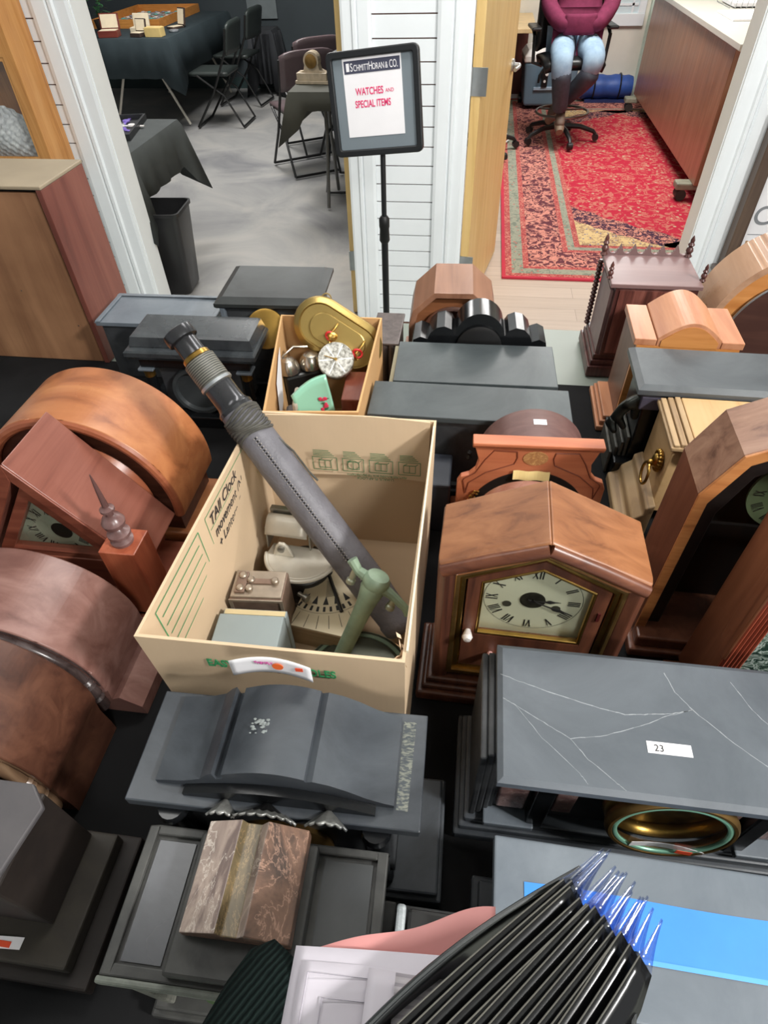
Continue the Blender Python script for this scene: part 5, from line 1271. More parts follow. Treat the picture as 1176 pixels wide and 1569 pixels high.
# ---- slate clock with coloured marble saddle
def marble_clock():
    t = thing('slate_mantel_clock', 'black slate clock with brown veined marble saddle on its panelled top', 'clock', (-0.278, 0.044, TZ), 1)
    W_, D, H_ = 0.246, 0.124, 0.233
    F = slate('dark_worn_slate', (44, 44, 43), (104, 104, 98), 0.45, 0.4, 18)  # slate tone darkened to hold the shade over this corner
    mb = MB().box(0, W_, 0, D, H_-0.014, H_-0.006)
    mb.box(0, 0.010, 0, D, H_-0.006, H_).box(W_-0.010, W_, 0, D, H_-0.006, H_).box(0.010, W_-0.010, 0, 0.010, H_-0.006, H_).box(0.010, W_-0.010, D-0.008, D, H_-0.006, H_)
    mb.build('top_slab', F, t, bevel=0.0015)
    MB().box(0.014, 0.052, 0.012, D-0.012, H_-0.0058, H_-0.004).build('polished_panel', slate('panel_slate', (52, 54, 58), (96, 98, 104), 0.22, 0.4), t)
    MB().box(W_-0.062, W_-0.014, 0.012, D-0.012, H_-0.0058, H_-0.004).build('polished_panel', slate('panel_slate2', (50, 52, 52), (84, 86, 86), 0.4, 0.4), t)
    MB().box(0.060, 0.178, 0.004, D-0.004, H_-0.006, H_+0.014).build('saddle_base', F, t, bevel=0.003)
    BM = marble('rouge_marble', (70, 56, 49), (118, 90, 74), (176, 140, 120), 18, 0.3); BM2 = marble('pale_marble', (122, 106, 100), (176, 158, 146), (226, 216, 204), 17, 0.3); BO = marble('olive_marble', (84, 74, 56), (112, 98, 72), (160, 134, 96), 22, 0.3)
    pr = [(0.070, 0.250), (0.070, 0.262), (0.106, 0.279), (0.110, 0.270), (0.124, 0.270), (0.132, 0.282), (0.170, 0.268), (0.170, 0.250)]
    mb = MB()
    seg = [(0, 2), (2, 4), (4, 5), (5, 6)]; mm = {0: 1, 1: 1, 2: 2, 3: 2, 4: 1, 5: 0}
    R = [[(x, y, z) for x, z in pr] for y in (0.034, 0.126)]
    V0 = [mb.bm.verts.new(p) for p in R[0]]; V1 = [mb.bm.verts.new(p) for p in R[1]]
    for k in range(8):
        mb.mi = mm.get(k, 0); j = (k+1) % 8; mb._f([V0[k], V0[j], V1[j], V1[k]])
    mb.mi = 0; mb._f(V0[::-1]); mb._f(V1)
    mb.build('marble_saddle', [BM, BM2, BO], t, bevel=0.001)
    # front: cornice, granite pilasters
    MB().box(-0.002, W_+0.002, -0.006, 0.0, H_-0.012, H_).build('front_edge', slate('speckled_edge', (96, 100, 92), (140, 146, 136), 0.5, 0.6, 60), t, bevel=0.002)
    MB().box(0.016, W_-0.016, 0.010, D-0.010, 0.04, H_-0.014).build('body', BLACKD, t, bevel=0.002)
    GRN = marble('grey_granite', (92, 92, 86), (130, 130, 120), (170, 168, 156), 60, 0.45)
    MB().box(0.006, 0.020, -0.002, 0.03, 0.05, H_-0.014).build('granite_pilaster', GRN, t, bevel=0.002); MB().box(W_-0.020, W_-0.006, -0.002, 0.03, 0.05, H_-0.014).build('granite_pilaster', GRN, t, bevel=0.002)
    for z in (0.205, 0.180, 0.155): MB().box(0.020, 0.09, 0.000, 0.012, z-0.010, z).build('fascia', GRN, t, bevel=0.002)
    MB().lathe([(0.050, 0), (0.053, 0.006), (0.045, 0.01), (0.001, 0.01)], (W_/2, 0.008, 0.13), (0, -1, 0), 32).build('dial', plain('green_gilt', (110, 140, 90), 0.35, 0.6), t, smooth=True)
    stack(t, 'plinth', F, -0.012, W_+0.012, -0.014, D+0.004, [(0, 0, 0.025), (0.006, 0.025, 0.042)], 0.003)
marble_clock()
def small_column_clock():
    t = thing('marble_pillar_clock', 'low dark clock with pale grey marble pillar, half hidden right of the marble-saddle clock', 'clock', (-0.026, 0.058, TZ), 0)
    GM = marble('pale_grey_marble', (130, 138, 140), (176, 182, 184), (206, 210, 210), 30, 0.3)
    MB().box(0, 0.085, 0, 0.098, 0, 0.105).build('body', BLACKD, t, bevel=0.003)
    MB().box(0.002, 0.012, 0.004, 0.09, 0.105, 0.150).build('marble_pillar', GM, t, bevel=0.003)
    MB().box(0.014, 0.080, 0.01, 0.09, 0.105, 0.135).build('upper_body', slate('deep_black', (26, 26, 26), (60, 58, 54), 0.4, 0.3), t, bevel=0.004)
small_column_clock()

# ---- round-topped tambour clock in golden brown
def arch_clock(name, label, cx, y0, y1, rx, rz, zc, woodtop, face, foot=0.0, rz_deg=0, base=True, rope=None, bez=None, group=None):
    t = thing(name, label, 'clock', (cx, y0, TZ), rz_deg, group)
    D = y1-y0; n = 90; zc_ = zc-TZ
    A = arc(0, zc_, rx, rz, -8, 188, n); B = arc(0, zc_, rx-0.014, rz-0.014, -8, 188, n)
    mb = MB()
    for k in range(n): mb.py([A[k], A[k+1], B[k+1], B[k]], 0, D)
    hood = mb.build('bent_hood', woodtop, t, smooth=True, bevel=0.002)
    C_ = arc(0, zc_, rx-0.0145, rz-0.0145, -8, 188, n)
    MB().py(C_, 0.018, D-0.006).build('face_board', face, t, smooth=True)
    return t, zc_, D
GBW = wood('golden_brown', (186, 112, 62), (206, 136, 84), (146, 78, 42), 'y', 0.5, 0.26, 0.8)
GB2 = wood('golden_brown_x', (178, 104, 58), (202, 130, 76), (132, 70, 38), 'x', 0.35, 0.26, 1.0)
DKF = wood('dark_face', (78, 40, 28), (104, 58, 40), (48, 24, 18), 'x', 0.8, 0.35)
def golden():
    t, zc, D = arch_clock('round_top_clock', 'golden brown clock with broad polished round hood behind the steeple clock', -0.672, 0.728, 0.885, 0.182, 0.185, 0.868, GB2, DKF)
    MB().tube([(x, 0.004, z) for x, z in arc(0, zc, 0.172, 0.175, -8, 188, 40)], 0.010, 10).build('hood_moulding', wood('redder_moulding', (160, 84, 52), (184, 106, 68), None, 'x', 1, 0.25), t, smooth=True)
    MB().lathe([(0.118, 0), (0.126, 0.008), (0.120, 0.020), (0.108, 0.020), (0.104, 0.008), (0.001, 0.006)], (0, 0.018, zc), (0, -1, 0), 48).build('bezel', wood('redder_moulding', (160, 84, 52), (184, 106, 68), None, 'x', 1, 0.25), t, smooth=True)
    MB().lathe([(0.102, 0), (0.102, 0.002), (0.001, 0.002)], (0, 0.012, zc), (0, -1, 0), 40).build('dial', plain('dark_green_dial', (70, 82, 66), 0.4), t)  # dial plate in a dark green tone
    MB().box(-0.19, 0.19, -0.004, D, 0, 0.04).build('base', GB2, t, bevel=0.005)
    MB().box(-0.165, 0.165, 0.01, D-0.01, 0.035, 0.11).build('lower_case', DKF, t)
golden()
# ---- steeple clock
def steeple():
    t = thing('steeple_clock', 'reddish steeple clock with steep roof, pale dial and sharp turned finial', 'clock', (-0.660, 0.590, TZ), 0)
    RW = wood('steeple_red', (138, 76, 60), (160, 96, 78), (104, 52, 42), 'y', 0.6, 0.3, 0.7); RX = wood('steeple_red_x', (140, 70, 50), (166, 92, 66), (104, 46, 34), 'x', 0.8, 0.3); RO = wood('bright_red_post', (176, 84, 52), (196, 104, 68), (148, 62, 38), 'z', 0.8, 0.28)
    D = 0.130
    for s in (-1, 1):
        a, b = Vector((0, 0.322)), Vector((s*0.156, 0.100)); d = (b-a).normalized(); nn = Vector((-d.y, d.x))*s
        if nn.y > 0: nn = -nn
        th = 0.022
        MB().py([tuple(a), tuple(b), (b.x+nn.x*th, b.y+nn.y*th), (a.x, a.y-th*1.55)], 0, D).build('roof_board', RW, t, bevel=0.0015)
        MB().py([(a.x, a.y-0.001), (b.x, b.y-0.001), (b.x+nn.x*th, b.y+nn.y*th), (a.x, a.y-th*1.55)], -0.003, 0.0).build('roof_edge', RX, t, bevel=0.001)
    ga = [(-0.118, 0.100), (0.118, 0.100), (0.0, 0.270)]; gi = [(-0.086, 0.116), (0.086, 0.116), (0.0, 0.238)]
    d = MB().ring_y(ga, gi, 0.006, 0.024).build('door_frame', RX, t, bevel=0.002)
    dl = MB().py([(-0.1, 0.108), (0.1, 0.108), (0.0, 0.25)], 0.026, 0.028).build('dial', plain('pale_green_dial', (196, 202, 176), 0.5, 0, 0.1, 10), t)
    dial_marks(0, 0.150, 0.045, 0.0258, 0.017).build('numerals', INK, dl)
    MB().lathe([(0.018, 0), (0.018, 0.001), (0.0005, 0.001)], (0.008, 0.0256, 0.150), (0, -1, 0), 28).build('centre_rosette', plain('rosette_black', (36, 42, 36), 0.5), dl)
    MB().py([(-0.1, 0.108), (0.1, 0.108), (0.0, 0.25)], 0.014, 0.0145).build('glass_pane', GLASS, t)
    MB().box(-0.118, 0.118, 0.004, D, 0.03, 0.104).build('lower_case', RX, t, bevel=0.002)
    MB().box(-0.10, 0.10, D-0.012, D-0.004, 0.1, 0.11).build('back_board', RX, t)
    DT = wood('turned_dark', (112, 78, 74), (140, 108, 104), (86, 54, 52), 'z', 1, 0.25)
    for s in (1, -1):
        x = s*0.149
        p = MB().box(x-0.030, x+0.030, -0.042, 0.012, 0.02, 0.186).build('corner_post', RO, t, bevel=0.0015)
        MB().lathe([(0.017, 0.186), (0.018, 0.192), (0.012, 0.197), (0.018, 0.203), (0.018, 0.208), (0.010, 0.213), (0.007, 0.217), (0.016, 0.224), (0.018, 0.232), (0.014, 0.241), (0.006, 0.246), (0.005, 0.252), (0.011, 0.256), (0.011, 0.260), (0.005, 0.264), (0.0045, 0.275), (0.003, 0.305), (0.0008, 0.328)], (x, -0.015, 0), (0, 0, 1), 22).build('finial', DT, p, smooth=True)
    stack(t, 'base', RX, -0.185, 0.185, -0.050, D, [(0, 0, 0.02), (0.008, 0.02, 0.032)], 0.003)
steeple()
# ---- two round hooded clocks with rope-turned arches
RDW = wood('faded_rosewood', (128, 86, 76), (156, 116, 106), (98, 58, 50), 'x', 0.45, 0.28, 1.0)
RDD = wood('dark_burl', (84, 48, 34), (112, 70, 50), (50, 27, 20), 'x', 0.5, 0.3, 1.2)  # dark wood, made darker still to hold the corner's shade
TURN = wood('turned_black_brown', (70, 56, 54), (106, 92, 90), (44, 34, 32), 'z', 1, 0.22)
def hooded(name, label, cx, y0, y1, rx, rz, zc, mat, turn, x_end, fo=1.0):
    t, zc_, D = arch_clock(name, label, cx, y0, y1, rx, rz, zc, mat, DKF)
    # flared feet
    for s in (-1, 1):
        a = rx
        MB().py([(s*(a-0.02), zc_-0.012), (s*(a*0.985), zc_-0.018), (s*(a-0.006), zc_-0.05), (s*(a-0.006+0.014*fo), 0.045), (s*(a-0.006+0.044*fo), 0.022), (s*(a-0.006+0.046*fo), 0.0), (s*(a-0.03), 0.0)], 0.004, D-0.002).build('flared_foot', mat, t, smooth=True, autosm=40)
    MB().box(-rx+0.02, rx-0.02, 0.012, D-0.006, 0, zc_).build('lower_case', DKF, t)
    pts = [(x, -0.004, z) for x, z in arc(0, zc_, rx-0.020, rz-0.020, 8, 172, 40)]
    MB().tube(pts, 0.0085, 12).build('arch_rod', turn, t, smooth=True)
    MB().tube([(x, 0.004, z) for x, z in arc(0, zc_, rx-0.006, rz-0.006, 0, 180, 40)], 0.005, 8).build('hood_bead', turn, t, smooth=True)
    for s in (-1, 1):
        x0 = s*(rx-0.020); zt = zc_+0.018
        MB().lathe([(0.0085, zt+0.004), (0.013, zt), (0.009, zt-0.004), (0.008, zt-0.008), (0.013, zt-0.011), (0.009, zt-0.016), (0.013, zt-0.024), (0.014, zt-0.032), (0.010, zt-0.040), (0.008, zt-0.044), (0.012, zt-0.047), (0.010, zt-0.052), (0.011, zt-0.075), (0.010, 0.03)], (x0, -0.004, 0), (0, 0, 1), 16).build('turned_column', turn, t, smooth=True)
    return t, zc_, D
t, zc, D = hooded('round_top_clock', 'reddish round-hooded clock with black turned arch rod just in front of the steeple clock', -0.640, 0.378, 0.510, 0.152, 0.142, 0.840, RDW, TURN, 0)
t, zc, D = hooded('round_top_clock', 'dark burl round-hooded clock with brown arch rod, lowest of the left arches', -0.648, 0.228, 0.356, 0.162, 0.152, 0.862, RDD, wood('brown_rope', (122, 92, 66), (156, 126, 96), (84, 60, 44), 'z', 1, 0.25), 0, 0.1)
MB().lathe([(0.094, 0), (0.100, 0.006), (0.094, 0.016), (0.086, 0.014), (0.084, 0.004), (0.001, 0.003)], (0, 0.016, zc), (0, -1, 0), 48).build('bezel', OLDBR, t, smooth=True)
MB().grid(lambda u, v: (0.082*(2*u-1), 0.008-0.014*max(0, 1-(2*u-1)**2-(2*v-1)**2)**0.5, zc+0.082*(2*v-1)*math.sqrt(max(0, 1-(2*u-1)**2))), 16, 12).build('domed_glass', plain('green_glass', (120, 140, 118), 0.08, 0, 0.1), t, smooth=True)
# ---- flat grey-topped clock at lower left
def lower_left():
    t = thing('slate_mantel_clock', 'dark grey-topped clock with a red-marked white ticket, bottom left corner', 'clock', (-0.78, 0.028, TZ), 0)
    TG = slate('warm_grey_top', (72, 69, 71), (96, 92, 92), 0.5, 0.5, 8); SD = slate('brown_black_side', (30, 23, 20), (54, 44, 37), 0.55, 0.4, 14)  # top and side tones darkened to hold the shade falling here
    MB().box(0, 0.352, 0.066, 0.166, 0.05, 0.196).build('case', SD, t, bevel=0.003)
    MB().pz([(0, 0.060), (0.347, 0.060), (0.362, 0.150), (0.338, 0.172), (0, 0.172)], 0.1962, 0.204).build('top_slab', TG, t, bevel=0.002)
    MB().box(-0.01, 0.408, 0.012, 0.176, 0, 0.026).build('plinth', SD, t, bevel=0.003)
    MB().box(0.0, 0.385, 0.026, 0.170, 0.026, 0.050).build('ledge', slate('brown_grey_ledge', (46, 41, 35), (78, 72, 60), 0.55, 0.5, 14), t, bevel=0.003)
    tk = MB().grid(lambda u, v: (0.270+0.054*u, 0.034+0.012*v+0.004*u, 0.0506+0.0015*math.sin(PI*u)), 6, 2).build('ticket', PAPER, t, solid=0.0004)
    MB().box(0.284, 0.312, 0.038, 0.044, 0.0524, 0.0528).build('red_mark', plain('orange_red', (230, 84, 50), 0.5), tk)
lower_left()

# ---- tall brown cabinet clock on the left
def tall_case():
    t = thing('tall_cabinet_clock', 'tall weathered brown clock case with red side and pale top at the left', 'clock', (-1.40, 1.352, TZ), 0)
    FB = wood('weathered_pine', (142, 96, 62), (172, 122, 82), (88, 54, 38), 'z', 0.25, 0.5, 1.7); SR = wood('red_side', (120, 62, 50), (142, 82, 66), (92, 44, 36), 'z', 0.35, 0.34, 0.8); TP = plain('pale_top', (148, 134, 112), 0.5, 0, 0.12, 6)
    W_, D, H_ = 0.433, 0.196, 0.45
    MB().box(W_-0.014, W_, 0.0, D, 0, H_-0.006).build('side_panel', SR, t, bevel=0.0015)
    MB().box(0, 0.014, 0.0, D, 0, H_-0.006).build('side_panel', SR, t, bevel=0.0015)
    MB().box(0.0, W_+0.001, -0.001, D+0.001, H_-0.006, H_+0.002).build('top_board', TP, t, bevel=0.002)
    MB().box(0.018, W_-0.020, 0.006, 0.016, 0.0, H_-0.014).build('back_panel', FB, t, bevel=0.002)
    MB().box(0.014, W_-0.014, 0.018, D-0.004, 0.0, H_-0.006).build('inner_case', plain('interior_dark', (20, 16, 14), 0.6), t)
    rs = random.Random(8)
    for k in range(10): MB().lathe([(0.0016, 0), (0.0016, 0.0012), (0.0003, 0.0014)], (rs.uniform(0.05, W_-0.05), 0.006, rs.uniform(0.03, H_-0.05)), (0, -1, 0), 6).build('nail', plain('nail_steel', (120, 116, 110), 0.3, 0.8), t)
tall_case()
# ---- oak wall clock
def oak():
    t = thing('oak_wall_clock', 'golden oak wall clock with bubble wrap behind its glass, top left corner', 'clock', (-2.30, 2.82, 0.79), 0)
    OK = wood('golden_oak', (206, 138, 66), (222, 158, 86), (180, 110, 48), 'z', 0.6, 0.35, 0.6)
    W_, D, H_ = 0.40, 0.175, 0.85
    MB().box(0, 0.016, 0.01, D, 0, H_).box(W_-0.016, W_, 0.01, D, 0, H_).box(0.016, W_-0.016, 0.01, D, 0, 0.016).box(0.016, W_-0.016, 0.01, D, H_-0.016, H_).box(0.016, W_-0.016, D-0.01, D, 0.016, H_-0.016).build('case', OK, t, bevel=0.002)
    MB().ring_y([(0, 0), (W_, 0), (W_, H_), (0, H_)], [(0.045, 0.045), (W_-0.045, 0.045), (W_-0.045, 0.42), (0.045, 0.42)], -0.006, 0.01).build('door_frame', OK, t, bevel=0.003)
    MB().ring_y([(0.045, 0.045), (W_-0.045, 0.045), (W_-0.045, 0.42), (0.045, 0.42)], [(0.058, 0.058), (W_-0.058, 0.058), (W_-0.058, 0.407), (0.058, 0.407)], -0.002, 0.006).build('inner_moulding', OK, t, bevel=0.002)
    MB().box(0.045, W_-0.045, 0.0, 0.002, 0.045, 0.42).build('glass_pane', GLASS, t)
    rim = MB().lathe([(0.13, 0), (0.14, 0.012), (0.13, 0.02), (0.12, 0.012)], (W_/2, -0.006, 0.63), (0, -1, 0), 40).build('dial_rim', OK, t, smooth=True)
    MB().lathe([(0.118, 0), (0.118, 0.004), (0.001, 0.004)], (W_/2, -0.008, 0.63), (0, -1, 0), 36).build('dial', CREAMD, t)
    BW = plain('bubble_wrap', (232, 234, 240), 0.2, 0, 0.35, 60, 0.8)
    bw = MB(); rs = random.Random(3)
    bw.grid(lambda u, v: (0.075+0.24*u, 0.02+0.05*(1-math.sin(PI*u)*math.sin(PI*min(v*1.2, 1)))+0.006*math.sin(40*u)*math.sin(36*v), 0.02+0.22*v*(0.75+0.25*math.sin(PI*u))), 40, 40)
    bw.build('bubble_wrap', BW, t, smooth=True)
oak()
# ---- black clocks behind on the left
def black_back():
    t = thing('slate_mantel_clock', 'black slate clock with sloped-edge top, farthest back before the grey room', 'clock', (-0.578, 1.252, TZ), 2)
    W_, D, H_ = 0.250, 0.20, 0.250
    MB().loft([[(i, i, z), (W_-i, i, z), (W_-i, D-i, z), (i, D-i, z)] for i, z in ((0.004, H_-0.022), (0, H_-0.018), (0.0, H_-0.010), (0.018, H_))]).build('top_slab', slate('mottled_black', (26, 28, 28), (84, 90, 88), 0.46, 0.3, 7), t)
    MB().box(0.022, W_-0.020, 0.014, D-0.014, 0.03, H_-0.022).build('body', BLACKD, t, bevel=0.002)
    MB().box(0.010, 0.022, 0.004, 0.05, 0.03, H_-0.022).build('bracket', GREYSL, t, bevel=0.002); MB().box(W_-0.022, W_-0.010, 0.004, 0.05, 0.03, H_-0.022).build('bracket', GREYSL, t, bevel=0.002)
    MB().box(0.0, W_, -0.002, D, 0, 0.03).build('plinth', BLACK, t, bevel=0.003)
black_back()
def columned():
    t = thing('columned_mantel_clock', 'black columned clock with gilt capitals left of the smaller cardboard box', 'clock', (-0.745, 1.098, TZ), 1)
    W_, D = 0.300, 0.138
    GT = slate('polished_black', (40, 43, 46), (110, 116, 118), 0.2, 0.35, 6)
    mb = MB().loft([[(0.008+i, 0.020+i*0.8, z), (W_-0.008-i, 0.020+i*0.8, z), (W_-0.008-i, D-0.008-i*0.8, z), (0.008+i, D-0.008-i*0.8, z)] for i, z in ((0.0, 0.201), (0.006, 0.222), (0.012, 0.226))])
    mb.build('top_block', GT, t)
    MB().loft([[(i, i*0.8, z), (W_-i, i*0.8, z), (W_-i, D-i*0.8, z), (i, D-i*0.8, z)] for i, z in ((0.006, 0.178), (0.0, 0.186), (0.0, 0.196), (0.004, 0.200))]).build('cornice', GT, t)
    MB().box(0.022, W_-0.022, 0.014, D-0.01, 0.152, 0.178).build('frieze', GLOSS, t, bevel=0.002)
    MB().box(0.055, W_-0.055, 0.03, D-0.01, 0.03, 0.152).build('body', BLACKD, t, bevel=0.002)
    for x in (0.035, W_-0.035):
        MB().box(x-0.018, x+0.018, 0.006, 0.040, 0.146, 0.152).build('abacus', GREYSL, t, bevel=0.0015)
        c = MB().lathe([(0.0115, 0.03), (0.0115, 0.126)], (x, 0.022, 0), (0, 0, 1), 18).build('column', GLOSS, t, smooth=True)
        MB().lathe([(0.011, 0.126), (0.0125, 0.128), (0.012, 0.134), (0.014, 0.146)], (x, 0.022, 0), (0, 0, 1), 18).build('gilt_capital', GOLD, c, smooth=True)
    MB().lathe([(0.055, 0), (0.062, 0.004), (0.060, 0.014), (0.052, 0.014), (0.050, 0.004), (0.001, 0.003)], (W_/2-0.01, 0.03, 0.088), (0, -1, 0), 40).build('bezel', slate('bezel_black', (52, 56, 58), (90, 92, 92), 0.3, 0.4), t, smooth=True)
    MB().box(-0.008, W_+0.008, -0.004, D, 0, 0.03).build('plinth', GLOSS, t, bevel=0.003)
columned()
def thin_slab():
    t = thing('slate_mantel_clock', 'low black clock with shallow tray-like top behind the columned black one', 'clock', (-0.915, 1.285, TZ), 1)
    W_, D, H_ = 0.300, 0.15, 0.165
    MB().box(0.01, W_-0.01, 0.008, D-0.01, 0, H_-0.014).build('body', BLACKD, t, bevel=0.002)
    MB().box(0, W_, 0, D, H_-0.014, H_-0.004).box(0, W_, D-0.012, D, H_-0.004, H_).box(W_-0.012, W_, 0, D-0.012, H_-0.004, H_).box(0, 0.012, 0, D-0.012, H_-0.004, H_).build('top_slab', GREYSL, t, bevel=0.0015)
thin_slab()
# ================================================================== CARDBOARD BOXES AND WHAT IS IN THEM
def cardboard(name, c):
    mt, nt, b = new_mat(name)
    mp = texmap(nt, (1, 1, 1)); n = noise(nt, mp, 5, 6, 0.4)
    r = ramp(nt, n.outputs['Fac'], [(0.3, rgb(*[v*0.94 for v in c])), (0.7, rgb(*c))])
    nt.links.new(r.outputs[0], b.inputs['Base Color']); b.inputs['Roughness'].default_value = 0.8; b.inputs['Specular IOR Level'].default_value = 0.2
    wv = nt.nodes.new('ShaderNodeTexWave'); wv.bands_direction = 'X'; wv.inputs['Scale'].default_value = 40
    tc = nt.nodes.new('ShaderNodeTexCoord'); nt.links.new(tc.outputs['Object'], wv.inputs['Vector'])
    bump(nt, b, wv.outputs['Fac'], 0.05, 0.0005); return mt
KB = cardboard('kraft_card', (212, 186, 154)); KD = cardboard('kraft_tan', (206, 162, 112))
def wall_mb(a, b, z0, z1, th, flare=0.0):
    pass
def carton(name, label, base, rim, z0, z1, mat, th=0.004):
    t = thing(name, label, 'box', (0, 0, 0))
    n = 4
    c0 = Vector((sum(p[0] for p in base)/4, sum(p[1] for p in base)/4)); 
    t.location = (c0.x, c0.y, z0)
    def off(P, d):
        c = Vector((sum(p[0] for p in P)/4, sum(p[1] for p in P)/4)); out = []
        for p in P: out.append((p[0]+(d if p[0] < c.x else -d), p[1]+(d if p[1] < c.y else -d)))
        return out
    bi, ri = off(base, th), off(rim, th)
    L_ = lambda P, z: [(p[0]-c0.x, p[1]-c0.y, z-z0) for p in P]
    B0, R0, B1, R1 = L_(base, z0), L_(rim, z1), L_(bi, z0), L_(ri, z1)
    names = ['front_wall', 'right_wall', 'back_wall', 'left_wall']
    walls = {}
    for k in range(4):
        j = (k+1) % 4
        mb = MB(); nv = 8
        def fn(o, i):
            pass
        mb.loft([[B0[k], B0[j], B1[j], B1[k]], [R0[k], R0[j], R1[j], R1[k]]])
        walls[names[k]] = mb.build(names[k], mat, t)
    MB().loft([[(x, y, 0.0) for x, y, z in B1], [(x, y, 0.005) for x, y, z in B1]]).build('bottom', mat, t)
    return t, walls, c0
base = [(-0.342, 0.350), (-0.038, 0.352), (-0.036, 0.782), (-0.336, 0.780)]
rim = [(-0.355, 0.345), (-0.037, 0.347), (-0.033, 0.790), (-0.335, 0.788)]
t, wl, c0 = carton('cardboard_box', 'big open tan cardboard box with green print, holding the leather telescope', base, rim, TZ, 1.05, KB)
cx, cy = c0
ox = lambda x: x-cx; oy = lambda y: y-cy
# inner flap folded down on the far side
fl = MB().grid(lambda u, v: (ox(-0.333+0.291*u), oy(0.779-0.010*(1-v)-0.0012*math.sin(7*u)), 0.176+0.008*math.sin(2.5*u)+0.120*v), 16, 6).build('inner_flap', KB, t, solid=0.003)
GP = NAVYGREEN
def flat_lines(name, segs, w_, y, parent, mat):   # strokes in an x,z plane
    mb = MB()
    for a, b in segs:
        d = Vector((b[0]-a[0], b[1]-a[1])).normalized(); n = Vector((-d.y, d.x))*w_
        mb.py([(a[0]-n.x, a[1]-n.y), (b[0]-n.x, b[1]-n.y), (b[0]+n.x, b[1]+n.y), (a[0]+n.x, a[1]+n.y)], y-0.0004, y)
    return mb.build(name, mat, parent)
def rect(x0, x1, z0, z1): return [((x0, z0), (x1, z0)), ((x1, z0), (x1, z1)), ((x1, z1), (x0, z1)), ((x0, z1), (x0, z0))]
YF = oy(0.7655)
GPD = plain('print_green_faded', (84, 122, 84), 0.7)
segs = []
for (a, b) in ((-0.240, -0.198), (-0.188, -0.152), (-0.142, -0.102), (-0.092, -0.055)):
    segs += rect(ox(a), ox(b), 0.198, 0.226)
    m_ = (a+b)/2
    segs += rect(ox(m_-0.010), ox(m_+0.010), 0.203, 0.219) + [((ox(m_-0.010), 0.219), (ox(m_-0.004), 0.223)), ((ox(m_+0.010), 0.219), (ox(m_+0.014), 0.223)), ((ox(m_), 0.203), (ox(m_), 0.219))]
    for q in range(4): segs.append(((ox(a+0.002), 0.230+0.0035*q), (ox(b-0.004-0.003*q), 0.230+0.0035*q)))
segs += [((ox(-0.170)+0.010*math.cos(a), 0.212+0.010*math.sin(a)), (ox(-0.170)+0.010*math.cos(a+0.4), 0.212+0.010*math.sin(a+0.4))) for a in [0.4*k for k in range(16)]]
flat_lines('printed_diagrams', segs, 0.0006, YF-0.003, fl, GPD)
text('printed_lettering', 'U-HAUL FLAP-LOCK', 0.008, GPD, fl, (ox(-0.100), YF-0.006, 0.189), (PI/2, PI, 0), sx=0.9)
text('printed_lettering', 'FEATURES BUILDERS BOX TO SECURE DEPTH', 0.006, GPD, fl, (ox(-0.078), YF-0.006, 0.1955), (PI/2, PI, 0), sx=0.85)
gb = MB().py([(ox(-0.330), 0.205), (ox(-0.322), 0.219), (ox(-0.27), 0.205), (ox(-0.27), 0.158), (ox(-0.290), 0.172)], YF-0.0050, YF-0.0044).build('green_banner', plain('banner_green', (52, 110, 66), 0.7), fl)
text('banner_lettering', 'US', 0.010, PAPER, gb, (ox(-0.308), YF-0.0055, 0.204), (PI/2, PI, 0))
# print on the inside of the left wall: rotate into the y,z plane
LW = wl['left_wall']
def on_left(y, z): 
    f_ = z/0.30
    x = (-0.338*(1)+(-0.343+0.338)*0)
    # wall leans outwards towards the rim
    xb = -0.338; xr = -0.351+(-0.331+0.351)*((y-0.345)/0.443)
    xb = -0.338+(0.006)*((y-0.35)/0.43)
    return ox(xb+(xr-xb)*f_)
def left_strokes(name, segs, w_, mat):
    mb = MB()
    for (y0, z0), (y1, z1) in segs:
        d = Vector((y1-y0, z1-z0)).normalized(); n = Vector((-d.y, d.x))*w_
        P = [(y0-n.x, z0-n.y), (y1-n.x, z1-n.y), (y1+n.x, z1+n.y), (y0+n.x, z0+n.y)]
        mb.poly([(on_left(y, z)+0.0012, oy(y), z) for y, z in P])
    return mb.build(name, mat, LW)
def lrect(y0, y1, z0, z1): return [((y0, z0), (y1, z0)), ((y1, z0), (y1, z1)), ((y1, z1), (y0, z1)), ((y0, z1), (y0, z0))]
s1 = lrect(0.545, 0.735, 0.205, 0.286) + [((0.55, 0.258), (0.73, 0.258)), ((0.55, 0.232), (0.73, 0.232))]
s2 = lrect(0.385, 0.520, 0.195, 0.286) + [((0.392, z), (0.512, z)) for z in (0.268, 0.250, 0.232, 0.214)]
left_strokes('printed_frame', s1, 0.0006, GP); left_strokes('printed_frame', s2, 0.0008, GP)
HW = plain('marker_black', (44, 42, 46), 0.6)
ang = math.atan2(0.013, 0.30)
def ltext(s, y, z, size, sx=1.0, sh=0.25):
    o = text('handwriting', s, size, HW, LW, (on_left(y, z)+0.0025, oy(y), z), (PI/2, 0, PI/2), sx=sx, shear=sh, ext=0.0002)
    o.rotation_euler = (PI/2, 0, PI/2-0.03)
    return o
ltext('TAll Clock', 0.552, 0.262, 0.026, 0.95); ltext('movement (No Case)', 0.556, 0.236, 0.025, 0.82); ltext('+ Lantern Clock', 0.556, 0.212, 0.023, 0.88)
# print on the outside of the near wall
FY = oy(0.3465)-0.0012
text('printed_lettering', 'EASY CARRY HANDLES', 0.0215, GP, wl['front_wall'], (ox(-0.276), FY-0.0005, 0.247), (PI/2, 0, math.radians(0.2)), sx=0.71, bold=0.0004)
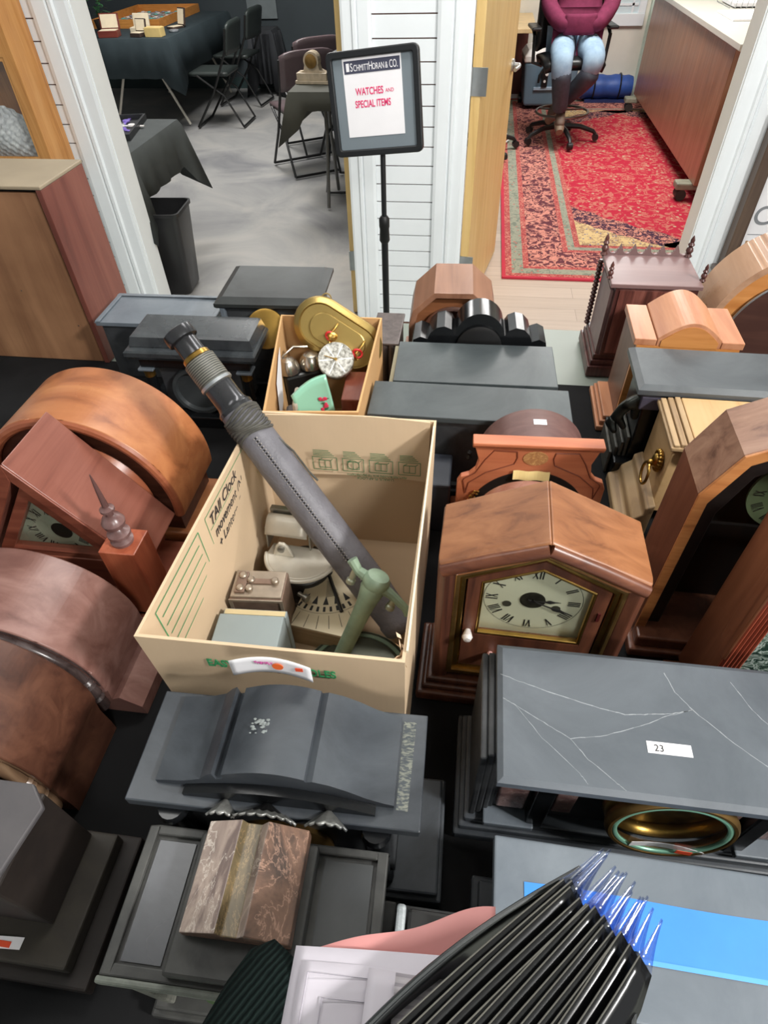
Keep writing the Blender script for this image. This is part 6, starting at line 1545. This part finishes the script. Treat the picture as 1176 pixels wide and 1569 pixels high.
# torn corner
tb = MB(); rs = random.Random(11)
for k in range(16):
    c_ = Vector((ox(-0.042+rs.uniform(-.007, .004)), oy(0.356+rs.uniform(-.006, .028)), 0.300-rs.uniform(0, .035)))
    a_, b_ = Vector((rs.uniform(-1, 1), rs.uniform(-1, 1), rs.uniform(-.5, 1))).normalized()*rs.uniform(.004, .009), Vector((rs.uniform(-1, 1), rs.uniform(-1, 1), rs.uniform(-1, 1))).normalized()*rs.uniform(.002, .005)
    tb.quad(c_-a_, c_+b_, c_+a_*1.1, c_-b_*0.8)
tb.build('torn_corner', plain('torn_card', (214, 184, 152), 0.9, 0, 0.2, 50), wl['right_wall'])
flat_tape = MB().box(ox(-0.037)+0.0, ox(-0.0345), oy(0.36), oy(0.77), 0.296, 0.3005).build('pale_edge', plain('pale_card_edge', (226, 214, 184), 0.8), wl['right_wall'])

# ---- telescope
A = Vector((-0.064, 0.560, 0.792)); Dv = Vector((-0.285, 0.180, 0.302)); L_ = Dv.length; Dn = Dv.normalized()
def telescope():
    t = thing('telescope', 'long dark leather-covered brass telescope leaning out of the open cardboard box', 'telescope', tuple(A))
    t.rotation_euler = Dn.to_track_quat('Z', 'Y').to_euler()
    LE = plain('grey_leather', (100, 98, 103), 0.5, 0, 0.16, 24, 0.5); GM = plain('gunmetal', (70, 70, 72), 0.22, 0.7, 0.25, 18); KN = stripes('knurled_grip', (58, 58, 54), (112, 110, 100), 'Z', 90, 0.45)
    MB().lathe([(0.027, 0.0), (0.030, 0.004), (0.031, 0.02), (0.029, 0.024), (0.0295, 0.06), (0.031, 0.08), (0.0305, 0.34), (0.0285, 0.43), (0.028, 0.445)], n=32).build('leather_tube', LE, t, smooth=True)
    MB().lathe([(0.0215, 0.540), (0.0215, 0.542), (0.0195, 0.545), (0.019, 0.582)], n=28).build('inner_tube', GM, t, smooth=True)
    MB().lathe([(0.0290, 0.442), (0.0290, 0.448), (0.0255, 0.452), (0.0235, 0.458), (0.0235, 0.492), (0.021, 0.494), (0.0215, 0.542)], n=28).build('draw_tube', GM, t, smooth=True)
    MB().lathe([(0.0238, 0.497), (0.0258, 0.499), (0.0258, 0.536), (0.0238, 0.538)], n=32).build('knurled_grip', KN, t, smooth=True)
    MB().lathe([(0.0215, 0.538), (0.0230, 0.539), (0.0225, 0.545), (0.0205, 0.547)], n=28).build('brass_band', BRASS, t, smooth=True)
    MB().lathe([(0.0236, 0.489), (0.0268, 0.491), (0.0268, 0.496), (0.0236, 0.498)], n=28).build('steel_band', STEEL, t, smooth=True)
    MB().lathe([(0.019, 0.572), (0.0245, 0.574), (0.0255, 0.580), (0.0245, 0.590), (0.0195, 0.592), (0.0185, 0.584), (0.001, 0.584)], n=28).build('eyepiece', GM, t, smooth=True)
    # cord whipping
    CO = plain('grey_cord', (72, 70, 64), 0.8, 0, 0.3, 60); mb = MB()
    for k in range(9):
        z = 0.396+0.0050*k; a0 = k*0.6
        mb.tube([((0.0295+0.0008*math.sin(5*a+k))*math.cos(a), (0.0295+0.0008*math.sin(5*a+k))*math.sin(a), z+0.004*math.sin(a*2+a0)) for a in [2*PI*i/28 for i in range(29)]], 0.0024, 6)
    mb.build('cord_whipping', CO, t, smooth=True)
    # seam stitches along the camera-facing side
    inv = t.rotation_euler.to_matrix().inverted()
    q = inv @ (Vector((0, 0, CAM_H))-(A+Dn*0.25)); ph = math.atan2(q.y, q.x)-0.12
    st = MB(); st2 = MB()
    for k in range(57):
        z = 0.075+0.0056*k; r = 0.0312 if z < 0.34 else 0.0312-(z-0.34)*0.028
        st.ball((r*math.cos(ph), r*math.sin(ph), z), 0.0014, 5, (1, 1, 1.3)); 
        for s in (-1, 1): st2.ball((r*math.cos(ph+s*0.085), r*math.sin(ph+s*0.085), z), 0.0011, 5, (1, 1, 1.2))
    st.build('seam', BLK, t); s2 = st2.build('stitching', plain('pale_thread', (150, 144, 140), 0.7), t)
    MB().tube([(0.0285*math.cos(ph+1.2), 0.0285*math.sin(ph+1.2), 0.37), (0.034*math.cos(ph+1.35), 0.034*math.sin(ph+1.35), 0.34), (0.033*math.cos(ph+1.5), 0.033*math.sin(ph+1.5), 0.30), (0.036*math.cos(ph+1.45), 0.036*math.sin(ph+1.45), 0.28)], 0.0016, 6).build('loose_cord', CO, t)
telescope()
ZB = TZ+0.0055
# ---- green bronze stand
def bronze():
    t = thing('bronze_stand', 'green bronze stand with round foot and cross-arm head in the open box', 'stand', (-0.150, 0.455, ZB))
    VG = plain('verdigris_bronze', (130, 150, 128), 0.45, 0.15, 0.3, 22); VD = plain('dark_bronze', (72, 74, 62), 0.4, 0.5, 0.3, 14)
    o = MB().lathe([(0.088, 0), (0.092, 0.006), (0.088, 0.014), (0.076, 0.016), (0.070, 0.022), (0.03, 0.028), (0.001, 0.030)], (0.022, 0.015, 0), (0, 0, 1), 44).build('foot_disc', VD, t, smooth=True)
    MB().lathe([(0.0890, 0.0105), (0.0895, 0.0125), (0.077, 0.0175), (0.0765, 0.0155)], (0.022, 0.015, 0), (0, 0, 1), 44).build('foot_rim', VG, o, smooth=True)
    a = Vector((-0.014, 0.012, 0.030)); b = Vector((0.050, 0.066, 0.195)); d = b-a
    pf = [(0.015, 0.0), (0.017, 0.010), (0.013, 0.020), (0.012, 0.03), (0.0125, 0.10), (0.014, 0.150), (0.017, 0.170), (0.019, 0.180), (0.017, 0.188)]
    MB().lathe(pf, a, d, 24).build('stem', VG, t, smooth=True)
    hd = MB().lathe([(0.017, 0.184), (0.020, 0.190), (0.020, 0.198), (0.016, 0.204), (0.001, 0.205)], a, d, 24).build('head', VG, t, smooth=True)
    e = a+d.normalized()*0.190; s = Vector((0.78, -0.30, -0.30)).normalized(); w_ = d.normalized()
    MB().tube([e-s*0.045+w_*0.012, e-s*0.03+w_*0.002, e, e+s*0.03-w_*0.002, e+s*0.055-w_*0.008, e+s*0.062-w_*0.016], [0.008, 0.007, 0.011, 0.007, 0.006, 0.005], 10).build('cross_arm', VG, hd, smooth=True)
    for q in (-0.034, 0.034):
        MB().lathe([(0.005, 0), (0.005, -0.016), (0.007, -0.018), (0.007, -0.024), (0.001, -0.025)], e+s*q, w_, 12).build('clamp_screw', plain('pale_bronze', (156, 160, 140), 0.35, 0.6), hd, smooth=True)
bronze()
# ---- little brown mechanism box
def brown_case():
    t = thing('metal_case', 'small brown metal case with screws and straps on top in the big box', 'case', (-0.288, 0.546, ZB), 4)
    RB = plain('rusty_metal', (122, 100, 86), 0.5, 0.4, 0.25, 40); RL = plain('worn_plate', (150, 136, 120), 0.4, 0.5, 0.25, 30)
    MB().box(-0.042, 0.042, -0.028, 0.028, 0, 0.136).build('body', RB, t, bevel=0.003)
    MB().ring_y([(-0.042, 0.09), (0.042, 0.09), (0.042, 0.136), (-0.042, 0.136)], [(-0.037, 0.095), (0.037, 0.095), (0.037, 0.131), (-0.037, 0.131)], -0.030, -0.028).build('front_rim', RL, t)
    MB().box(-0.040, 0.040, -0.026, 0.026, 0.136, 0.140).build('top_plate', RL, t, bevel=0.0015)
    MB().box(-0.034, -0.018, -0.02, 0.02, 0.140, 0.144).build('strap', RB, t, bevel=0.001); MB().box(-0.018, 0.024, -0.002, 0.008, 0.140, 0.143).build('strap', RB, t, bevel=0.001)
    for x, y in ((-0.026, 0.012), (-0.026, -0.012), (-0.012, 0.004), (0.026, 0.003), (-0.012, -0.012)):
        MB().lathe([(0.006, 0.140), (0.006, 0.146), (0.004, 0.148), (0.001, 0.148)], (x, y, 0), (0, 0, 1), 14).build('screw', RL, t, smooth=True)
brown_case()
# ---- grey carton
def grey_carton():
    t = thing('grey_carton', 'plain blue-grey card carton at the near left corner of the open box', 'box', (-0.279, 0.457, ZB), 3)
    GC = plain('blue_grey_card', (138, 148, 148), 0.7, 0, 0.06, 10); YC = plain('inner_card', (196, 178, 136), 0.7)
    MB().box(-0.050, 0.048, -0.052, 0.030, 0, 0.142).build('sleeve', GC, t, bevel=0.002)
    MB().box(-0.046, 0.050, 0.030, 0.042, 0.0, 0.138).build('inner_tray', GC, t, bevel=0.001)
    MB().box(-0.044, 0.048, 0.0315, 0.040, 0.138, 0.1395).build('tray_inside', YC, t)
grey_carton()
# ---- white enamelled instrument
def instrument():
    t = thing('metal_instrument', 'cream metal instrument with rolled top plate, back left inside the big open box', 'instrument', (-0.268, 0.655, ZB), -4)
    CE = plain('cream_enamel', (196, 190, 176), 0.35, 0.2, 0.14, 20); SM = plain('soft_metal', (150, 148, 140), 0.3, 0.8, 0.2, 30); DC = plain('black_drum', (40, 38, 36), 0.4)
    mb = MB().lathe([(0.052, 0), (0.055, 0.005), (0.055, 0.02), (0.050, 0.024), (0.046, 0.06), (0.04, 0.065), (0.001, 0.066)], (0.02, 0.0, 0), (0, 0, 1), 32)
    mb.build('drum', DC, t, smooth=True)
    MB().pz([(0.02+0.060*math.cos(a), -0.004+0.056*math.sin(a)) for a in [PI+PI*k/20+0.1 for k in range(21)]]+[(0.075, 0.012), (-0.036, 0.012)], 0.088, 0.096).build('half_round_plate', CE, t, bevel=0.002)
    MB().tube([(0.02+0.062*math.cos(a), -0.004+0.058*math.sin(a), 0.092) for a in [PI+PI*k/24+0.1 for k in range(25)]], 0.004, 8).build('plate_rim', CE, t, smooth=True)
    pr = [(-0.006, 0.128), (-0.006, 0.120)] + [(0.028+0.034*math.cos(a), 0.112+0.026*math.sin(a)) for a in [PI*(1-k/14) for k in range(15)]] + [(0.062, 0.108)]
    MB().grid(lambda u, v: (-0.045+0.075*u, 0.004+0.046*v, 0.115+0.030*math.sin(PI*(0.1+0.75*v))), 4, 14).build('rolled_plate', CE, t, smooth=True, solid=0.002)
    for x in (-0.046, 0.031): MB().px([(0.004, 0.09), (0.05, 0.09), (0.05, 0.128), (0.03, 0.143), (0.01, 0.134)], x, x+0.003).build('cheek', SM, t, bevel=0.0008)
    MB().py([(-0.028, 0.096), (0.010, 0.096), (0.002, 0.120), (-0.004, 0.128), (-0.014, 0.128), (-0.020, 0.120)], -0.016, -0.010).build('bracket', CE, t, bevel=0.002)
    MB().lathe([(0.006, 0), (0.006, 0.006), (0.001, 0.007)], (-0.009, -0.016, 0.118), (0, -1, 0), 16).build('pivot_screw', SM, t, smooth=True)
    MB().lathe([(0.006, 0), (0.006, 0.060)], (-0.034, -0.024, 0.03), (0, 0, 1), 12).build('post', CE, t, smooth=True)
    MB().lathe([(0.004, 0), (0.004, 0.012), (0.007, 0.013), (0.007, 0.02), (0.003, 0.021)], (0.03, -0.066, 0.066), (0.6, -0.3, 0), 12).build('thumb_screw', SM, t, smooth=True)
    sp = [(0.048+0.010*math.cos(a), 0.020+0.010*math.sin(a), 0.104+0.0016*a) for a in [0.4*k for k in range(50)]]
    MB().tube(sp, 0.0018, 5).build('coil_spring', SM, t, smooth=True)
    MB().box(-0.05, 0.05, 0.05, 0.062, 0.10, 0.14).build('rear_plate', SM, t, bevel=0.002)
instrument()
# ---- brass-coloured printed sector plate
def sector():
    t = thing('sector_plate', 'cream plate printed with a fan scale and black pointer under the telescope', 'scale plate', (-0.190, 0.600, ZB), -8)
    WD = wood('plate_wood', (160, 132, 96), (184, 158, 120), None, 'x', 0.8, 0.5); FC = plain('printed_cream', (206, 192, 160), 0.5, 0, 0.08, 10)
    MB().box(-0.050, 0.058, -0.075, 0.088, 0.0, 0.050).build('block', WD, t, bevel=0.002)
    f = MB().box(-0.049, 0.057, -0.074, 0.087, 0.050, 0.052).build('printed_face', FC, t)
    z = 0.0524; c = Vector((-0.022, 0.045))
    def P(r, a): a = math.radians(a); return (c.x+r*math.cos(a), c.y+r*math.sin(a), z)
    mb = MB()
    for k in range(9):
        a = -110+8*k
        if k % 2 == 0: mb.poly([P(0.070, a), P(0.070, a+8), P(0.052, a+4)])
        mb.poly([P(0.074, a+1), P(0.084, a+1), P(0.084, a+4), P(0.074, a+4)])
    for k in range(30):
        a = -112+2.6*k; mb.poly([P(0.087, a), P(0.0875, a), P(0.0875, a+2.6), P(0.087, a+2.6)]); 
        if k % 4 == 0: mb.poly([P(0.092, a), P(0.118, a), P(0.118, a+0.5), P(0.092, a+0.5)])
    for k in range(12):
        mb.poly([P(0.02+0.003*k, -75), P(0.021+0.003*k, -75), P(0.021+0.003*k, -50), P(0.02+0.003*k, -50)])
    mb.build('printed_scale', INK, f)
    MB().lathe([(0.008, 0.0525), (0.008, 0.056), (0.003, 0.057), (0.001, 0.057)], (c.x, c.y, 0), (0, 0, 1), 18).tube([(c.x, c.y, 0.055), (c.x+0.05, c.y-0.075, 0.055)], 0.003, 8).build('pointer', BLK, t, smooth=True)
sector()

# ---- smaller box behind
base2 = [(-0.350, 0.850), (-0.180, 0.866), (-0.182, 1.205), (-0.395, 1.200)]
rim2 = [(-0.348, 0.850), (-0.176, 0.866), (-0.179, 1.209), (-0.404, 1.204)]
t, wl2, c2 = carton('cardboard_box', 'smaller orange-tan cardboard box of clock parts behind the big open box', base2, rim2, TZ, 1.0, KD)
def lw2(y, z):   # inner face of the left wall
    f_ = (y-0.85)/0.35; xb = -0.350-0.045*f_; xr = -0.348-0.056*f_
    return (xb+(xr-xb)*z/0.25+0.0075-c2.x, y-c2.y, z)
MB().poly([lw2(0.955, 0.14), lw2(1.02, 0.150), lw2(1.085, 0.238), lw2(1.055, 0.236), lw2(0.985, 0.215)]).build('paper_slip', PAPER, wl2['left_wall'], solid=0.0003)
def brass_oval():
    t = thing('brass_case', 'large oval gilt brass case with turned rim and red-tied hooks in the smaller box', 'case', (-0.268, 1.150, 0.985))
    t.rotation_euler = (math.radians(-30), math.radians(30), math.radians(-8))
    GB = plain('satin_gilt', (172, 146, 86), 0.36, 0.85, 0.12, 8)
    def stad(hx, r, n=14): return [(hx+r*math.cos(a), r*math.sin(a)) for a in [-PI/2+PI*k/n for k in range(n+1)]]+[(-hx+r*math.cos(a), r*math.sin(a)) for a in [PI/2+PI*k/n for k in range(n+1)]]
    mb = MB(); hx = 0.045
    rings = []
    for r, y in ((0.050, 0.028), (0.056, 0.026), (0.058, 0.018), (0.055, 0.010), (0.051, 0.008), (0.047, 0.002), (0.044, 0.0), (0.041, 0.004)):
        rings.append([(x, y, z) for x, z in stad(hx, r)])
    mb.loft(rings); mb.build('rim', GB, t, smooth=True, autosm=50)
    MB().py(stad(hx-0.01, 0.030), -0.002, 0.004).build('raised_panel', GB, t, bevel=0.002)
    RD = plain('red_tie', (214, 44, 44), 0.5)
    for x in (-0.012, 0.055):
        MB().tube([(x, -0.002, 0.022), (x, -0.018, 0.010), (x-0.003, -0.024, -0.008), (x+0.006, -0.026, -0.018), (x+0.010, -0.020, -0.006)], 0.0022, 6).build('wire_hook', GOLD, t, smooth=True)
        MB().tube([(x+0.010*math.cos(a), -0.022+0.003*math.sin(2*a), -0.006+0.008*math.sin(a)) for a in [0.5*k for k in range(22)]], 0.0024, 6).build('red_tie', RD, t, smooth=True)
    MB().tube([(-0.06+0.010*math.cos(a), 0.02, 0.052+0.010*math.sin(a)) for a in [2*PI*k/16 for k in range(17)]], 0.0015, 5).build('hanging_ring', GB, t)
brass_oval()
def movement():
    t = thing('round_dial_movement', 'round silvered dial with radial rays and one hand in the smaller box', 'clock dial', (-0.262, 1.090, 0.965))
    t.rotation_euler = (math.radians(42), 0, math.radians(14))
    def ray():
        mt, nt, b = new_mat('engine_turned'); mp = texmap(nt, (1, 1, 1)); n = noise(nt, mp, 130, 4)
        r = ramp(nt, n.outputs['Fac'], [(0.35, rgb(120, 116, 106)), (0.6, rgb(214, 212, 204))]); nt.links.new(r.outputs[0], b.inputs['Base Color']); b.inputs['Roughness'].default_value = 0.35; b.inputs['Metallic'].default_value = 0.3; return mt
    MB().lathe([(0.036, -0.020), (0.038, -0.016), (0.038, -0.002), (0.0365, 0), (0.0365, 0.001), (0.0005, 0.001)], n=40).build('dial', ray(), t, smooth=True, autosm=30)
    mb = MB()
    for k in range(6):
        a = PI*k/3; d = Vector((math.cos(a), math.sin(a), 0)); n = Vector((-d.y, d.x, 0))*0.0008
        mb.poly([d*0.006-n+Vector((0, 0, .0014)), d*0.034-n*1.8+Vector((0, 0, .0014)), d*0.034+n*1.8+Vector((0, 0, .0014)), d*0.006+n+Vector((0, 0, .0014))])
    mb.build('rays', plain('ray_white', (236, 236, 232), 0.3), t)
    h = MB().tube([(0, 0, 0.003), (-0.024, 0.010, 0.003)], [0.0014, 0.0006], 6); h.lathe([(0.003, 0.001), (0.003, 0.005)], (0, 0, 0), (0, 0, 1), 10); h.build('hand', GOLD, t)
    MB().lathe([(0.030, -0.05), (0.030, -0.02)], n=24).build('works', plain('works_brass', (120, 96, 52), 0.35, 0.9, 0.4, 60), t, smooth=True)
    for x, y in ((0.026, -0.01), (-0.026, -0.01), (0, 0.026)): MB().tube([(x, y, -0.06), (x, y, -0.016)], 0.003, 8).build('pillar', BRASS, t)
    MB().lathe([(0.008, 0), (0.010, 0.006), (0.007, 0.012), (0.001, 0.014)], (-0.002, 0.048, -0.006), (0, 0.2, 1), 14).build('gilt_knob', GOLD, t, smooth=True)
movement()
def bells():
    t = thing('twin_bell_movement', 'pair of nickel bells joined by an arched strap in the smaller box', 'bell', (-0.345, 1.115, 0.925), 30)
    NK = plain('nickel', (176, 168, 156), 0.22, 0.9, 0.14, 16)
    for x, s in ((-0.030, 0.024), (0.022, 0.026)):
        MB().lathe([(s, 0), (s*1.02, 0.006), (s*0.92, 0.018), (s*0.6, 0.028), (0.001, 0.032)], (x, 0, 0), (0, 0, 1), 24).build('bell', NK, t, smooth=True)
    MB().tube([(-0.048, 0.004, 0.004), (-0.040, 0.010, 0.030), (-0.010, 0.014, 0.046), (0.020, 0.012, 0.040)], 0.0028, 8).build('strap', NK, t, smooth=True)
    MB().box(-0.045, 0.045, -0.02, 0.03, -0.12, -0.004).build('body', plain('alarm_black', (22, 22, 22), 0.3), t, bevel=0.006)
bells()
def ceramic():
    t = thing('ceramic_clock_case', 'mint green glazed ceramic piece with pink painted rose in the smaller box', 'ceramic', (-0.262, 0.950, TZ+0.030), 8)
    MG = plain('mint_glaze', (142, 196, 170), 0.1, 0, 0.03); pr = []
    mb = MB().grid(lambda u, v: (-0.045+0.066*u-0.012*v+0.008*math.sin(PI*v), -0.028+0.024*math.sin(PI*u*0.5)+0.016*v, 0.02+0.176*v+0.030*u*v+0.006*math.sin(PI*u)), 14, 14)
    mb.build('glazed_front', MG, t, smooth=True, solid=0.010)
    MB().box(-0.058, -0.046, -0.02, 0.04, 0.0, 0.185).build('side_block', plain('bisque', (176, 166, 152), 0.6), t, bevel=0.006)
    rs = random.Random(6); PK = plain('rose_pink', (214, 60, 92), 0.3); LG = plain('rose_leaf', (70, 100, 76), 0.3)
    m1, m2 = MB(), MB()
    for k in range(9): m1.ball((0.002+rs.uniform(-.007, .007), -0.003, 0.172+rs.uniform(-.014, .016)), rs.uniform(.003, .005), 6, (1, 0.35, 1))
    for k in range(6): m2.ball((0.002+rs.uniform(-.014, .014), -0.003, 0.166+rs.uniform(-.014, .018)), rs.uniform(.002, .004), 6, (1.4, 0.35, 0.7))
    m1.build('painted_rose', PK, t); m2.build('painted_leaf', LG, t)
ceramic()
tag(MB().loft([[(-0.345, 0.925, TZ+.006), (-0.315, 0.90, TZ+.006), (-0.315, 1.02, TZ+.006), (-0.355, 1.02, TZ+.006)], [(-0.352, 0.925, 0.895), (-0.322, 0.905, 0.90), (-0.322, 1.02, 0.905), (-0.362, 1.02, 0.895)]]).build('grey_leather_case', plain('taupe_leather', (92, 86, 84), 0.5, 0, 0.08), bevel=0.008), 'smooth taupe block in the near left corner of the smaller box', 'case')
def blk():
    t = thing('wooden_block_case', 'glossy red-brown wooden block at the right side of the smaller box', 'case', (-0.215, 1.02, TZ+0.006), 3)
    RBW = wood('glossy_redbrown', (128, 58, 40), (150, 76, 54), (96, 40, 28), 'y', 0.8, 0.18)
    MB().box(-0.028, 0.028, -0.10, 0.09, 0.0, 0.13).build('body', RBW, t, bevel=0.003); MB().box(-0.024, 0.028, -0.02, 0.085, 0.13, 0.17).build('raised_top', RBW, t, bevel=0.003)
blk()
def brass_disc():
    t = thing('brass_disc', 'round brass disc poking up at the back left corner of the smaller box', 'disc', (-0.455, 1.236, 0.945))
    t.rotation_euler = (math.radians(-30), math.radians(-6), 0.2)
    MB().lathe([(0.040, -0.002), (0.046, 0.0), (0.045, 0.008), (0.038, 0.010), (0.001, 0.010)], (0, 0, 0), (0, -1, 0), 40).build('rim', BRASS, t, smooth=True)
brass_disc()

# ================================================================== WHAT THE PHOTOGRAPHER HOLDS (bottom edge)
def holder():
    t = thing('person', 'arm in dark green ribbed knit sleeve at the bottom edge, holding folded papers', 'person', (-0.146, -0.086, 1.105))
    def knit():
        mt, nt, b = new_mat('green_rib_knit'); wv = nt.nodes.new('ShaderNodeTexWave'); wv.bands_direction = 'X'; wv.inputs['Scale'].default_value = 75; wv.inputs['Distortion'].default_value = 1.5; wv.inputs['Detail Scale'].default_value = 2
        mp = texmap(nt, (1, 1, 1), (0, 0, math.radians(35))); nt.links.new(mp.outputs[0], wv.inputs['Vector'])
        r = ramp(nt, wv.outputs['Fac'], [(0.2, rgb(10, 18, 17)), (0.8, rgb(22, 32, 30))]); nt.links.new(r.outputs[0], b.inputs['Base Color']); b.inputs['Roughness'].default_value = 0.95; b.inputs['Specular IOR Level'].default_value = 0.1
        bump(nt, b, wv.outputs['Fac'], 0.8, 0.002); return mt
    SK = MATS['skin_tone']
    # forearm and hand: one continuous surface
    V = [(-0.06, -0.22, -0.04), (-0.01, -0.08, -0.02), (0.045, 0.06, 0.0), (0.070, 0.125, 0.010), (0.092, 0.150, 0.012),
         (0.105, 0.180, 0.016), (0.112, 0.20, 0.020), (0.120, 0.165, 0.012), (0.140, 0.180, 0.014), (0.152, 0.185, 0.018), (0.122, 0.150, 0.008), (0.146, 0.158, 0.010), (0.158, 0.158, 0.016), (0.118, 0.135, 0.006), (0.138, 0.136, 0.008), (0.148, 0.134, 0.014), (0.085, 0.105, 0.03), (0.112, 0.098, 0.062), (0.125, 0.098, 0.066)]
    V = [(x-0.03, y-0.050, z-0.030) for x, y, z in V]
    E_ = [(0,1),(1,2),(2,3),(3,4),(4,5),(5,6),(4,7),(7,8),(8,9),(4,10),(10,11),(11,12),(4,13),(13,14),(14,15),(3,16),(16,17),(17,18)]
    R = [.045,.04,.032,(.03,.018),(.028,.014),.009,.007,.010,.009,.007,.009,.008,.007,.008,.007,.006,.012,.009,.007]
    skin_mesh('body', V, E_, R, SK, t, 2, 0)
    rs = random.Random(1); rings = []
    P = [(-0.09, -0.24, -0.05, .055), (-0.02, -0.09, -0.03, .052), (0.015, 0.0, -0.012, .048), (0.045, 0.075, 0.005, .043), (0.060, 0.115, 0.012, .040), (0.066, 0.135, 0.014, .036), (0.070, 0.142, 0.014, .028)]
    for i, (x, y, z, r) in enumerate(P):
        u, v, d = MB().frame_of(Vector(P[min(i+1, 6)][:3])-Vector(P[max(i-1, 0)][:3]))
        rings.append([Vector((x, y, z))+(u*math.cos(a)*1.1+v*math.sin(a)*0.75)*r*(1+0.05*math.sin(a*3+i)) for a in [2*PI*k/28 for k in range(28)]])
    MB().loft(rings).build('knit_sleeve', knit(), t, smooth=True)
holder()
def folded():
    t = thing('folded_paper', 'folded white printed papers held at the bottom edge in front of the pink sheet', 'paper', (-0.020, 0.036, 1.146))
    WP = plain('soft_white_paper', (196, 190, 198), 0.7, 0, 0.03)
    MB().grid(lambda u, v: (-0.062+0.125*u+0.012*v*0, -0.10+0.130*v+0.008*u*v, 0.004*math.sin(3*u)+0.002*u), 16, 8).build('top_sheet', WP, t, smooth=True, solid=0.0006)
    MB().grid(lambda u, v: (-0.056+0.12*u, -0.10+0.122*v+0.006*u*v, 0.0035+0.004*math.sin(3*u)), 16, 8).build('inner_sheet', WP, t, smooth=True, solid=0.0006)
    MB().grid(lambda u, v: (-0.010+0.050*u, -0.085+0.108*v-0.05*u*(1-v)*0.2, 0.010+0.010*math.sin(PI*v)*(1-u)), 8, 12).build('curled_sheet', WP, t, smooth=True, solid=0.0006)
    q = MB().grid(lambda u, v: (0.008+0.045*u, -0.05+0.072*v, 0.017+0.006*math.sin(PI*v)), 6, 8).build('grey_printed_page', stripes('grey_print_lines', (150, 144, 150), (176, 170, 174), 'Y', 60, 0.7, 0.3), t, smooth=True, solid=0.0004)
    tr_ = MB()
    for k in range(3):
        a, b = -0.05+0.012*k, 0.016-0.012*k
        tr_.tube([(a, -0.09, 0.0075), (a, b, 0.0075), (a+0.055-0.01*k, b+0.002, 0.0085)], 0.0004, 4)
    tr_.build('printed_lines', plain('faint_line', (176, 170, 180), 0.7), t)
folded()
def pinksheet():
    mb = MB()
    def fn(u, v):
        x = -0.078+0.132*u; top = 0.064+0.042*u+0.004*math.sin(9*u)*(u)
        return (x, 0.0+(top-0.0)*v, 1.138+0.010*math.sin(PI*u)*v-0.02*(1-v))
    mb.grid(fn, 30, 8)
    tag(mb.build('pink_paper', plain('pink_sheet', (214, 146, 142), 0.65, 0, 0.05, 6), smooth=True, solid=0.0006), 'pink paper sheet with wavy upper edge behind the folded white papers', 'paper')
pinksheet()
def fan():
    t = thing('leaved_wallet', 'black fanned wallet of thin plastic leaves with clear bluish tips at the bottom edge', 'wallet', (0.06, 0.03, 1.19))
    LB = plain('black_leaf', (20, 20, 21), 0.22, 0, 0.2); ED = plain('leaf_edge', (92, 90, 84), 0.3, 0, 0.2)
    def clear():
        mt, nt, b = new_mat('clear_tip'); tr = nt.nodes.new('ShaderNodeBsdfTransparent'); tr.inputs[0].default_value = (0.72, 0.78, 0.95, 1)
        gl = nt.nodes.new('ShaderNodeBsdfGlossy'); gl.inputs['Roughness'].default_value = 0.1; mx = nt.nodes.new('ShaderNodeMixShader'); mx.inputs[0].default_value = 0.22
        nt.links.new(tr.outputs[0], mx.inputs[1]); nt.links.new(gl.outputs[0], mx.inputs[2]); nt.links.new(mx.outputs[0], nt.nodes['Material Output'].inputs['Surface']); return mt
    CT = clear(); n = 14; O = Vector((0.06, 0.03, 1.19))
    for k in range(n):
        f_ = k/(n-1)
        s = Vector((-0.072+0.098*f_, -0.030-0.013*f_, 1.180))-O; e = Vector((0.123+0.030*f_+0.003*math.sin(k*2.1), 0.143-0.035*f_+0.003*math.sin(k*1.3), 1.182))-O
        b_ = (e-s); nrm = Vector((b_.y, -b_.x, 0)).normalized(); bow = 0.004*(1-1.8*f_)
        def pt(u, v):   # u along, v across the leaf
            p = s+b_*u-nrm*bow*math.sin(PI*u)
            taper = 1-max(0, u-0.75)/0.25*0.75
            return (p.x+nrm.x*0.0175*v*taper, p.y+nrm.y*0.0175*v*taper, p.z-0.016*v*taper)
        o = MB().grid(lambda u, v: pt(u*0.86, v), 18, 3).build('leaf', LB, t, smooth=True, solid=0.0009)
        MB().tube([Vector(pt(u*0.86/18, 0))+Vector((0, 0, 0.0006)) for u in range(19)], 0.0005, 6).build('leaf_edge', ED, o)
        MB().grid(lambda u, v: pt(0.86+0.14*u, v*(1-u*0.7)), 6, 2).build('clear_tip', CT, o, smooth=True, solid=0.0004)
    for sgn in (0, 1):
        def cv(u, v):
            if sgn == 0: p0 = Vector((-0.074, -0.026, 1.183))-O; p1 = Vector((0.108, 0.130, 1.176))-O; out = Vector((-0.62, 0.78, 0))
            else: p0 = Vector((0.060, -0.030, 1.172))-O; p1 = Vector((0.142, 0.088, 1.165))-O; out = Vector((0.88, -0.46, 0))
            p = p0+(p1-p0)*u+out*(0.012 if sgn == 0 else 0.020)*math.sin(PI*u)*(1-0.3*v)
            return (p.x+(0.008*v if sgn == 0 else -0.006*v), p.y-0.006*v*(1-sgn), p.z-0.040*v)
        MB().grid(cv, 20, 4).build('cover', plain('wallet_cover', (24, 26, 26), 0.3), t, smooth=True, solid=0.003)
        MB().tube([cv(u/20, 0) for u in range(21)], 0.0018, 8).build('cover_binding', plain('binding', (30, 34, 34), 0.25), t, smooth=True)
fan()
